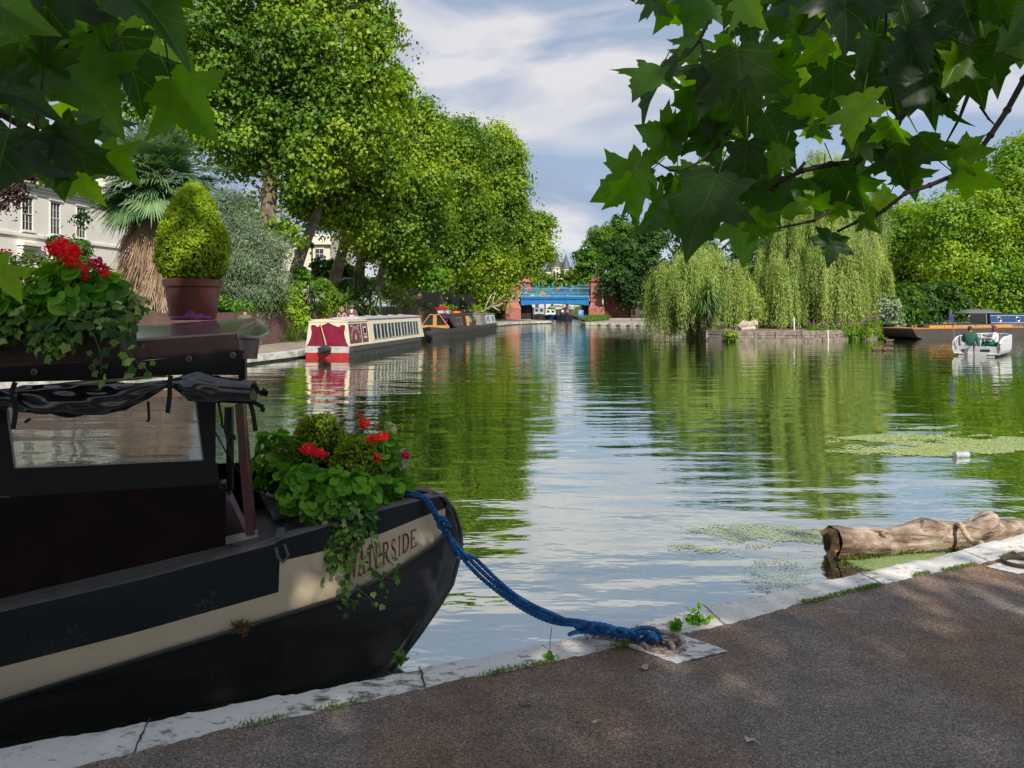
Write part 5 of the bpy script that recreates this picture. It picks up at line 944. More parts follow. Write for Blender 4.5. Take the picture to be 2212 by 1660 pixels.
# items on the roofs
def planter(label, root, x, y, z, m, plant, r0, n, name='planter_box', flowers=None):
    c = onb(root, x, y, z); o = thing(name, label, 'planter', c, root.rotation_euler.z); b = MB()
    b.add([(-.3, -.16, 0), (.3, -.16, 0), (.3, .16, 0), (-.3, .16, 0), (-.36, -.2, .22), (.36, -.2, .22), (.36, .2, .22), (-.36, .2, .22)], [(0,3,2,1), (0,1,5,4), (1,2,6,5), (2,3,7,6), (3,0,4,7), (4,5,6,7)]); b.build('box', m, o, local=True, smooth=False)
    r_ = np.random.default_rng(n); pos = r_.normal(size=(n, 3))*np.array([.2, .14, .1])*r0/.3+np.array([*c[:2], c[2]+.25+r0*.3]); q = cloud('plant', pos, r_.normal(size=(n, 3)), .14, T_OVAL, plant, None); q.parent = o; q.matrix_parent_inverse = (Matrix.Translation(o.location) @ Matrix.Rotation(o.rotation_euler.z, 4, 'Z')).inverted()
    return o
planter('white planter box of red flowers on the black narrowboat roof', nb2, 3.3, .1, 1.56, WHITE, leafmat('red_petals_small', [(.4, .02, .03), (.6, .05, .06)], .2), .3, 120)
planter('white tub with a spiky green plant on the black narrowboat roof', nb2, 4.8, .1, 1.56, WHITE, LF_BRIGHT, .4, 200)
planter('grey tub of leafy greenery on the grey narrowboat roof', nb3, 5.2, .1, 1.5, GREYM, LF_BRIGHT, .5, 260)
c = onb(nb2, 6.2, -.1, 1.58); b = MB(); b.tube([(c[0]+.34*math.cos(a), c[1]+.34*math.sin(a), c[2]+.06) for a in np.linspace(0, 2*math.pi, 20)], .075, 8, False); tag(b.build('life_ring', mat('orange_plastic', (.80, .16, .04), .5)), 'orange ring lying on the black narrowboat roof', 'life ring')
c = onb(nb3, 1.6, -.4, .6); o = thing('potted_shrub', 'lime green rounded shrub in black pot on the grey narrowboat bow', 'potted plant', c); b = MB(); b.lathe([(.18, 0), (.22, .3), (.24, .32), (.2, .32)], c, 12); b.build('pot', PAINT_BLACK, o); r_ = np.random.default_rng(77); d = unit(r_.normal(size=(900, 3))); cloud('foliage', np.array(c)+np.array([0, 0, .42])+d*np.array([.25, .25, .2])*r_.uniform(.7, 1.05, (900, 1)), d+r_.normal(size=d.shape)*.5, .06, T_OVAL, LF_YEL, o)
c = onb(nb2, 9.0, -.7, .9); b = MB(); b.tube([(c[0], c[1], .7), (c[0], c[1], 1.2)], .02, 6); b.ell((c[0], c[1], 1.30), (.2, .2, .14), 10, 7); tag(b.build('mop', mat('teal_cloth', (.02, .20, .28), .8)), 'teal mop head sticking up at the black narrowboat stern', 'mop')
# --- blue narrowboat at the right ---
nb4 = thing('narrowboat', 'dark blue narrowboat with portholes moored behind the barge', 'boat', (32.2, 53.6, 0), R(6)); hull(nb4, 14, 2.0, .80, mat('blue_grey_hull', (.10, .11, .13), .45), 1.6, 1, .1); z0, z1, B0, B1 = .80, 1.45, 1.84, 1.6
BLU2 = mat('deep_blue_paint', (.012, .055, .16), .25, coat=.4)
b = MB(); cabin_box(b, 1.9, 13, B0, B1, z0, z1); roof(b, 1.9, 13, B1, z1, .06); b.build('cabin', BLU2, nb4, local=True, smooth=False)
b = MB()
for z in (.88, 1.39): side_panel(b, 1.95, 13, z, z+.02, z0, z1, B0, B1, off=.006)
b.build('coach_line', WHITE, nb4, local=True, smooth=False)
for k in range(5):
    xx = 2.62+k*1.33*1.06
    if k == 2: continue
    p = side_pt(xx, 1.14, z0, z1, B0, B1, -1, .015); b = MB(); b.tube([(p[0]+.155*math.cos(a), p[1], p[2]+.155*math.sin(a)) for a in np.linspace(0, 2*math.pi, 25)], .018, 6, False); wv = b.build('porthole', mat('chrome', (.7, .68, .62), .25, .6), nb4, local=True)
    b = MB(); b.quad(*[(p[0]+.14*math.cos(a), p[1]+.003, p[2]+.14*math.sin(a)) for a in np.linspace(0, 2*math.pi, 21)[:-1]]); b.build('glass', GLASS, wv, local=True, smooth=False)
b = MB(); p = Vector(side_pt(5.25, 1.14, z0, z1, B0, B1, -1, .012)); text_mesh(b, 'S', .36, Matrix.Translation(p+Vector((-.08, 0, 0))) @ Matrix.Rotation(R(98), 4, 'X')); text_mesh(b, 'E', .36, Matrix.Translation(p+Vector((.13, -.003, 0))) @ Matrix.Rotation(R(98), 4, 'X')); b.build('monogram', WHITE, nb4, local=True, smooth=False)
b = MB(); n = 26; rows = []
for i in range(n+1):
    x_ = .2+i*2.9/n; e = min(1, 4*min(i, n-i)/n)**.5; rows.append([(x_, y, 1.56+.26*e*max(0, 1-(y/.75)**2)**.6*(1+.22*math.sin(i*1.9)+.12*math.sin(i*3.1+y*5))) for y in np.linspace(-.75, .75, 9)])
b.grid(rows); b.build('canvas_cover', mat('grey_canvas', (.12, .13, .12), .8), nb4, local=True, ang=0)
b = MB(); b.box((1.72, -.0, 1.15), (.04, 1.5, .7)); b.build('front_bulkhead', mat('tan_paint', (.42, .33, .25), .6), nb4, local=True, smooth=False)
b = MB(); b.quad(*[(x_, -.78, z) for x_, z in ((.3, .9), (1.65, .9), (1.65, 1.56), (.5, 1.56))]); b.build('cockpit_cover', mat('black_canvas', (.008, .008, .009), .8), nb4, local=True, smooth=False)
# --- barge ---
bg_ = thing('work_barge', 'long black work barge with ochre deck beams moored by the island', 'barge', (24.4, 47.2, 0), R(21)); Lb = 11.2
b = MB(); M_ = Matrix.Rotation(R(90), 4, 'X'); b.prism([(0, .62), (.42, .14), (2.0, -.35), (Lb-.2, -.35), (Lb, .62)], -1.3, 1.3, M_); b.build('hull', mat('barge_black', (.030, .026, .024), .7, var=.4, vs_=1.2, col2=(.06, .045, .035)), bg_, local=True, smooth=False)
b = MB(); b.b2((0, -1.33, .622), (Lb, 1.33, .68)); b.build('deck_rim', mat('rusty_ochre', (.42, .19, .06), .7), bg_, local=True, smooth=False)
for x0, x1, c in ((1.8, 3.1, 0), (3.14, 4.3, 0), (4.34, 5.9, 1), (5.95, 7.4, 1), (7.5, 9.4, 0)): b = MB(); b.b2((x0, -1.0, .683), (x1, -.75, .83)); b.build('beam', mat('ochre_paint', (.65, .27, .03), .6) if not c else mat('faded_ochre', (.42, .26, .12), .7), bg_, local=True, smooth=False)
b = MB(); b.b2((2, -.4, .683), (8.8, .9, .87)); b.build('hatch_cover', DK, bg_, local=True, smooth=False)
for x_ in (.55, .85, 10.4, 10.8): b = MB(); b.lathe([(.08, .68), (.06, .8), (.1, .82), (.1, .86)], (x_, -.8, 0), 8); b.build('bollard', mat('rusty_ochre', 0), bg_, local=True)
q = P(2096, 700, 44); 
# --- boats beyond the bridge ---
def small_boat(label, x, Y, w_, h_, hm, cm, rz=R(90)):
    o = thing('narrowboat', label, 'boat', (x, Y, 0), rz, 'boats moored beyond the bridge'); hull(o, 10, w_, h_*.42, hm, 1.6, .8, .15); b = MB(); cabin_box(b, 1.8, 9, w_*.9, w_*.8, h_*.42, h_, rake0=.1); roof(b, 1.85, 9, w_*.8, h_, .06); c_ = b.build('cabin', cm, o, local=True, smooth=False)
    for s in (-1, 1): b = MB(); b.quad((1.78+.06, s*.15, h_*.6), (1.78+.06, s*w_*.36, h_*.6), (1.86, s*w_*.33, h_*.92), (1.86, s*.15, h_*.92)); b.build('window', GLASS, o, local=True, smooth=False)
    return o
small_boat('dark navy trip boat coming through under the bridge', 8.9, 122, 2.5, 1.6, NAVY, mat('dark_timber', (.06, .03, .02), .5))
small_boat('blue and white moored boat seen under the bridge', 6.7, 127, 2.0, 1.5, BLU2, WHITE)
small_boat('pale grey moored boat nearest the dark arch', 4.6, 124, 1.9, 1.8, DK, mat('pale_blue_grey', (.35, .42, .5), .6))
for i, (x, Y, c, l_) in enumerate(((8.4, 123.2, (.8, .78, .75), 'passenger in white sitting in the trip boat, left'), (9.3, 123.4, (.6, .2, .25), 'passenger in pink sitting in the trip boat, right'))):
    person(l_, (x, Y, .35), R(180), None, (('top', CL('pass_%d' % i, c), TORSO+UARM, .015), ('trousers', CL('dark_trousers', 0), LEGS+SHIN, .012), ('shoes', SHOE, FEET, .012)), HAIRD, scale=.8)
person('person in black standing on the towpath under the arch', (3.45-.9, 118, .3), R(170), None, (('coat', CL('black_top', 0), TORSO+UARM+LARM, .03), ('trousers', CL('dark_trousers', 0), LEGS+SHIN, .012), ('shoes', SHOE, FEET, .012)), HAIRD)
o = thing('parasol', 'pale parasol beyond the bridge above the moored boats', 'parasol', (8.6, 140, .3)); b = MB(); b.tube([(8.6, 140, .3), (8.6, 140, 2.3)], .03, 6); b.build('pole', GREYM, o); b = MB(); b.lathe([(1.6, 1.95), (.8, 2.25), (.03, 2.45)], (8.6, 140, 0), 10, cap=False); b.build('canopy', mat('pale_canvas', (.6, .62, .58), .8), o)
# --- vehicles ---
def car(label, loc, rz, m, van=False, group=None):
    o = thing('parked_car' if not van else 'parked_van', label, 'car' if not van else 'van', loc, rz, group); L_ = 4.3; h = 1.45 if not van else 1.9
    prof = [(0, .35), (0, .75), (.15, .85), (1.1, .95), (1.75, h-.03), (2.2, h), (3.3, h), (4.05, .98 if not van else h-.1), (4.25, .85), (4.3, .4), (3.9, .28), (.4, .28)]
    b = MB(); b.prism(prof, -.82, .82, Matrix.Rotation(R(90), 4, 'X')); b.build('body', m, o, local=True, bev=.05, smooth=False)
    for s in (-1, 1):
        b = MB(); b.quad(*[(x, s*.825, z) for x, z in ((1.25, .97), (1.85, h-.1), (3.25, h-.09), (3.85, 1.0))]); b.build('side_window', GLASS, o, local=True, smooth=False)
        for x in (.85, 3.45): b = MB(); b.tube([(x, s*.70, .32), (x, s*.84, .32)], .32, 16); w_ = b.build('wheel', PAINT_BLACK, o, local=True); b = MB(); b.tube([(x, s*.84, .32), (x, s*.85, .32)], .19, 12); b.build('rim', GREYM, w_, local=True)
    for y in (-.6, .6): b = MB(); b.box((-.005, y, .68), (.02, .3, .14)); b.build('headlight', WHITE, o, local=True, smooth=False)
    b = MB(); b.quad((1.12, -.7, .97), (1.12, .7, .97), (1.72, .62, h-.05), (1.72, -.62, h-.05)); b.build('windscreen', GLASS, o, local=True, smooth=False)
car('bright blue car crossing the bridge behind the railings', (4.6, 109.2, 3.42), 0, mat('car_blue', (.02, .07, .40), .3, coat=.5)); car('dark blue-grey taxi on the bridge right of the blue car', (7.7, 111.4, 3.42), 0, mat('car_slate', (.06, .09, .16), .3, coat=.5), True)
car('silver car parked on the street between the leaning trunks', (*P(688, 610, 52)[:2], 2.6), R(10), mat('car_silver', (.45, .47, .48), .35, .4)); car('grey car parked on the road right of the bridge pier', (14.5, 108, 3.2), 0, mat('car_grey', (.25, .27, .30), .35, coat=.4))
# --- small electric hire boat ---
gb = thing('motor_boat', 'small pale grey open hire boat with two people at a table', 'boat', (18.80, 30.0, 0), R(48)); gb.scale = (.93, .90, .95); HIRE = mat('hire_boat_grey', (.60, .61, .63), .45, var=.05)
def gsec(x, inner=0):
    L_ = 4.7; f = 1.0 if x < 2.4 else math.sqrt(max(.03, 1-((x-2.4)/(L_-2.4+.02))**2)); hw = .95*f-inner; top = (.60+.20*min(1, x/.8)**.7+.06*(x/L_))-inner*.3; zb = .02 if not inner else .20
    if x < .05: top = .56
    pts = []
    for k, (a, z) in enumerate(((1.0, top), (1.0, top*.8), (.985, .30), (.93, .12), (.78, zb), (.4, zb-.04))): pts.append((hw*a, max(z, zb-.04) if not inner else max(z, .2)))
    return [(x, -y, z) for y, z in pts]+[(x, y, z) for y, z in pts[::-1]]
xs_ = [0, .1, .25, .5, .9, 1.4, 2, 2.6, 3.1, 3.6, 4.0, 4.3, 4.55, 4.68]
b = MB(); b.grid([gsec(x) for x in xs_]); b.build('hull', HIRE, gb, local=True, ang=50)
b = MB(); b.grid([gsec(x, .10) for x in xs_[1:-1]]); b.build('liner', mat('hire_boat_inner', (.40, .42, .46), .6), gb, local=True, ang=50)
b = MB()
for s in (-1, 1): b.grid([[(x, s*abs(gsec(x)[0][1]), gsec(x)[0][2]+.0), (x, s*(abs(gsec(x)[0][1])-.05), gsec(x)[0][2]+.03), (x, s*(abs(gsec(max(x, .1), .10)[0][1]) if x < 4.6 else 0), gsec(x)[0][2])] [::1] for x in xs_])
b.build('gunwale', HIRE, gb, local=True)
b = MB(); b.add([(0, -.90, .10), (0, .90, .10), (0, .93, .44), (0, -.93, .44), (.08, -.9, .10), (.08, .9, .10), (.08, .93, .44), (.08, -.93, .44)], [(0,3,2,1), (4,5,6,7), (3,7,6,2)]); b.grid([[(-.005, y, z) for z in (-.2, .0, .12)] for y in (-.72, -.6, 0, .6, .72)]); b.box((.02, 0, -.05), (.1, 1.4, .4)); b.build('transom', mat('hire_boat_stern', (.66, .66, .66), .5), gb, local=True, smooth=False)
for s in (-1, 1): b = MB(); b.tube([(-.02, s*.92, .58), (-.03, s*.93, .3), (-.03, s*.86, .12), (-.03, s*.45, .10)], .035, 8); b.build('fender_strip', mat('cream_rubber', (.62, .56, .46), .7), gb, local=True)
b = MB(); b.tube([(0, -.97, .56), (.5, -1.0, .70), (1.6, -1.0, .76)], .025, 6); b.build('rubbing_strip', mat('cream_rubber', 0), gb, local=True)
b = MB(); b.b2((.25, .38, .2), (3.2, .80, .40)); b.build('bench', mat('hire_boat_inner', 0), gb, local=True, bev=.02); b = MB(); b.b2((.25, -.80, .2), (3.2, -.38, .40)); b.build('bench', mat('hire_boat_inner', 0), gb, local=True, bev=.02)
b = MB(); b.tube([(1.35, -.02, .2), (1.35, -.02, .70)], .04, 10); b.build('table_leg', GREYM, gb, local=True); b = MB(); b.b2((.85, -.32, .70), (1.95, .28, .735)); b.build('table_top', mat('dark_table', (.12, .10, .09), .4), gb, local=True, bev=.01)
b = MB(); b.tube([(-.18, .05, .62), (-.2, .05, .50)], [.055, .07], 12); b.tube([(-.2, .05, .5), (-.2, .05, .30), (-.18, .05, -.3)], [.045, .025, .02], 10); b.tube([(-.18, .05, .57), (.2, .1, .60)], .02, 6); b.build('outboard_motor', PAINT_BLACK, gb, local=True)
b = MB()
for s in (-1, 1): text_mesh(b, '2', .17, Matrix.Translation((-.012, s*.80, .37)) @ Matrix.Rotation(R(-90), 4, 'Z') @ Matrix.Rotation(R(90), 4, 'X'))
b.build('hull_number', mat('navy_paint', 0), gb, local=True, smooth=False)
b = MB(); b.box((-.012, .52, .26), (.02, .10, .09)); b.box((-.008, -.35, .27), (.02, .35, .10)); b.build('stern_fitting', PAINT_BLACK, gb, local=True, smooth=False)
b = MB(); b.tube([(.0, .82, .25), (.03, .90, 1.2), (.05, 1.0, 2.0)], .012, 6); fpz = b.build('flag_pole', GREYM, gb, local=True)
b = MB(); b.grid([[(.05-.05*i, 1.0+.03*math.sin(i*1.5+j)-.02*j+.03*i, 2.0-.075*j-.06*i) for i in range(4)] for j in range(9)]); fl = b.build('flag', mat('violet_flag', (.03, .03, .12), .8), fpz, local=True, ang=0)
SIT = dict(pelvis=(0,0,.10), waist=(0,-.02,.24), chest=(0,.0,.44), neck=(0,.02,.61), head=(0,.04,.71), crown=(0,.06,.82), shL=(-.165,.01,.55), shR=(.165,.01,.55), hiL=(-.09,.05,.10), hiR=(.09,.05,.10), knL=(-.12,.42,.14), knR=(.12,.42,.14), anL=(-.12,.40,-.22), anR=(.12,.42,-.22), toL=(-.13,.54,-.27), toR=(.13,.56,-.27),
           elL=(-.25,.06,.32), wrL=(-.2,.27,.26), haL=(-.19,.34,.26), elR=(.25,.06,.32), wrR=(.2,.27,.26), haR=(.19,.34,.26))
p1 = dict(SIT); p1.update(elR=(.26,.0,.32), wrR=(.30,-.02,.10), haR=(.31,-.03,.03))
person('balding man in dark green hoodie seated with his back to us in the hire boat', onb(gb, .75, .38, .34), R(48-90+8), p1, (('hoodie', CL('green_hoodie', (.02, .10, .06)), TORSO+UARM+LARM, .035), ('jeans', CL('pale_jeans', (.35, .45, .6)), LEGS+SHIN, .02), ('shoes', SHOE, FEET, .014)), HAIRD, scale=1.0, girth=1.12)
p2 = dict(SIT); p2.update(elR=(.2,.28,.42), wrR=(.16,.50,.46), haR=(.16,.57,.47))
person('woman in white top and green trousers reaching across the hire boat table', onb(gb, 1.35, -.52, .38), R(48), p2, (('top', CL('white_shirt', 0), TORSO+UARM, .016), ('trousers', CL('emerald_trousers', (.0, .16, .12)), LEGS+SHIN, .028), ('shoes', SHOE, FEET, .014)), mat('auburn_hair', (.10, .035, .025), .6), .34, scale=1.0, girth=.9)
c = onb(gb, 1.25, .02, .735); b = MB(); b.lathe([(.034, 0), (.036, .02), (.036, .14), (.014, .19), (.014, .21)], c, 12); tag(b.build('bottle', mat('clear_plastic', (.7, .75, .8), .15)), 'clear plastic bottle standing on the hire boat table', 'bottle')
# --- ducks ---
def duck(label, px, py, rz, s=1.0):
    c = G(px, py, 0.0); o = thing('duck', label, 'duck', tuple(c), rz, 'ducks on the water'); o.scale = (s, s, s); b = MB(); BR = mat('duck_brown', (.22, .14, .09), .8, var=.4, vs_=30)
    b.tube([(-.27, 0, .13), (-.20, 0, .10), (-.08, 0, .06), (.08, 0, .06), (.17, 0, .07), (.20, 0, .12), (.215, 0, .17), (.225, 0, .205), (.25, 0, .215), (.275, 0, .21)], [.012, .05, .095, .10, .075, .045, .034, .04, .042, .018], 12)
    bo_ = b.build('body', BR, o, local=True, ang=0); b = MB(); b.tube([(.28, 0, .205), (.33, 0, .195)], [.018, .012], 8); b.build('bill', mat('duck_bill', (.5, .25, .05), .5), bo_, local=True)
    b = MB(); b.ell((-.02, .085, .09), (.15, .03, .055)); b.ell((-.02, -.085, .09), (.15, .03, .055)); b.build('wings', mat('duck_wing', (.15, .10, .07), .8, var=.4, vs_=40), bo_, local=True, ang=0)
duck('brown duck swimming in front of the other, heading left', 1894, 758, R(180)); duck('brown duck swimming just behind the leading one', 1917, 758, R(180)); duck('lone brown duck further off near the pale post', 1921, 739, R(182), 1.0)
# ================= THE MOORED BOAT IN THE FOREGROUND =================
fb = thing('narrowboat', 'large black and cream narrowboat moored in the foreground, WATERSIDE on its bow', 'boat', (-1.6, 4.2, 0))
gx = [(-2600, 2.55), (-700, 3.22), (0, 3.40), (300, 3.58), (592, 3.78), (608, 3.79), (679, 3.88), (750, 3.98), (827, 4.12), (902, 4.30), (941, 4.40), (962, 4.46)]      # pixel column -> distance of the near gunwale
top = [(-2600, 1560), (-700, 1470), (0, 1323), (300, 1254), (592, 1176), (608, 1166), (679, 1146), (750, 1124), (827, 1102), (902, 1083), (941, 1074), (962, 1073)]
bandb = [(-2600, 1720), (-700, 1600), (0, 1442), (285, 1369), (600, 1280), (603, 1275), (604, 1213), (679, 1196), (750, 1176), (827, 1152), (902, 1121), (955, 1101), (962, 1099)]
creamb = [(-2600, 1850), (-700, 1680), (0, 1511), (190, 1452), (475, 1366), (751, 1281), (827, 1245), (926, 1181), (962, 1150)]
wl = [(-2600, (-5.6, 2.62)), (-700, (-3.66, 3.27)), (0, (-2.33, 3.46)), (300, (-1.78, 3.64)), (592, (-1.24, 3.84)), (750, (-1.04, 3.93)), (827, (-.95, 3.98)), (902, (-.83, 4.03)), (962, (-.72, 4.08))]
def gD(x): return ip(x, gx)
def wlp(x): return np.array([ip(x, [(a, c[0]) for a, c in wl]), ip(x, [(a, c[1]) for a, c in wl]), 0.0])
xs_ = list(np.linspace(-2600, -100, 18))+list(np.linspace(0, 590, 30))+[600, 602, 604, 606]+list(np.linspace(612, 962, 44))
def side(x, y, d=0): return P(x, y, gD(x)+d)
def sheet(y0f, y1f, n, d0=0, d1=0):
    return [[side(x, y0f(x)+(y1f(x)-y0f(x))*j/n, d0+(d1-d0)*j/n) for x in xs_] for j in range(n+1)]
T_ = lambda x: ip(x, top); B__ = lambda x: ip(x, bandb); C__ = lambda x: ip(x, creamb)
AX = np.array([math.cos(R(13)), math.sin(R(13)), 0]); LN = np.array([-AX[1], AX[0], 0]); STEM = np.array([-.335, 4.53, 0])
def mirror(p): v = (np.array(p)-STEM)@LN; return np.array(p)-2*v*LN
rows = []
for j in range(9):                                      # below the rubbing strake, swept in to the waterline
    u = j/8; r = []
    for x in xs_:
        a = side(x, C__(x)+7, .015); w0 = wlp(x); f = max(0, (x-500)/460); p = a*(1-u)+w0*u; p = p+np.array([.10, -.05, 0])*math.sin(math.pi*u)*f*.8; r.append(p)
    rows.append(r)
rows.append([wlp(x)-np.array([0, -.05, .35]) for x in xs_])
def farside(rows):                                      # the other side of the boat, closing on the raked stem
    return [[mirror(p)+(max(0, (x-200)/762)**2)*(r[-1]-mirror(r[-1])) for p, x in zip(r, xs_)] for r in rows][::-1]
HB = MB(); HB.grid(rows); HB.grid(farside(rows))
HULLM = paintmat('blacked_steel', (.010, .011, .012), (.10, .085, .07), .45, .28, (1.0, 1.0, 8), 70., .05, .22, .006)
HB.build('lower_hull', HULLM, fb, ang=60)
stem = [(933, 1069, 4.44), (958, 1078, 4.48), (979, 1105, 4.53), (991, 1143, 4.55), (994, 1176, 4.54), (988, 1209, 4.51), (974, 1262, 4.44), (945, 1309, 4.34), (902, 1371, 4.22), (869, 1414, 4.14), (845, 1447, 4.09), (835, 1470, 4.07)]
sp = [P(*q) for q in stem]; b = MB()
ends = [side(962, y, 0) for y in np.linspace(1073, 1150, 4)]+[rows[j][-1] for j in range(9)]
k = len(sp); st_rows = [[], [], []]
for i, p in enumerate(sp):
    e = ends[min(len(ends)-1, int(round(i/(k-1)*(len(ends)-1))))]; st_rows[0].append(e+np.array([0, 0, 0])); st_rows[1].append((e*.35+p*.65)+np.array([.02, -.03, 0])); st_rows[2].append(p)
b.grid(st_rows); b.tube(sp, [.022]*len(sp), 8); b.build('stem_post', PAINT_BLACK, fb, ang=0)
b = MB(); b.grid(sheet(T_, B__, 2)); b.grid(farside(sheet(T_, B__, 2))); b.build('upper_band', paintmat('blue_black_paint', (.011, .016, .019), (.14, .13, .12), .36, .30, (1, 1, 3), 60., .06, .10, .001), fb, ang=60)
b = MB(); b.grid(sheet(B__, C__, 3)); b.grid(farside(sheet(B__, C__, 3))); b.build('cream_band', paintmat('weathered_cream', (.58, .48, .33), (.26, .17, .09), .42, .4, (1, 1, 5), 55., .06, .22, .0006), fb, ang=60)
def lip(y0f, y1f, out): 
    b = MB(); r = [[side(x, y0f(x), 0) for x in xs_], [side(x, y0f(x)+1, -out) for x in xs_], [side(x, y1f(x), -out*.8) for x in xs_], [side(x, y1f(x)+2, .015) for x in xs_]]; b.grid(r); b.grid(farside(r)); return b
STRK = mat('worn_black_paint', (.04, .042, .045), .35, var=.5, vs_=14, col2=(.10, .085, .07))
lip(C__, lambda x: C__(x)+9, .035).build('rubbing_strake', STRK, fb, ang=50)
# gunwale top and deck
GUN = mat('dusty_gunwale', (.065, .062, .058), .7, var=.4, vs_=9, col2=(.13, .115, .10), bump=.002, bs=50)
def inn(x, w_): p = side(x, T_(x)); q = p+LN*w_; return q
b = MB(); r = [[side(x, T_(x)) for x in xs_], [inn(x, .012)+np.array([0, 0, .006]) for x in xs_], [inn(x, .11)+np.array([0, 0, .004]) for x in xs_], [inn(x, .12)-np.array([0, 0, .03]) for x in xs_]]; b.grid(r); b.grid(farside(r)); b.build('gunwale', GUN, fb, ang=40)
b = MB(); xd = [x for x in xs_ if x >= -200]; near = [inn(x, .118)-np.array([0, 0, .028]) for x in xd]; far = [mirror(p) for p in near]; b.grid([near, [(a*.5+c*.5)+np.array([0, 0, .02]) for a, c in zip(near, far)], far]); b.build('foredeck', mat('deck_paint', (.055, .055, .060), .65, var=.4, vs_=6, col2=(.09, .08, .075), bump=.002, bs=40), fb, ang=0)
# notch where the raised bow begins
b = MB(); p0 = side(600, 1178, -.012); p1 = side(616, 1215, -.012); b.bar(side(603, 1172, 0)+LN*.02, side(603, 1172, 0)+LN*.16+np.array([0, 0, .01]), .04, .04); b.tube([side(596, 1184, -.01), side(600, 1205, -.012), side(612, 1214, -.012), side(622, 1200, -.01), side(614, 1176, -.005)], .009, 6); b.build('deck_drain', GUN, fb, ang=40)
# locker lid
lid = [G(553, 1066, .80), G(640, 1064, .80), G(655, 1118, .80), G(590, 1127, .80)]
b = MB(); b.add([tuple(p) for p in lid]+[tuple(p+np.array([0, 0, .03])) for p in lid], [(3, 2, 1, 0), (4, 5, 6, 7), (0, 1, 5, 4), (1, 2, 6, 5), (2, 3, 7, 6), (3, 0, 4, 7)]); b.build('locker_lid', mat('lid_paint', (.05, .052, .055), .5, var=.2, vs_=12), fb, bev=.006, smooth=False)
# ---- cabin side: wood panel, canvas, clear window ----
def wallp(x, y, d=0): return P(x, y, ip(x, [(-2600, 2.75), (-700, 3.36), (0, 3.52), (545, 3.88)])+d)
sillt = [(-2600, 1520), (-700, 1437), (0, 1290), (556, 1159)]; woodt = [(-2600, 1190), (-700, 1120), (0, 1074), (383, 1050), (545, 1040)]
xc = [-2600, -1400, -700, -300, 0, 150, 300, 420, 488]
WOODM = mat('dark_mahogany_panel', (.012, .004, .004), .55, var=.4, vs_=5, spec=.15)
b = MB(); b.grid([[wallp(x, ip(x, woodt)+(ip(x, sillt)-ip(x, woodt))*j/3, .0) for x in xc] for j in range(4)]); o = b.build('cabin_side', WOODM, fb, smooth=False); q = o.modifiers.new('t', 'SOLIDIFY'); q.thickness = .03; q.offset = -1
b = MB()
for x0, x1 in zip(xc[:-1]+[488], xc[1:]+[556]): b.bar(wallp(x0, ip(x0, sillt)-7, -.015), wallp(x1, ip(x1, sillt)-7, -.015), .02, .035)
b.build('sill_strip', mat('pale_sill', (.26, .26, .23), .7, var=.3, vs_=8), fb, smooth=False)
b = MB()
for x0, x1 in ((0, 200), (200, 383)): b.bar(wallp(x0, ip(x0, woodt)+3, -.012), wallp(x1, ip(x1, woodt)+3, -.012), .012, .02)
b.build('trim_strip', mat('grey_trim', (.10, .10, .10), .6), fb, smooth=False)
CANV = mat('black_canvas', (.008, .008, .009), .75, var=.3, vs_=10, bump=.004, bs=7)
win = [(29, 1011), (438, 994), (421, 862), (12, 890)]
def canvas_grid(xy_rows, d=-.02): return [[wallp(x, y, d) for x, y in r] for r in xy_rows]
ca = MB(); wt = [(-40, 870), (15, 880), (421, 862), (468, 858)]
ca.grid(canvas_grid([[(33, 1011), (200, 1004), (438, 994)], [(31, 1045), (200, 1035), (440, 1025)], [(31, 1080), (200, 1066), (442, 1052)]]))
ca.grid(canvas_grid([[(438, 994), (466, 993)], [(440, 1025), (466, 1024)], [(442, 1052), (466, 1050)]])); ca.grid(canvas_grid([[(421, 850), (466, 848)], [(430, 930), (466, 928)], [(438, 994), (466, 993)]]))
ca.grid(canvas_grid([[(-60, 880), (14, 880)], [(-60, 950), (24, 950)], [(-60, 1011), (33, 1011)], [(-60, 1085), (31, 1080)]]))
ca.grid(canvas_grid([[(-2600, 800), (-1400, 800), (-700, 830), (-60, 860)], [(-2600, 1195), (-1400, 1160), (-700, 1122), (-60, 1085)]]))
ca.build('canvas_screen', CANV, fb, ang=0)
def pvc_mat():
    m = bpy.data.materials.new('clear_pvc'); m.use_nodes = True; t = m.node_tree; t.nodes.clear(); N = t.nodes.new; L = t.links.new
    tr = N('ShaderNodeBsdfTransparent'); tr.inputs[0].default_value = (.62, .66, .66, 1); g = N('ShaderNodeBsdfGlossy'); g.inputs['Roughness'].default_value = .12; d = N('ShaderNodeBsdfDiffuse'); d.inputs[0].default_value = (.25, .26, .25, 1)
    tcn = N('ShaderNodeTexCoord'); n = N('ShaderNodeTexNoise'); n.inputs['Scale'].default_value = 5; n.inputs['Detail'].default_value = 7; L(tcn.outputs['Object'], n.inputs[0]); r = N('ShaderNodeMapRange'); r.inputs['From Min'].default_value = .35; r.inputs['From Max'].default_value = .7; r.inputs['To Min'].default_value = .38; r.inputs['To Max'].default_value = .62; L(n.outputs['Fac'], r.inputs[0])
    bp = N('ShaderNodeBump'); bp.inputs['Distance'].default_value = .004; L(n.outputs['Fac'], bp.inputs['Height']); L(bp.outputs[0], g.inputs['Normal'])
    m1 = N('ShaderNodeMixShader'); L(r.outputs[0], m1.inputs[0]); L(tr.outputs[0], m1.inputs[1]); L(d.outputs[0], m1.inputs[2]); m2 = N('ShaderNodeMixShader'); m2.inputs[0].default_value = .16; L(m1.outputs[0], m2.inputs[1]); L(g.outputs[0], m2.inputs[2]); o = N('ShaderNodeOutputMaterial'); L(m2.outputs[0], o.inputs[0]); return m
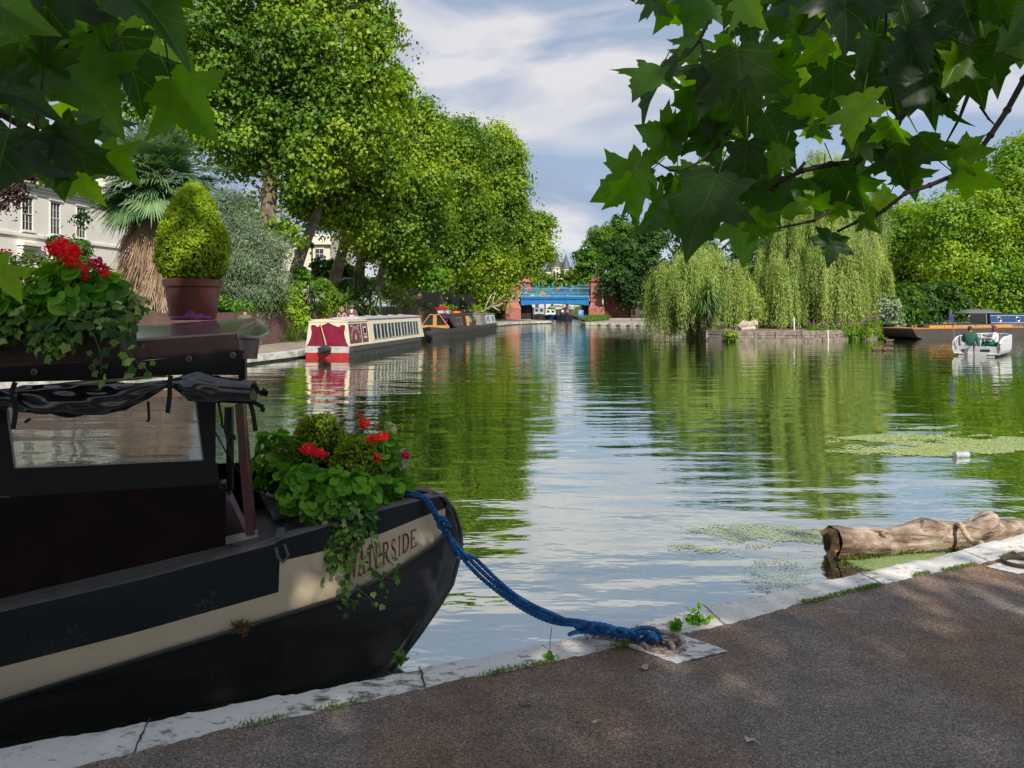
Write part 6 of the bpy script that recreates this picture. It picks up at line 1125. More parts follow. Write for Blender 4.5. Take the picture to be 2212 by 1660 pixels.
b = MB(); b.grid(canvas_grid([[(10+(29-10)*t+(u*(421-10+(17-19)*t+19*0)) if False else (12+(33-12)*t)+u*((421+(438-421)*t)-(12+(33-12)*t)), (872+(1011-872)*t)*(1-u)+(855+(994-855)*t)*u) for u in np.linspace(0, 1, 6)] for t in np.linspace(0, 1, 4)], -.018)); b.build('clear_window', pvc_mat(), fb, ang=0)
b = MB()                                                 # piping round the window
for a, c in (((33, 1011), (438, 994)), ((438, 994), (421, 858)), ((14, 876), (33, 1011))): b.bar(wallp(*a, -.024), wallp(*c, -.024), .006, .006)
b.build('window_piping', mat('grey_piping', (.35, .34, .32), .6), fb, smooth=False)
# far side of the covered well: posts and low side, so the water shows through the window
b = MB(); fr0 = mirror(side(0, 1323)+LN*.12); fr1 = mirror(side(520, 1195)+LN*.12)
def zz(p, z): return np.array([p[0], p[1], z])
b.grid([[zz(mirror(side(x, 1323)+LN*.12), .55) for x in (-2600, 0, 520)], [zz(mirror(side(x, 1323)+LN*.12), 1.02) for x in (-2600, 0, 520)]]); b.build('far_cabin_side', WOODM, fb, ang=0)
for x in (-700, 470): b = MB(); p = mirror(side(x, 1323)+LN*.14); b.bar(zz(p, 1.0), zz(p, 1.86), .04, .04); b.build('far_post', PAINT_BLACK, fb, smooth=False)
b = MB(); b.grid([[P(482, 1046, 4.05), P(503, 1090, 4.0), P(530, 1153, 3.92)], [P(486, 1160, 4.05), P(505, 1163, 4.0), P(531, 1165, 3.92)]]); b.bar(P(480, 1040, 4.05), P(532, 1150, 3.90), .03, .03); b.build('front_panel', MAROON, fb, smooth=False)
b = MB(); b.bar(P(519, 872, 3.86), P(543, 1155, 3.86), .045, .045, (0, 1, 0)); b.build('corner_post', MAROON, fb, bev=.004, smooth=False)
b = MB(); b.bar(P(497, 880, 4.0), P(497, 1060, 4.0), .03, .03, (0, 1, 0)); b.build('rear_post', PAINT_BLACK, fb, smooth=False)
# ---- roof ----
RTOP = mat('glossy_maroon_roof', (.14, .085, .080), .22, var=.2, vs_=3, coat=.5, col2=(.10, .055, .055))
def rD(x): return ip(x, [(-2600, 2.7), (-700, 3.30), (0, 3.46), (512, 3.78)])
re = [(-2600, 900), (-700, 790), (0, 752), (276, 733), (510, 718)]; rf = [(-2600, 1050), (-700, 850), (0, 800), (316, 779), (520, 758)]
xr = [-2600, -1300, -700, -200, 0, 150, 300, 420, 510]
edge = [P(x, ip(x, re), rD(x)) for x in xr]; low = [P(x+(8 if x == 510 else 0), ip(x, rf), rD(x)) for x in xr]
rrows = []; WB_ = 1.25
for j in range(9): u = j/8; rrows.append([p+LN*WB_*u+np.array([0, 0, .062*math.sin(math.pi*u)]) for p in edge])
b = MB(); b.grid(rrows); b.grid([low, [p*.1+q*.9+np.array([0, -.012, 0]) for p, q in zip(low, edge)], edge]); b.quad(*([r[-1] for r in rrows]+[rrows[-1][-1]-np.array([0, 0, .12]), low[-1]])); b.grid([[r[0] for r in [rrows[-1]]]+rrows[-1][1:], [p-np.array([0, 0, .12]) for p in rrows[-1]]])
b.build('roof', RTOP, fb, ang=30)
# overhanging front part with rounded lip
c0 = P(512, 722, 4.0); vis = [P(505, 712, 3.95), P(520, 729, 3.96), P(558, 731, 4.05), P(577, 722, 4.25), P(580, 715, 4.42), P(566, 697, 4.72), P(556, 691, 5.0), P(500, 690, 5.0)]
mid_ = P(505, 692, 4.45); b = MB(); b.add([mid_]+vis, [(0, i, i+1) for i in range(1, len(vis))]+[(0, len(vis), 1)])
lo_ = [P(520, 758, 3.96), P(556, 775, 4.08), P(562, 768, 4.4), P(560, 730, 4.8)]
b.build('roof_visor', RTOP, fb, ang=0)
b = MB(); b.tube(vis[1:7], .012, 8); b.build('visor_lip', mat('pale_lip', (.26, .18, .17), .3, coat=.4), fb, ang=0)
b = MB(); b.grid([[vis[1], vis[2]-np.array([0, 0, .005]), P(562, 733, 4.15), P(566, 728, 4.5)], [P(522, 776, 3.98), P(555, 776, 4.07), P(556, 774, 4.2), P(556, 768, 4.5)]]); b.build('visor_side', MAROON, fb, ang=0)
# ---- canvas flap, grommets, rolled clear blind, straps ----
def fl(x, y, d=-.05): return P(x, y, rD(min(x, 512))+d)
b = MB(); ft = [(-700, 850), (0, 800), (316, 779), (520, 757)]; fbm = [(-700, 900), (0, 826), (200, 822), (373, 810), (526, 811)]
xx = [-2600, -700, -200, 0, 60, 130, 200, 260, 320, 373, 430, 480, 525]
b.grid([[fl(x, ip(x, ft)*(1-u)+ip(x, fbm)*u, -.045+.012*math.sin(x*.045)*u-.01*math.sin(u*3)) for x in xx] for u in np.linspace(0, 1, 5)]); b.build('canvas_flap', CANV, fb, ang=0)
for x, y in ((503, 768), (408, 776), (199, 794), (74, 804)):
    b = MB(); c = fl(x, y, -.075); b.tube([c+np.array([.012*math.cos(a), 0, .012*math.sin(a)]) for a in np.linspace(0, 2*math.pi, 17)], .0032, 6, False); b.tube([c+np.array([0, .004, 0]), c+np.array([0, .008, 0])], .010, 10); b.build('grommet', mat('dull_brass', (.30, .26, .17), .4, .6), fb, ang=0)
roll = [(-420, 905, 30), (-120, 880, 32), (-40, 872, 28), (22, 860, 17), (50, 862, 27), (85, 864, 31), (165, 864, 31), (265, 860, 26), (320, 842, 17), (352, 832, 10), (365, 829, 8), (380, 829, 14), (400, 832, 25), (428, 836, 31), (455, 840, 30), (480, 843, 28), (520, 846, 27), (549, 848, 26)]
rl = []; n = 40
pts_ = resamp([(q[0], q[1]) for q in roll], 9); b = MB(); rows = []
for i, (x, y) in enumerate(pts_):
    r = ip(x, [(q[0], q[2]) for q in roll]); c = fl(x, y, -.09); row = []
    for j in range(n+1):
        a = 2*math.pi*j/n; wr = (1+(.10*math.sin(2*a+x*.02)+.10*math.sin(5*a-x*.03+1)+.06*math.sin(8*a+x*.05)+.05*math.sin(x*.07+2*a)))if x < 470 else 1+.02*math.sin(5*a)
        rr = r*.00225*wr; row.append(c+np.array([0, -math.cos(a)*rr, math.sin(a)*rr]))
    rows.append(row)
b.grid(rows); b.quad(*rows[-1][:-1]); PV = mat('dark_glossy_vinyl', (.016, .019, .020), .2, var=.3, vs_=9, bump=.002, bs=7, spec=.9); b.build('rolled_blind', PV, fb, ang=0)
STRAP = mat('black_webbing', (.009, .009, .010), .8)
for pts in (((369, 812), (366, 830), (367, 850), (362, 893)), ((33, 826), (24, 850), (34, 880), (32, 905), (28, 927)), ((320, 868), (322, 905), (318, 912)), ((66, 905), (60, 908), (54, 914)), ((548, 830), (560, 850), (578, 852), (566, 842)), ((545, 868), (569, 880), (566, 890)), ((540, 870), (546, 890), (552, 932)), ((470, 860), (478, 900), (480, 920), (508, 950), (505, 940)), ((488, 880), (486, 930), (494, 960), (500, 990)), ((466, 1000), (470, 1040), (480, 1058))):
    b = MB(); w_ = .022 if pts[0][0] in (369, 33, 545, 540, 548) else .012
    for a, c in zip(pts[:-1], pts[1:]): b.bar(fl(*a, -.17 if a[0] < 420 else -.10), fl(*c, -.17 if a[0] < 420 else -.10), w_, .004, (0, 1, 0))
    b.build('strap', STRAP, fb, smooth=False)
b = MB(); b.tube([fl(432, 866, -.02), fl(450, 905, 0), fl(490, 980, .1), fl(540, 1055, .2), fl(600, 1085, .4)], .004, 5); b.tube([fl(392, 850, -.08), fl(410, 866, -.1), fl(436, 862, -.06)], .004, 5); b.build('cord', STRAP, fb, ang=0)
# ---- lettering on the bow: serif capitals drawn on the cream band ----
def wlet(u, v, x0, x1): x = x0+(x1-x0)*u; t = .74-.52*v*(1-.12*u); return side(x, B__(x)+(C__(x)-B__(x))*t, -.0035)
STK = {'W': [((0, 1), (.27, 0), .10), ((.27, 0), (.5, .85), .04), ((.5, 1), (.74, 0), .10), ((.74, 0), (1, 1), .04), ((-.06, 1), (.14, 1), .05), ((.86, 1), (1.08, 1), .05), ((.4, 1), (.6, 1), .05)],
       'A': [((.05, 0), (.48, 1), .04), ((.46, 1), (.88, 0), .11), ((.2, .36), (.72, .36), .05), ((-.04, 0), (.18, 0), .05), ((.72, 0), (1.02, 0), .05)],
       'T': [((.5, 0), (.5, 1), .11), ((.06, 1), (.94, 1), .06), ((.08, 1), (.05, .8), .05), ((.92, 1), (.95, .8), .05), ((.33, 0), (.67, 0), .05)],
       'E': [((.2, 0), (.2, 1), .12), ((.05, 1), (.85, 1), .05), ((.05, 0), (.9, 0), .05), ((.2, .52), (.62, .52), .05), ((.85, 1), (.85, .8), .05), ((.9, 0), (.9, .22), .05), ((.62, .62), (.62, .42), .05)],
       'R': [((.18, 0), (.18, 1), .12), ((.05, 1), (.5, 1), .05), ((.5, 1), (.74, .88), .08), ((.74, .88), (.76, .68), .11), ((.76, .68), (.5, .5), .08), ((.5, .5), (.18, .5), .05), ((.45, .5), (.82, 0), .11), ((.04, 0), (.36, 0), .05), ((.76, 0), (1.0, 0), .05)],
       'S': [((.78, .72), (.74, .92), .04), ((.74, .92), (.5, 1), .05), ((.5, 1), (.24, .92), .07), ((.24, .92), (.17, .74), .10), ((.17, .74), (.3, .58), .11), ((.3, .58), (.66, .42), .12), ((.66, .42), (.82, .25), .11), ((.82, .25), (.72, .07), .09), ((.72, .07), (.48, 0), .06), ((.48, 0), (.22, .08), .05), ((.22, .08), (.14, .3), .04)],
       'I': [((.5, 0), (.5, 1), .14), ((.25, 1), (.75, 1), .05), ((.25, 0), (.75, 0), .05)],
       'D': [((.2, 0), (.2, 1), .12), ((.05, 1), (.45, 1), .05), ((.45, 1), (.75, .88), .08), ((.75, .88), (.9, .62), .11), ((.9, .62), (.9, .38), .12), ((.9, .38), (.75, .12), .11), ((.75, .12), (.45, 0), .08), ((.45, 0), (.05, 0), .05)]}
TXT = 'WATERSIDE'; wd = [1.25, .95, .95, .85, .95, .75, .5, .95, .85]; tot = sum(wd); cur = 0; RED_L = mat('oxblood_lettering', (.16, .022, .016), .5, var=.15)
for ch_, w_ in zip(TXT, wd):
    b = MB(); u0 = cur/tot; u1 = (cur+w_*.86)/tot; cur += w_
    for (a, c, th) in STK[ch_]:
        a = np.array(a, float); c = np.array(c, float); d = c-a; ln_ = np.linalg.norm(d); d = d/ln_; nn = np.array([-d[1], d[0]])*max(th*.75, .04); e_ = d*th*.25 if ch_ in 'SRD' else d*0
        q = [a-e_+nn, c+e_+nn, c+e_-nn, a-e_-nn]; b.quad(*[wlet(u0+(u1-u0)*p[0], p[1], 750, 903) for p in q])
    b.build('letter', RED_L, fb, smooth=False)
# spider nest / dead leaf caught on the strake
LT = mat('dead_leaf', (.24, .13, .05), .8, var=.3, vs_=20)
def litter(label, px, py, s, z, rz, col=LT, name='dead_leaf', D=None):
    c = G(px, py, z) if D is None else P(px, py, D); o = thing(name, label, 'leaf', tuple(c), rz); b = MB(); r_ = np.random.default_rng(int(px)); n = 9
    b.grid([[(s*(i/n-.5), s*.26*math.sin(math.pi*min(max(i/n, .04), .97))*k*(1+.3*r_.random()), s*.10*math.cos(i*.9)*abs(k)+.004+.03*s*abs(k)) for i in range(n+1)] for k in (-1, 0, 1)]); b.build('blade', col, o, local=True, ang=0); return o
c = side(520, 1357, -.05); o = thing('debris', 'clump of dry twigs and cobweb caught on the black rubbing strake', 'debris', tuple(c)); b = MB(); r_ = np.random.default_rng(8)
for k in range(60): p = c+np.array([r_.uniform(-.055, .05), r_.uniform(-.02, .02), r_.uniform(-.03, .04)]); q = c+np.array([r_.uniform(-.055, .05), r_.uniform(-.02, .02), r_.uniform(-.03, .04)]); b.tube([p, q], .0016, 4)
for k in range(9): p = c+r_.normal(size=3)*np.array([.025, .008, .015]); b.quad(p, p+r_.normal(size=3)*.03, p+r_.normal(size=3)*.03)
b.build('twigs', mat('brown_debris', (.15, .09, .045), .9), o, ang=0)

# ================= PLANTS ON THE BOAT =================
GER = leafmat('geranium_leaf', [(.05, .20, .008), (.11, .34, .012), (.22, .48, .03)], .42); IVY = leafmat('ivy_leaf', [(.025, .09, .02), (.06, .18, .03), (.15, .30, .05), (.38, .50, .14)], .32)
BOX = leafmat('box_leaf', [(.05, .10, .006), (.16, .26, .008), (.27, .42, .012), (.40, .54, .02)], .38); REDP = leafmat('red_petal', [(.70, .008, .012), (.9, .03, .015), (.95, .09, .03)], .35, gloss=.03); PINKP = leafmat('crimson_petal', [(.55, .01, .06), (.75, .02, .12)], .25)
VAR = leafmat('variegated_leaf', [(.12, .20, .05), (.30, .38, .14), (.60, .58, .30)], .3); CONE = leafmat('brown_box_leaf', [(.05, .06, .012), (.11, .09, .03)], .2)
def leafy(o, blobs, n, size, T, m, name='leaves', seed=0, upb=.8, shell=.75):
    r_ = np.random.default_rng(seed); C_ = np.array([q[0] for q in blobs]); Rr = np.array([q[1] for q in blobs]); wg = (Rr.prod(1))**(2/3); wg /= wg.sum(); i = r_.choice(len(blobs), n, p=wg); d = unit(r_.normal(size=(n, 3))); pos = C_[i]+Rr[i]*d*r_.uniform(shell, 1.08, (n, 1))
    nr = d*.8+np.array([0, -.35, upb])+r_.normal(size=d.shape)*.45; al = d*np.array([1, 1, .3])+np.array([0, 0, -.5])+r_.normal(size=d.shape)*.4
    return cloud(name, pos, nr, size*r_.uniform(.6, 1.25, n), T, m, o, r_.random(n), al)
def flower(o, px, py, D, r, m=REDP, stemto=None):
    c = P(px, py, D); r_ = np.random.default_rng(int(px*7+py)); n = int(26+r*900); d = unit(r_.normal(size=(n, 3))); d[:, 2] = d[:, 2]*.9+.1; pos = c+d*np.array([1, 1, .8])*r*r_.uniform(.6, 1.05, (n, 1)); cloud('flower', pos, d+r_.normal(size=d.shape)*.5, r*r_.uniform(.55, .8, n), T_OVAL, m, o)
    if stemto is not None: b = MB(); b.tube([stemto, (stemto+c)/2+np.array([.02, 0, .02]), c], .004, 5); b.build('stem', mat('green_stem', (.10, .18, .05), .6), o, ang=0)
def strands(o, lines, D, n, size, m, name='ivy', seed=0, jit=.02):
    r_ = np.random.default_rng(seed); pos = []; b = MB()
    for pts in lines:
        q = np.array([P(p[0], p[1], p[2] if len(p) > 2 else D) for p in pts]); ln_ = np.linalg.norm(np.diff(q, axis=0), axis=1); cum = np.concatenate([[0], np.cumsum(ln_)]); k = max(3, int(cum[-1]*n)); u = np.linspace(0, cum[-1], k)
        w_ = np.stack([np.interp(u, cum, q[:, i]) for i in range(3)], 1)+np.cumsum(r_.normal(size=(k, 3)), 0)*.0025; pos.append(w_+r_.normal(size=w_.shape)*jit); b.tube(w_[::3], .0026, 4)
    b.build('vine_stem', mat('vine', (.10, .10, .04), .7), o, ang=0); pos = np.concatenate(pos); nr = np.array([0, -1., .45])+r_.normal(size=pos.shape)*.5
    cloud(name, pos, nr, size*r_.uniform(.55, 1.2, len(pos)), T_IVY, m, o, r_.random(len(pos)), np.array([0, 0, -1.])+r_.normal(size=pos.shape)*.6)
def bl(L_): return [(P(x, y, D), np.array([rx*D/F, ry_, rz*D/F])) for x, y, D, rx, ry_, rz in L_]
POT = mat('brown_plastic_pot', (.20, .062, .048), .35, var=.2, vs_=5); TERR = mat('terracotta', (.30, .11, .06), .75, var=.2, vs_=8)
# topiary in brown pot on the roof
Dt = 4.35; pc_ = P(417, 690, Dt); tp_ = thing('topiary', 'clipped pear-shaped box topiary in brown pot on the boat roof', 'topiary', tuple(pc_)); k_ = Dt/F
b = MB(); b.lathe([(44*k_, 0), (47*k_, 3*k_), (56*k_, 70*k_), (60*k_, 72*k_), (62*k_, 86*k_), (58*k_, 88*k_), (55*k_, 80*k_)], tuple(pc_+np.array([0, 0, -.004])), 32); pt = b.build('pot', POT, tp_, ang=40)
b = MB()
ang_ = np.linspace(R(192), R(345), 26); hs_ = [.0, .28, .22, .12, .06, .05, .07, .06, .05, .08, .12, .09, .10, .14, .24, .40, .44, .30, .18, .20, .30, .22, .12, .10, .04, 0]
r_lo = [(math.cos(a)*(46*k_+.0045), math.sin(a)*(46*k_+.0045), .008) for a in ang_]; r_hi = [(math.cos(a)*((46+10*h)*k_+.0045), math.sin(a)*((46+10*h)*k_+.0045), .012+h*.10) for a, h in zip(ang_, hs_)]
b.grid([[pc_+np.array(p) for p in r_lo], [pc_+np.array(p) for p in r_hi]]); b.build('paint_splash', mat('purple_paint', (.36, .10, .34), .5, var=.25, vs_=30), pt, ang=0)
prof_t = [(0, 40), (8, 58), (30, 69), (65, 72), (100, 65), (140, 52), (170, 38), (190, 24), (202, 10), (206, 0)]
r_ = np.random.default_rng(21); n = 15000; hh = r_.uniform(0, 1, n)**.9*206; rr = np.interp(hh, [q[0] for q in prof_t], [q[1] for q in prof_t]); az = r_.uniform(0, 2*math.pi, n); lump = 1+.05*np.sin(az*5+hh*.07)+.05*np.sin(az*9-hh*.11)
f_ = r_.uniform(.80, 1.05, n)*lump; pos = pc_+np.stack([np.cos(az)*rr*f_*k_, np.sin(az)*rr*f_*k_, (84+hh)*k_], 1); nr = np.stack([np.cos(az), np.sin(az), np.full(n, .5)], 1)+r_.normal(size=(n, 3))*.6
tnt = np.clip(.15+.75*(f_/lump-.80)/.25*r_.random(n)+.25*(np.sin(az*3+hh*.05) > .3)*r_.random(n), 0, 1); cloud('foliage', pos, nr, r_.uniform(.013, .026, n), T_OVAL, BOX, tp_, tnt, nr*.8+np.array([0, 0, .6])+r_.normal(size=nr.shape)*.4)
n = 900; hh = r_.uniform(0, 1, n)*204; rr = np.interp(hh, [q[0] for q in prof_t], [q[1] for q in prof_t])*r_.uniform(.94, 1.04, n); az = r_.uniform(0, 2*math.pi, n); sp0 = pc_+np.stack([np.cos(az)*rr*k_, np.sin(az)*rr*k_, (84+hh)*k_], 1); spd = np.stack([np.cos(az)*.6, np.sin(az)*.6, np.full(n, .9)], 1)+r_.normal(size=(n, 3))*.25
cloud('new_shoots', np.repeat(sp0, 4, 0)+r_.normal(size=(n*4, 3))*.004, np.repeat(np.stack([np.cos(az), np.sin(az), az*0], 1), 4, 0)+r_.normal(size=(n*4, 3))*.5, r_.uniform(.022, .038, n*4), T_NARROW, BOX, tp_, r_.uniform(.65, 1, n*4), np.repeat(spd, 4, 0)+r_.normal(size=(n*4, 3))*.4)
b = MB(); b.lathe([(q[1]*.8*k_, (84+q[0]*.96)*k_) for q in prof_t], tuple(pc_), 20); b.build('shaded_twig_core', mat('shaded_twigs', (.045, .04, .018), .95, var=.4, vs_=40, bump=.02, bs=50), tp_, ang=0)  # solid core, the foliage's inner shade is put into its dark twig colour
# planter at the left with geraniums
pl = thing('planter', 'long dark wooden planter of geraniums and ivy on the boat roof edge', 'planter', tuple(P(100, 780, 3.2))); b = MB()
q0, q1 = P(-260, 792, 3.02), P(262, 778, 3.28); q2, q3 = q1+LN*.26, q0+LN*.26; up_ = np.array([0, 0, .24]); V = [q0, q1, q2, q3, q0+up_, q1+up_, q2+up_, q3+up_]; b.add(V, [(3,2,1,0), (4,5,6,7), (0,1,5,4), (1,2,6,5), (2,3,7,6), (3,0,4,7)]); b.build('trough', mat('dark_trough_wood', (.035, .018, .014), .6, var=.3, vs_=8), pl, bev=.006, smooth=False)
leafy(pl, bl([(50, 590, 3.3, 95, .14, 42), (150, 600, 3.25, 80, .14, 50), (-80, 600, 3.2, 90, .15, 60)]), 3400, .022, T_OVAL, BOX, 'box_foliage', 1, shell=.6)
leafy(pl, bl([(170, 625, 3.2, 90, .13, 55), (220, 640, 3.2, 70, .12, 50), (130, 660, 3.12, 90, .10, 40), (20, 650, 3.1, 80, .1, 40), (-60, 660, 3.05, 90, .1, 50)]), 330, .085, T_ROUND, GER, 'geranium_leaves', 2, shell=.6)
leafy(pl, bl([(60, 700, 3.05, 110, .08, 45), (230, 690, 3.1, 70, .08, 40), (120, 740, 3.02, 60, .06, 30), (280, 665, 3.2, 35, .08, 30), (-60, 720, 3.0, 90, .08, 50)]), 620, .05, T_IVY, IVY, 'ivy_leaves', 3, shell=.4)
leafy(pl, bl([(250, 665, 3.12, 34, .05, 18), (290, 650, 3.15, 30, .05, 22), (270, 690, 3.1, 22, .05, 16)]), 90, .035, T_IVY, VAR, 'variegated_leaves', 4, shell=.3)
strands(pl, [((180, 665, 3.0), (215, 690, 2.99), (245, 720, 2.98), (275, 745, 2.97), (305, 778, 2.97), (345, 802, 2.98)), ((240, 700, 2.99), (262, 740, 2.98), (280, 775, 2.97), (275, 815, 2.97)), ((150, 680, 2.98), (195, 700, 2.98), (225, 725, 2.97), (243, 745, 2.97)), ((60, 690, 2.98), (90, 720, 2.97), (110, 755, 2.96), (120, 785, 2.96)), ((260, 690, 3.0), (290, 740, 2.99), (310, 770, 2.98)), ((110, 700, 2.97), (100, 730, 2.96), (85, 745, 2.96)), ((200, 720, 2.97), (215, 760, 2.96), (222, 800, 2.96), (218, 840, 2.96))], 3, 42, .042, IVY, 'ivy', 5)
sb_ = P(130, 640, 3.2)
for x, y, r, m_ in ((118, 540, .040, REDP), (150, 545, .045, REDP), (135, 528, .032, REDP), (160, 570, .035, REDP), (178, 585, .026, REDP), (208, 570, .034, PINKP), (222, 582, .026, PINKP), (226, 592, .024, REDP), (8, 548, .028, PINKP), (185, 600, .018, REDP), (-4, 655, .022, REDP), (156, 640, .008, REDP), (140, 556, .028, REDP)): flower(pl, x, y, 3.12, r, m_, sb_+np.array([(x-130)*.001, 0, 0]) if r > .03 else None)
# bow flower pots
def potm(o, px, py, D, r, h, m, name='pot'): c = P(px, py, D); b = MB(); b.lathe([(r*.72, 0), (r*.95, h*.85), (r*1.06, h*.86), (r*1.08, h), (r*.95, h), (r*.9, h*.9)], tuple(c), 20); return b.build(name, m, o, ang=40)
def boxball(label, px, py, D, r, n, seed):
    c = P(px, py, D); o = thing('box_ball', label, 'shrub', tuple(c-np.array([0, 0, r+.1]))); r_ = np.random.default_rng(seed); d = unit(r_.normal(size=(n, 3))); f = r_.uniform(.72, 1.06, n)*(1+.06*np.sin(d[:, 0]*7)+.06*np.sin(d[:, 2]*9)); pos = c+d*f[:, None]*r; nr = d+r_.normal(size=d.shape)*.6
    cloud('foliage', pos, nr, r_.uniform(.014, .026, n), T_OVAL, BOX, o, np.clip((f-.7)/.35*r_.random(n)*1.1, 0, 1), d+np.array([0, 0, .6])+r_.normal(size=d.shape)*.4); b = MB(); b.ell(c, r*.78, 16, 10); b.build('shaded_twig_core', mat('shaded_twigs', 0), o, ang=0); b = MB(); b.lathe([(r*.6, 0), (r*.75, .16)], tuple(c-np.array([0, 0, r+.12])), 16); b.build('pot', PAINT_BLACK, o); return o  # dark twig-coloured core stands for the shade inside the ball
boxball('clipped box ball at the back of the bow planting', 690, 952, 4.55, .155, 5000, 31); boxball('darker box ball behind the red geranium in the bow planting', 775, 1010, 4.4, .165, 5200, 32)
g1 = thing('potted_geranium', 'red geranium with big round leaves at the front of the bow planting', 'potted plant', tuple(P(690, 1130, 4.12))); potm(g1, 684, 1150, 4.15, .10, .17, TERR)
leafy(g1, bl([(655, 1030, 4.15, 62, .12, 34), (720, 1045, 4.1, 62, .12, 34), (690, 1080, 4.05, 66, .12, 30), (640, 1075, 4.15, 40, .1, 34), (770, 1060, 4.1, 50, .1, 40), (735, 1095, 4.05, 40, .1, 26)]), 330, .072, T_ROUND, GER, 'leaves', 41, shell=.5)
s1 = P(690, 1080, 4.15)
flower(g1, 665, 972, 4.05, .042, REDP, s1); flower(g1, 686, 978, 4.04, .036, REDP); flower(g1, 700, 984, 4.06, .026, PINKP)
g2 = thing('potted_geranium', 'taller red geranium towards the bow tip of the planting', 'potted plant', tuple(P(830, 1100, 4.4))); potm(g2, 826, 1098, 4.42, .09, .15, TERR)
leafy(g2, bl([(820, 1010, 4.4, 50, .12, 50), (850, 1050, 4.4, 46, .12, 40), (800, 1060, 4.25, 50, .1, 40), (870, 1040, 4.45, 30, .1, 30), (840, 960, 4.45, 24, .06, 34), (810, 1100, 4.25, 36, .08, 30), (855, 1085, 4.35, 40, .08, 14)]), 330, .058, T_ROUND, GER, 'leaves', 42, shell=.4)
leafy(g2, bl([(870, 1000, 4.4, 22, .05, 30), (880, 1060, 4.45, 24, .05, 12), (845, 925, 4.45, 18, .05, 16)]), 60, .05, T_IVY, VAR, 'pale_leaves', 43, shell=.3)
s2 = P(820, 1050, 4.4)
for x, y, r, m_ in ((788, 915, .036, REDP), (780, 900, .018, REDP), (804, 950, .034, REDP), (826, 945, .036, REDP), (815, 992, .026, REDP), (809, 984, .02, REDP), (875, 984, .030, PINKP), (817, 1086, .022, REDP), (812, 925, .012, PINKP)): flower(g2, x, y, 4.32, r, m_, s2 if r > .029 else None)
for x, y in ((716, 1095),): flower(g1, x, y, 4.0, .01)
g3 = thing('potted_geranium', 'pale yellow-green geranium at the left of the bow planting', 'potted plant', tuple(P(600, 1050, 4.6))); potm(g3, 606, 1062, 4.6, .10, .16, PAINT_BLACK)
leafy(g3, bl([(600, 960, 4.6, 46, .12, 34), (580, 1000, 4.55, 38, .1, 40), (620, 1010, 4.5, 44, .1, 30), (565, 1040, 4.55, 26, .08, 24)]), 150, .08, T_ROUND, GER, 'leaves', 44, shell=.4); leafy(g3, bl([(605, 972, 4.5, 20, .05, 8), (575, 990, 4.5, 14, .05, 8)]), 50, .03, T_OVAL, VAR, 'pale_flowers', 45, shell=.2)
iv = thing('trailing_ivy', 'dark variegated ivy trailing over the bow and its lettering', 'ivy', tuple(P(715, 1150, 4.02)))
leafy(iv, bl([(700, 1120, 4.0, 55, .07, 40), (730, 1165, 3.96, 55, .05, 40), (720, 1205, 3.93, 36, .04, 32), (775, 1130, 4.05, 42, .06, 36), (690, 1090, 4.02, 40, .06, 20), (740, 1100, 4.0, 40, .06, 24), (750, 1200, 3.95, 18, .03, 26)]), 1500, .036, T_IVY, IVY, 'ivy_mass', 51, shell=.25)
strands(iv, [((740, 1180, 3.9), (748, 1230, 3.88), (745, 1270, 3.87), (755, 1300, 3.85), (742, 1335, 3.84)), ((760, 1180, 3.92), (752, 1240, 3.88), (770, 1280, 3.86), (795, 1290, 3.86), (812, 1320, 3.86)), ((800, 1150, 4.0), (806, 1200, 3.98), (812, 1240, 3.97), (800, 1255, 3.95), (790, 1265, 3.95)),
             ((810, 1170, 4.0), (830, 1200, 3.99), (850, 1215, 3.99), (862, 1232, 4.0)), ((800, 1230, 3.95), (825, 1245, 3.96), (848, 1260, 3.97), (870, 1255, 4.0)), ((820, 1240, 3.96), (830, 1270, 3.95), (838, 1290, 3.95)), ((700, 1170, 3.95), (705, 1210, 3.9), (716, 1240, 3.88)), ((725, 1200, 3.9), (735, 1245, 3.87), (738, 1262, 3.86)), ((690, 1140, 3.95), (680, 1160, 3.93), (670, 1175, 3.9)), ((780, 1160, 3.98), (785, 1210, 3.95), (778, 1235, 3.93)), ((745, 1290, 3.85), (770, 1305, 3.85), (790, 1300, 3.86))], 4, 44, .040, IVY, 'ivy', 52)

# ================= ROPE, RING, STONE =================
BLUER = mat('blue_rope', (.008, .13, .42), .75, var=.35, vs_=50, bump=.0015, bs=200, col2=(.004, .05, .13))
def rope(b, pts, r, pitch=.075, n=3, sub=.01):
    pts = np.array(pts, float)
    for _ in range(3):                                  # smooth the path
        q = [pts[0]]
        for a, c in zip(pts[:-1], pts[1:]): q += [a*.75+c*.25, a*.25+c*.75]
        pts = np.array(q+[pts[-1]])
    L_ = np.concatenate([[0], np.cumsum(np.linalg.norm(np.diff(pts, axis=0), axis=1))]); k = int(L_[-1]/sub)+2; u = np.linspace(0, L_[-1], k); w_ = np.stack([np.interp(u, L_, pts[:, i]) for i in range(3)], 1); t = unit(np.gradient(w_, axis=0)); a = unit(np.cross(t, [0, 0, 1.])+1e-6); c = np.cross(a, t)
    for s in range(n): ph = u/pitch*2*math.pi+s*2*math.pi/n; b.tube(w_+(a*np.cos(ph)[:, None]+c*np.sin(ph)[:, None])*r*.52, r*.60, 6)
def C6(cx, cy, h=.02): return G((2100+cx/2.765)/1.808, (2350+cy/2.765)/1.808, QZ+h)
ro_ = thing('mooring_rope', 'thick blue mooring rope from the bow to the iron ring', 'rope', (.5, 3.7, QZ)); b = MB()
e0, e1 = C6(430, 280, .06), C6(500, 215, .08)
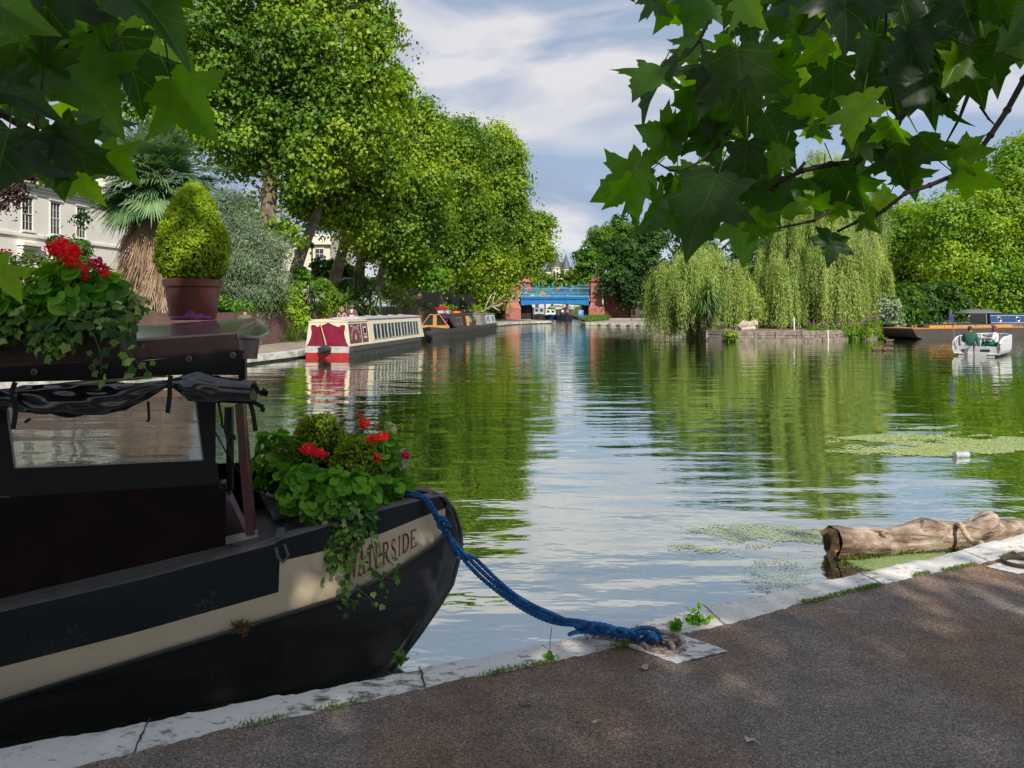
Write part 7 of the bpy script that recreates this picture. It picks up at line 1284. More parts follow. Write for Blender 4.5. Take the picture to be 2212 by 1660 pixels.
for q, (o1, o2, en) in enumerate(((0, 0, (C6(470, 215, .10), C6(620, 250, .09), C6(760, 300, .07))), (-5, 10, (C6(430, 250, .08), C6(560, 300, .06), C6(700, 330, .05))), (6, -9, (C6(430, 275, .06), C6(520, 320, .04), C6(640, 350, .03))))):
    if q == 2: st_ = [P(990+o1, 1190, 4.4), P(1010, 1212, 4.34)]
    else: st_ = [P(860+o1, 1061+o2*.5, 4.46), P(868+o1, 1063+o2*.5, 4.44), P(898+o1, 1066+o2*.5, 4.36), P(922+o1, 1076, 4.31), P(935+o1, 1095, 4.32), P(952+o1, 1130, 4.34), P(975+o1, 1165, 4.37)]
    b_pts = st_+[P(1010+o1, 1205+o2, 4.30), P(1050+o1, 1245+o2, 4.20), P(1100, 1287+o2, 4.08), P(1150, 1318+o2, 3.98), P(1200, 1338+o2, 3.90), *en]
    rope(b, b_pts, .0115)
b.build('line', BLUER, ro_, ang=0)
b = MB(); rope(b, [P(940, 1122, 4.34), P(952, 1116, 4.32), P(966, 1126, 4.31), P(962, 1142, 4.32), P(948, 1140, 4.33), P(946, 1126, 4.32), P(960, 1122, 4.31), P(972, 1140, 4.33)], .0125); rope(b, [P(968, 1148, 4.35), P(974, 1172, 4.34), P(984, 1190, 4.34), P(986, 1200, 4.36)], .011); b.build('bow_knot', BLUER, ro_, ang=0)
b = MB()
for pts in ([(430, 300, .03), (450, 260, .07), (520, 240, .09), (620, 235, .09), (760, 260, .08), (860, 300, .07), (930, 350, .06), (1000, 380, .05)], [(340, 358, .0), (400, 330, .03), (520, 325, .04), (700, 345, .035), (860, 370, .035), (1000, 360, .05), (1100, 330, .08), (1240, 360, .07), (1320, 400, .03), (1250, 420, .02), (1150, 400, .03)],
            [(560, 290, .07), (660, 255, .09), (760, 285, .10), (830, 330, .08), (900, 370, .06), (960, 330, .09), (1080, 290, .11), (1200, 280, .10), (1290, 310, .08), (1330, 370, .05), (1330, 420, .02)], [(480, 330, .02), (560, 300, .05), (700, 310, .06), (820, 290, .09), (940, 300, .09), (1020, 330, .1), (1090, 380, .07), (1060, 420, .03), (1000, 400, .03)],
            [(850, 350, .05), (870, 310, .09), (930, 300, .11), (960, 340, .10), (920, 380, .06), (860, 370, .05)], [(1040, 400, .04), (1080, 350, .09), (1160, 330, .11), (1220, 350, .10), (1180, 400, .05), (1100, 420, .03)], [(1160, 390, .05), (1220, 370, .08), (1290, 390, .06), (1280, 430, .03), (1200, 410, .04)], [(620, 240, .10), (580, 280, .09), (640, 300, .06)]):
    rope(b, [C6(x, y, h+.012) for x, y, h in pts], .0105)
b.build('knot', BLUER, ro_, ang=0)
ring_c = C6(1355, 465, .012); b = MB(); rx = .095; b.tube([ring_c+np.array([rx*math.cos(a)*1.05, rx*.9*math.sin(a), .010+.012*math.sin(a)]) for a in np.linspace(0, 2*math.pi, 33)], .013, 8, False); io_ = thing('mooring_ring', 'rusty iron ring with flaking white paint holding the blue rope', 'ring', tuple(ring_c)); RUSTY = mat('flaky_rust', (.42, .38, .34), .8, var=.3, vs_=25, col2=(.14, .07, .035), bump=.003, bs=60); b.build('ring', RUSTY, io_, ang=0)
b = MB(); b.tube([C6(1470, 545, .0), C6(1470, 500, .035), C6(1440, 455, .03), C6(1420, 470, .0)], .014, 8); b.build('staple', RUSTY, io_, ang=0)
def C8(cx, cy, z): return G((1500*1.0+cx/.8848)/1.808, (1900+cy/.8848)/1.808, z)
b = MB(); sl = [C8(822, 546, QZ+.009), C8(1010, 612, QZ+.009), C8(1190, 568, QZ+.009), C8(1000, 503, QZ+.009)]
def sub(poly, n=14, j=.004): out = []; [out.extend([np.array(a)+(np.array(c)-np.array(a))*i/n+np.array([random.uniform(-j, j), random.uniform(-j, j), 0]) for i in range(n)]) for a, c in zip(poly, poly[1:]+poly[:1])]; return out
b.quad(*sub(sl)); tag(b.build('ring_stone', COPE, smooth=False), 'pale square stone slab around the blue-roped mooring ring', 'stone slab')
b = MB(); s2_ = [G(2130, 1224, QZ+.009), G(2200, 1240, QZ+.009), G(2300, 1225, QZ+.009), G(2230, 1195, QZ+.009)]; b.quad(*sub(s2_)); tag(b.build('ring_stone', COPE, smooth=False), 'pale stone slab at the right edge of the quay beside the second ring', 'stone slab')
rc2 = G(2205, 1216, QZ+.02); b = MB(); b.tube([rc2+np.array([.10*math.cos(a), .09*math.sin(a), .005]) for a in np.linspace(0, 2*math.pi, 25)], .013, 8, False); tag(b.build('mooring_ring', mat('dark_rust', (.06, .035, .025), .8)), 'dark rusty mooring ring at the right edge of the quay', 'ring')
r_ = np.random.default_rng(61); n = 900; t = r_.random((n, 1)); pos = (C6(620, 375, .0)*(1-t)+C6(1480, 520, .0)*t)+r_.normal(size=(n, 3))*np.array([.035, .022, .004]); pos[:, 2] = QZ+.012+np.abs(r_.normal(size=n))*.008
tag(cloud('debris', pos, r_.normal(size=(n, 3))+np.array([0, 0, 1]), r_.uniform(.008, .02, n), T_OVAL, leafmat('soil_crumbs', [(.10, .05, .025), (.2, .11, .055), (.3, .2, .12)], .05), None), 'brown leaf litter and soil gathered around the iron ring', 'litter', kind='stuff')
# ================= LOG =================
def log_mat():
    m = bpy.data.materials.new('weathered_log'); m.use_nodes = True; t = m.node_tree; b = t.nodes['Principled BSDF']; N = t.nodes.new; L = t.links.new
    g = N('ShaderNodeTexCoord'); mp = N('ShaderNodeMapping'); mp.inputs['Rotation'].default_value = (0, 0, -R(14)); mp.inputs['Scale'].default_value = (.9, 6, 6); L(g.outputs['Object'], mp.inputs[0])
    n = N('ShaderNodeTexNoise'); n.inputs['Scale'].default_value = 3.2; n.inputs['Detail'].default_value = 9; n.inputs['Roughness'].default_value = .68; n.inputs['Distortion'].default_value = .6; L(mp.outputs[0], n.inputs[0])
    n2 = N('ShaderNodeTexNoise'); n2.inputs['Scale'].default_value = 5.5; n2.inputs['Detail'].default_value = 6; L(g.outputs['Object'], n2.inputs[0])
    r = N('ShaderNodeValToRGB'); e = r.color_ramp.elements; e[0].position = .33; e[0].color = (.05, .035, .025, 1); e[1].position = .70; e[1].color = (.60, .50, .40, 1); q = e.new(.43); q.color = (.25, .19, .145, 1); q = e.new(.54); q.color = (.43, .34, .26, 1); L(n.outputs['Fac'], r.inputs[0])
    r2 = N('ShaderNodeValToRGB'); r2.color_ramp.elements[0].position = .38; r2.color_ramp.elements[0].color = (.45, .36, .30, 1); r2.color_ramp.elements[1].position = .60; r2.color_ramp.elements[1].color = (1, 1, 1, 1); L(n2.outputs['Fac'], r2.inputs[0])
    x = N('ShaderNodeMix'); x.data_type = 'RGBA'; x.blend_type = 'MULTIPLY'; x.inputs['Factor'].default_value = 1; L(r.outputs[0], x.inputs['A']); L(r2.outputs[0], x.inputs['B']); L(x.outputs['Result'], b.inputs['Base Color']); b.inputs['Roughness'].default_value = .85
    bp = N('ShaderNodeBump'); bp.inputs['Distance'].default_value = .03; L(n.outputs['Fac'], bp.inputs['Height']); b2 = N('ShaderNodeBump'); b2.inputs['Distance'].default_value = .02; L(n2.outputs['Fac'], b2.inputs['Height']); L(bp.outputs[0], b2.inputs['Normal']); L(b2.outputs[0], b.inputs['Normal']); return m
lo = thing('floating_log', 'weathered pale log with sawn end floating against the quay', 'log', (3.2, 6.1, 0)); LOGM = log_mat()
def lring(c, r, d, ph, n=26, k=.1): d = unit(d); a = unit(np.cross(d, [0, 0, 1.])); e = np.cross(a, d); return [c+(a*math.cos(t)+e*math.sin(t))*r*(1+k*math.sin(3*t+ph)+k*.5*math.sin(7*t+ph*2)) for t in np.linspace(0, 2*math.pi, n+1)]
path = [(1798, 1172, 5.95, .132), (1815, 1173, 5.96, .130), (1840, 1174, 5.99, .118), (1870, 1174, 6.02, .120), (1920, 1174, 6.08, .112), (1960, 1168, 6.12, .120), (2000, 1158, 6.15, .140), (2040, 1160, 6.2, .120), (2080, 1158, 6.24, .110), (2125, 1152, 6.28, .12), (2180, 1150, 6.4, .11), (2260, 1145, 6.6, .10)]
cs = [P(x, y, D) for x, y, D, r in path]; b = MB(); b.grid([lring(c, path[i][3], cs[min(i+1, len(cs)-1)]-cs[max(i-1, 0)], i*.55, k=.085) for i, c in enumerate(cs)]); 
st2 = [P(2060, 1172, 6.2), P(2095, 1155, 6.2), P(2120, 1140, 6.2), P(2143, 1124, 6.2), P(2150, 1117, 6.2), P(2154, 1112, 6.2)]; b.grid([lring(c, r, st2[3]-st2[0], i*.2, k=.10) for i, (c, r) in enumerate(zip(st2, (.09, .105, .100, .085, .05, .004)))])
b.tube([P(1905, 1158, 5.98), P(1908, 1147, 5.98)], [.03, .012], 7); b.tube([P(1985, 1150, 6.1), P(2000, 1136, 6.1), P(2020, 1138, 6.1), P(2040, 1148, 6.15)], [.05, .055, .05, .03], 9); b.build('trunk', LOGM, lo, ang=0)
er = lring(cs[0], .128, cs[1]-cs[0], 0, k=.085)[:-1]; b = MB(); d0 = unit(cs[0]-cs[1])*.012; er = [p+unit(cs[0]-cs[1])*random.uniform(-.012, .022) for p in er]; b.add([cs[0]+d0*.2]+[p+d0 for p in er], [(0, 1+i, 1+(i+1) % len(er)) for i in range(len(er))]); b.build('sawn_end', mat('sawn_wood', (.55, .33, .15), .7, var=.4, vs_=9, col2=(.20, .09, .04)), lo, smooth=False)
LATO = unit(np.cross(cs[1]-cs[0], [0, 0, 1.]))*-.045+np.array([0, 0, -.01]); b = MB(); hc = cs[0]+d0*1.5; b.quad(*[hc+np.array([-.006, .0, .0])+LATO+(np.array(p)-cs[0])*np.array([.32, .32, .62])*random.uniform(.75, 1.15) for p in er]); b.build('hollow_shade', SHADE_BLACK, lo, smooth=False)  # flat black patch painted for the shade inside the hollow end
b = MB(); r_ = np.random.default_rng(5)
rope(b, [P(2064, 1146, 6.25), P(2068, 1133, 6.15), P(2075, 1134, 6.08), P(2082, 1148, 6.02), P(2092, 1166, 5.97), P(2104, 1175, 5.85), P(2118, 1172, 5.7), P(2121, 1178, 5.6)], .020, .085); tag(b.build('tan_rope', mat('hemp_rope', (.55, .40, .26), .85, var=.2, vs_=60), ang=0), 'thick tan rope looped over the floating log', 'rope')
r_ = np.random.default_rng(6); pos = []
for k in range(900): i = r_.uniform(.5, 8.5); c = cs[int(i)]*(1-i % 1)+cs[int(i)+1]*(i % 1); pos.append([c[0]+r_.normal()*.02, c[1]-.125+r_.normal()*.012, abs(r_.normal())*.018+.004])
q = cloud('moss', np.array(pos), r_.normal(size=(900, 3)), .018, T_OVAL, leafmat('moss', [(.05, .08, .01), (.16, .18, .02)], .2), lo)
# ================= DUCKWEED, LITTER, WEEDS =================
DW = leafmat('duckweed', [(.22, .32, .09), (.34, .42, .17), (.48, .54, .30)], .1); DW2 = leafmat('pale_algae', [(.30, .38, .22), (.40, .48, .32)], .1)
def sn(x, y, s): return (np.sin(x*1.7*s+1.3*np.sin(y*2.3*s))+np.sin(y*3.1*s+1.7*np.sin(x*1.1*s+2))+.6*np.sin(x*5.3*s+y*4.1*s)+.4*np.sin(x*11*s-y*9*s))/3
def weed(label, x0, x1, y0, y1, n, size, m, thr, s=1.0, fade=True, seed=0, poly=None):
    r_ = np.random.default_rng(seed); u = r_.uniform(-1, 1, n*4); v = r_.uniform(-1, 1, n*4); px = (x0+x1)/2+u*(x1-x0)/2; py = (y0+y1)/2+v*(y1-y0)/2; D = F*H/(py-HY); X = (px-CX)/F*D
    val = sn(X, D*1.6, s)*1.15+.35*sn(X*4, D*6, s)+1.1*(1-(u**2+v**2)*1.5); ok = val > thr+r_.normal(size=len(u))*.18; X = X[ok][:n]; D = D[ok][:n]; pos = np.stack([X, D, np.full(len(X), .004)+r_.uniform(0, .003, len(X))], 1)
    return tag(cloud('duckweed', pos, np.array([0, 0, 1.])+r_.normal(size=pos.shape)*.03, size*r_.uniform(.5, 1.2, len(pos)), T_OVAL, m, None), label, 'duckweed', kind='stuff')
weed('long pale green raft of floating duckweed in the right middle of the pond', 1775, 2420, 934, 988, 24000, .045, DW, .16, 1.0, seed=1)
weed('thin streak of floating weed just beyond the duckweed raft', 1930, 2110, 918, 930, 1200, .05, DW2, .5, 1.4, seed=2)
weed('sparse scatter of duckweed on the sky reflection in the centre', 1370, 1900, 1118, 1212, 7000, .018, DW2, .62, 1.6, seed=3)
weed('bright green duckweed trapped between the log and the quay', 1820, 2080, 1185, 1240, 16000, .018, leafmat('green_duckweed', [(.20, .29, .10), (.30, .38, .17)], .1), -.2, 1.2, seed=4)
weed('faint scum of weed by the right side of the sky reflection', 1560, 1830, 1180, 1330, 1600, .014, DW2, .7, 2.2, seed=5)
c = G(2078, 984, .03); b = MB(); b.tube([c+np.array([-.10, 0, 0]), c+np.array([.10, .04, 0])], .045, 12); tag(b.build('drink_can', mat('pale_can', (.65, .65, .66), .3, .5), ang=40), 'crushed pale drink can floating on the duckweed', 'can')
litter('pale curled dead leaf on the path below the ring stone', 1392, 1443, .06, QZ+.012, .6, mat('pale_dead_leaf', (.50, .36, .24), .8)); litter('brown dead leaf lying alone on the path at lower left', 1134, 1521, .05, QZ+.012, .2, mat('rust_dead_leaf', (.26, .10, .045), .7))
litter('small pale scrap lying on the path at the lower centre', 1620, 1600, .05, QZ+.012, -.7, mat('pale_scrap', (.55, .48, .36), .8), 'paper_scrap'); litter('tiny whitish scrap on the path nearest the camera centre', 1285, 1561, .03, QZ+.012, .1, mat('grey_scrap', (.5, .5, .48), .8), 'paper_scrap')
def weedplant(label, px, py, h, n, seed, m=GER, size=.04):
    c = G(px, py, QZ+.005); o = thing('weed', label, 'weed', tuple(c)); r_ = np.random.default_rng(seed); pos = c+np.abs(r_.normal(size=(n, 3)))*np.array([1, 1, 1])*np.array([0, 0, h*.4])+r_.normal(size=(n, 3))*np.array([h*.25, h*.2, .0]); b = MB(); [b.tube([c, (c+p)/2+np.array([0, 0, .006]), p], .0014, 4) for p in pos]; b.build('stalks', mat('green_stem', (.10, .18, .05), .6), o, ang=0); d = pos-c+np.array([0, 0, .03]); cloud('leaves', pos, np.array([0, -.4, 1.])+r_.normal(size=pos.shape)*.5, size, T_OVAL, m, o, None, d); return o
weedplant('leafy green weed growing at the back edge of the quay coping', 1505, 1346, .10, 46, 1); weedplant('flat rosette of weed just left of the taller weed', 1458, 1360, .05, 26, 2); w3 = weedplant('spindly seedling with thin stem on the white coping', 1188, 1420, .03, 14, 3)
b = MB(); c = G(1188, 1420, QZ); b.tube([c, c+np.array([0, 0, .07]), c+np.array([.008, 0, .14])], .0018, 4); b.tube([c+np.array([0, 0, .03]), c+np.array([-.04, 0, .06])], .0015, 4); b.build('stem', mat('green_stem', 0), w3, ang=0)
weedplant('leafy weed growing from the quay wall below the black bow', 862, 1432, .06, 34, 4, LF_MID, .03)
n = 5200; r_ = np.random.default_rng(71); xs2 = np.concatenate([r_.uniform(1.6, 3.4, n-1600), r_.choice([-.05, .12, -.7, -1.0, 2.1, .55], 1600)+r_.normal(size=1600)*.05]); ys2 = np.array([ip(x, inner)+wob(x+9, .008, 4) for x in xs2])+r_.normal(size=n)*.012; keep = sn(xs2*3, xs2*0, 1.) > -.2; keep[n-1600:] = True
pos = np.stack([xs2, ys2, np.full(n, QZ+.006)], 1)[keep]; tag(cloud('moss_and_grass', pos, r_.normal(size=pos.shape)*np.array([1, 1, .2]), r_.uniform(.008, .026, len(pos)), T_NARROW, leafmat('edge_grass', [(.10, .16, .03), (.20, .28, .06)], .3), None, None, np.array([0, 0, 1.])+r_.normal(size=pos.shape)*.6), 'moss and grass along the joint between coping and path', 'grass', kind='stuff')
# ================= OVERHANGING PLANE TREES =================
NEARL = leafmat('near_plane_leaf', [(.016, .070, .006), (.045, .16, .006), (.11, .31, .008), (.24, .50, .012)], .72, gloss=.03, rough=.4, veins=True)
half = [(0, 0), (.10, -.07), (.23, -.06), (.31, .0), (.37, -.03), (.47, .0), (.55, .03), (.47, .10), (.45, .17), (.37, .24), (.42, .29), (.52, .36), (.60, .40), (.66, .47), (.80, .54), (.64, .57), (.54, .60), (.55, .67), (.42, .62), (.29, .60), (.30, .70), (.24, .76), (.27, .84), (.17, .88), (.10, 1.0), (0, 1.18)]
outl = np.array(half+[(-x, y) for x, y in half[-2:0:-1]]); lc = np.array([0, .34])
def big_leaves(name, specs, parent, seed=0):
    r_ = np.random.default_rng(seed); V = []; Fc = []; UV = []; TT = []; stems = MB(); n = len(outl); fr = [.25, .5, .75, 1.0]
    for (p0, p1, roll, fold, droop, wid, tint) in specs:
        y = p1-p0; ln = np.linalg.norm(y); y = y/ln; ln /= 1.18; view = unit(p0-np.array([0, 0, H])); x = unit(np.cross(y, -view)); z = np.cross(x, y); x2 = x*math.cos(roll)+z*math.sin(roll); z2 = np.cross(x2, y); base = len(V); ph = r_.uniform(0, 6)
        tv = [(0, .34)]+[tuple(lc+(o-lc)*f) for f in fr for o in outl]
        for (u, v) in tv:
            jx = 1+.06*math.sin(v*7+ph); zz_ = fold*abs(u)-droop*(v-.3)*abs(v-.3)*.8-.22*droop*u*u+.045*math.sin(6*v+ph)*abs(u)+.03*math.sin(9*u+ph)
            V.append(p0+ln*(x2*u*wid*jx+y*v+z2*zz_)); UV.append((u, v)); TT.append(tint)
        for j in range(n): Fc.append((base, base+1+j, base+1+(j+1) % n))
        for k in range(len(fr)-1):
            for j in range(n): a = base+1+k*n; Fc.append((a+j, a+n+j, a+n+(j+1) % n, a+(j+1) % n))
        stems.tube([p0-y*ln*.32+np.array([0, 0, .02]), p0-y*ln*.12+np.array([0, 0, .008]), p0], [.0018, .0014, .0012], 5)
    off = np.array(parent.location); me = bpy.data.meshes.new(name); me.from_pydata([tuple(p-off) for p in V], [], Fc); me.update()
    at = me.attributes.new('tint', 'FLOAT', 'POINT'); at.data.foreach_set('value', np.array(TT, np.float32)); uv = me.uv_layers.new(name='UVMap'); lv = np.zeros(len(me.loops), np.int32); me.loops.foreach_get('vertex_index', lv); uv.data.foreach_set('uv', np.array(UV)[lv].ravel().astype(np.float32))
    me.polygons.foreach_set('use_smooth', [True]*len(me.polygons)); me.materials.append(NEARL); o = bpy.data.objects.new(name, me); link(o); o.parent = parent; q = stems.build('leaf_stalks', mat('leaf_stalk', (.14, .16, .04), .6), parent, ang=0); q['kind'] = 'stuff'
def branches(parent, lines):
    for i, (pts, r) in enumerate(lines):
        b = MB(); q = [P(*p) for p in pts]; b.tube(q, [r*(1-.6*k/(len(q)-1)) for k in range(len(q))], 8)
        for k in range(1, len(q)): c = q[k]; b.ell(c, r*(1-.6*k/(len(q)-1))*1.4, 8, 6)
        b.build('branch', TWIG, parent, ang=0)
rb = random.Random(5)
def spec(bx, by, tx, ty, D, roll=None, wid=None, tint=None, dz=None):
    a = P(bx, by, D); c = P(tx, ty, D+(dz if dz is not None else rb.uniform(-.10, .06))); return (a, c, roll if roll is not None else rb.uniform(-.7, .7), rb.uniform(.0, .55), rb.uniform(.0, .75), wid or rb.uniform(.85, 1.05), tint if tint is not None else rb.uniform(0, .6))
# left tree
tl = thing('plane_tree', 'overhanging plane tree branch at the upper left, big blurred dark leaves', 'tree', (-5.5, -4.5, QZ))
SL = [(100, -80, 95, 135, 1.45), (30, -60, -20, 110, 1.4), (200, -60, 235, 105, 1.5), (270, -30, 415, 95, 1.5), (330, -50, 420, 20, 1.55), (255, 80, 328, 262, 1.6, .5, .8, .0), (368, 170, 470, 310, 1.6, -.3, .95, .55), (150, 115, 255, 262, 1.55, .2), (60, 110, 165, 235, 1.5, -.2), (-30, 120, 70, 190, 1.45), (85, 285, 152, 438, 1.4, .25, 1.05, .1), (20, 280, -20, 425, 1.38, .2, 1, .05), (120, 290, 240, 380, 1.42, -.3, 1.0, .1),
      (215, 330, 305, 398, 1.5, .3, .9, .7), (145, 370, 226, 436, 1.55, .2, .9, .85), (-25, 190, 112, 228, 1.35, .6, .7, .1), (30, 235, 120, 280, 1.42, .5, .8, .3), (-30, 560, 52, 656, 1.5, .7, .7, 1.0), (-50, 60, 30, 205, 1.5, .1, 1, .3), (100, 30, 200, 215, 1.7, 0, 1, .5), (170, 40, 215, 180, 1.8, .3, 1, .8), (345, 100, 355, 255, 1.75, .9, .8, .8), (390, 200, 396, 290, 1.8, .8, .8, .9), (-40, -20, 60, 60, 1.3), (140, -70, 190, 60, 1.6, .2, 1, .7)]
for k in range(18):
    x = rb.uniform(-20, 330); y = rb.uniform(-40, 60) if x > 240 else rb.uniform(-20, 330); an_ = rb.uniform(-.9, .9); SL.append((x, y, x+95*math.sin(an_), y+95*math.cos(an_), rb.uniform(1.8, 2.2), rb.uniform(-.8, .8), .9, rb.choice((.3, .6, .9, 1.0))))
big_leaves('leaves', [spec(*q) for q in SL], tl, 1)
branches(tl, [(((-120, 170, 1.5), (20, 148, 1.5), (80, 133, 1.52), (160, 92, 1.55), (240, 40, 1.58), (300, -40, 1.6)), .006), (((-150, 225, 1.4), (0, 245, 1.4), (50, 275, 1.41), (90, 292, 1.42), (150, 288, 1.45), (200, 306, 1.48)), .008), (((80, 290, 1.42), (78, 240, 1.43), (90, 190, 1.46), (95, 120, 1.5)), .004), (((238, 155, 1.6), (236, 210, 1.6)), .0025), (((350, 60, 1.65), (360, 110, 1.62), (368, 170, 1.6)), .003)])
# right tree
tr_ = thing('plane_tree', 'overhanging plane tree at the upper right, mass of dark backlit leaves', 'tree', (5.5, -3.5, QZ))
def cc_(x, y): return 1217+x/2.222, y/2.222
SRr = [(560, -90, 440, 172, .3, .4), (700, -60, 600, 150, -.2, .5), (850, -60, 760, 140, .2, .2), (920, 60, 880, 275, .1, .02), (470, 325, 330, 462, .1, .6), (560, 290, 300, 552, 1.0, .1), (830, 240, 895, 672, 0, .15), (720, 390, 470, 742, .3, .15), (1290, 290, 1292, 632, .1, .03), (570, 690, 322, 610, .1, .45), (560, 640, 440, 598, .2, .5), (410, 830, 128, 958, .1, .6), (390, 780, 290, 1132, 1.0, .25), (330, 850, 190, 1020, .3, .5), (970, 545, 1105, 800, .1, .15), (880, 680, 862, 985, .1, .0), (900, 800, 1000, 1010, .3, .1),
       (640, 800, 560, 920, .3, .9), (545, 850, 532, 1212, 1.1, .1), (740, 850, 570, 1212, .2, .2), (700, 820, 760, 1060, .3, .05), (850, 985, 875, 1290, .15, .45), (1300, 800, 1470, 1090, .2, .15), (1250, 830, 1230, 1060, .2, .3), (1055, 1040, 1205, 930, .2, .8), (1200, 990, 1280, 935, .5, .5), (1640, 790, 1702, 962, .1, .3), (1600, 680, 1640, 930, .1, .1), (1870, 830, 2120, 905, .2, .7), (1850, 760, 2085, 715, .3, .6), (1930, 730, 2015, 645, .3, .5), (1950, 220, 1995, 525, .2, .05), (2020, 190, 2112, 435, .3, .02), (1820, 430, 1890, 645, .8, .0),
       (1330, -90, 1400, 200, .1, .0), (1180, -60, 1130, 170, .2, .25), (1450, -80, 1500, 160, .2, .05), (1640, 10, 1560, 140, .2, 1.0), (1270, 190, 1120, 330, .2, .7), (1440, 455, 1360, 710, .3, .95), (1180, 460, 1150, 645, .3, .8), (1910, 260, 1825, 425, .3, .95), (2230, 20, 2120, 235, .2, .4), (2240, 110, 2190, 302, .2, .5), (1650, 130, 1750, 370, .1, .0), (1560, 280, 1600, 570, .2, .05), (1750, 40, 1850, 310, .1, .0), (1480, 640, 1330, 770, .3, .1), (1700, 640, 1850, 800, .5, .1), (1285, 1120, 1280, 1275, .5, .1),
       (980, 870, 1015, 1075, .3, .3), (1110, 860, 1075, 970, .2, .2), (690, 560, 840, 690, .2, .35), (650, 190, 560, 275, .2, .6), (1000, 50, 1170, 215, .1, .3), (1450, 1030, 1495, 1118, .2, .3), (1570, 930, 1480, 1015, .2, .9), (900, 1050, 1045, 1140, .3, .4), (500, 930, 600, 1140, .3, .15), (1060, 710, 970, 860, .2, .5), (1210, 90, 1060, 270, .1, .3), (980, 250, 1125, 490, .3, .3), (700, 600, 730, 800, .3, .3), (1380, 800, 1420, 1000, .2, .2), (640, 950, 700, 1130, .2, .5), (1900, -60, 1960, 190, .1, .05), (2060, -60, 2130, 160, .1, .1), (1600, -80, 1680, 150, .1, .02), (2150, -60, 2220, 130, .2, .1),
       (1500, 180, 1440, 420, .2, .1), (1700, 330, 1660, 560, .2, .05), (1400, 620, 1560, 800, .3, .1), (1560, 560, 1650, 720, .3, .4), (1780, 200, 1760, 450, .2, .1), (860, -40, 930, 130, .2, .8), (1050, -90, 1040, 110, .2, .2), (300, -70, 340, 20, .3, .1), (420, -60, 500, 90, .3, .2), (760, 560, 640, 750, .3, .3), (470, 960, 420, 1110, .4, .3), (800, 300, 640, 520, .3, .1), (1350, 980, 1270, 1080, .4, .6), (1010, 400, 1090, 500, .3, .4)]
S2 = []
for bx, by, tx, ty, roll, tnt in SRr:
    a = cc_(bx, by); c = cc_(tx, ty); S2.append(spec(a[0], a[1], c[0], c[1], rb.uniform(1.85, 2.25), (roll+rb.uniform(0, .55))*rb.choice((-1, 1)), None, tnt))
for k in range(26):
    x = rb.uniform(1500, 2350); y = rb.uniform(-180, 330); a = cc_(x, y); an_ = rb.uniform(-.8, .8); c = cc_(x+230*math.sin(an_), y+230*math.cos(an_)); S2.append(spec(a[0], a[1], c[0], c[1], rb.uniform(2.3, 2.7), rb.uniform(-.4, .4), None, rb.uniform(0, .5)))
for k in range(46):
    x = rb.uniform(520, 2150); y = rb.uniform(-120, 900 if x < 1500 else 560)
    if y > 150+(x-300)*.75 and x < 700: continue
    a = cc_(x, y); an_ = rb.uniform(-1.1, 1.1); c = cc_(x+150*math.sin(an_), y+150*math.cos(an_)); S2.append(spec(a[0], a[1], c[0], c[1], rb.uniform(2.3, 2.8), rb.uniform(-.9, .9), None, rb.choice((.1, .4, .8, 1.0))))
big_leaves('leaves', S2, tr_, 2)
def bb(pts, D0, D1, r): n = len(pts); return ([(*cc_(x, y), D0+(D1-D0)*i/(n-1)) for i, (x, y) in enumerate(pts)], r)
branches(tr_, [bb(((2330, 180), (2212, 380), (2130, 530), (2050, 650), (1970, 760), (1880, 840), (1760, 890), (1640, 930), (1540, 1010), (1480, 1050), (1400, 1070), (1320, 1110)), 2.1, 2.0, .009), bb(((2100, -150), (1960, 60), (1830, 290), (1720, 440), (1600, 590), (1500, 720), (1400, 780), (1280, 790), (1150, 820), (1060, 860), (1000, 910)), 2.2, 2.05, .013),
               bb(((862, 516), (830, 590), (740, 700), (650, 780), (570, 820), (510, 818), (430, 770)), 2.0, 1.95, .005), bb(((1285, 1015), (1200, 1060), (1110, 1080), (1040, 1095), (968, 1100)), 2.05, 2.0, .0045), bb(((1555, -60), (1545, 150), (1540, 300), (1580, 450), (1600, 590)), 2.15, 2.1, .005), bb(((700, 100), (650, 200), (600, 260), (560, 285), (490, 300)), 2.0, 1.95, .0045), bb(((1380, -80), (1320, 0), (1250, 90), (1190, 150), (1150, 165)), 2.05, 2.0, .006),
               bb(((1945, 450), (1900, 570), (1840, 680)), 2.05, 2.05, .006), bb(((2000, 510), (2040, 570), (2080, 610)), 2.1, 2.1, .004), bb(((1690, 0), (1660, 120), (1620, 260)), 2.1, 2.1, .005), bb(((1160, 780), (1090, 860), (1000, 895)), 2.05, 2.05, .004), bb(((660, 200), (680, 280), (650, 400)), 2.0, 2.0, .003)])
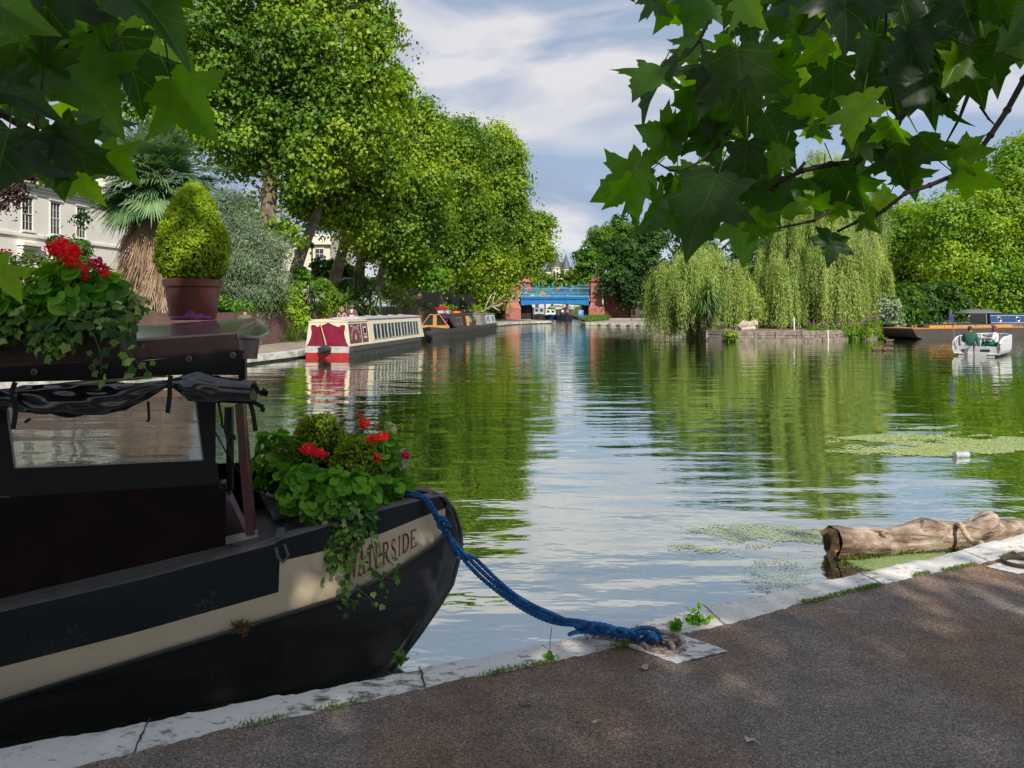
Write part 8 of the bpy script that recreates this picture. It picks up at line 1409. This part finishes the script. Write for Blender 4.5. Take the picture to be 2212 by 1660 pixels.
# crowns and trunks of the two trees stand behind and above the camera and shade the quay
r_ = rng
crown('crown', [(np.array(c, float)+np.array([.6, -1.8, 0]), np.array(r, float)) for c, r in (((3.6, -3.4, 8.2), (2.4, 2.0, 1.4)), ((1.2, -3.0, 8.0), (2.4, 2.2, 1.4)), ((6.8, -5.5, 8.6), (2.8, 2.2, 1.6)), ((3.0, -6.6, 8.8), (3.2, 2.4, 1.8)), ((.4, -5.6, 7.4), (2.2, 1.8, 1.2)), ((3.2, -5.0, 6.8), (2.2, 1.6, 1.0)), ((9.5, -7.5, 9.4), (3, 3, 2)))], 15000, .22, LF_MID, tr_, cr=.5, cav=0, fill=.5)
crown('crown', [(np.array(c, float)+np.array([.6, -1.8, 0]), np.array(r, float)) for c, r in (((-1.6, -1.8, 8.0), (2.4, 2.0, 1.3)), ((-4.6, -1.6, 8.4), (2.6, 2.2, 1.5)), ((-3.4, -4.5, 8.8), (3.2, 2.6, 1.8)), ((-7.8, -3.2, 8.8), (3, 2.8, 2)), ((.2, -1.0, 7.6), (1.6, 1.2, .9)), ((-2.2, -3.6, 6.4), (2.4, 1.8, 1.0)), ((-1.6, -5.4, 7.6), (2.2, 2, 1.2)))], 18000, .22, LF_MID, tl, cr=.5, cav=0, fill=.5)
for o, tx, tgt in ((tr_, np.array([5.5, -3.5, QZ]), [(3.6, -3.4, 8.2), (1.2, -3, 8), (6.8, -5.5, 8.6), (3, -6.6, 8.8), (2.5, -4.2, 6.2)]), (tl, np.array([-5.5, -4.5, QZ]), [(-1.6, -1.8, 8), (-4.6, -1.6, 8.4), (-3.4, -4.5, 8.8), (-7.8, -3.2, 8.8), (-2.2, -2.2, 5.2)])):
    b = MB(); b.tube([tx-np.array([0, 0, .3]), tx+np.array([0, 0, 1.5]), tx+np.array([.1, -.4, 4.0])], [.42, .32, .26], 12); limbs(b, tx+np.array([.1, -.4, 4.0]), tgt, .2)
    if o is tr_: limbs(b, np.array([2.5, -4.2, 6.2]), [P(*cc_(2100, -150), 2.2)+np.array([0, 0, .02])], .10); limbs(b, np.array([2.5, -4.2, 6.2]), [P(*cc_(2330, 180), 2.1)], .07)
    else: limbs(b, np.array([-2.2, -2.2, 5.2]), [P(-150, 225, 1.4), P(-120, 170, 1.5)], .06)
    b.build('trunk', BARK, o, ang=0)
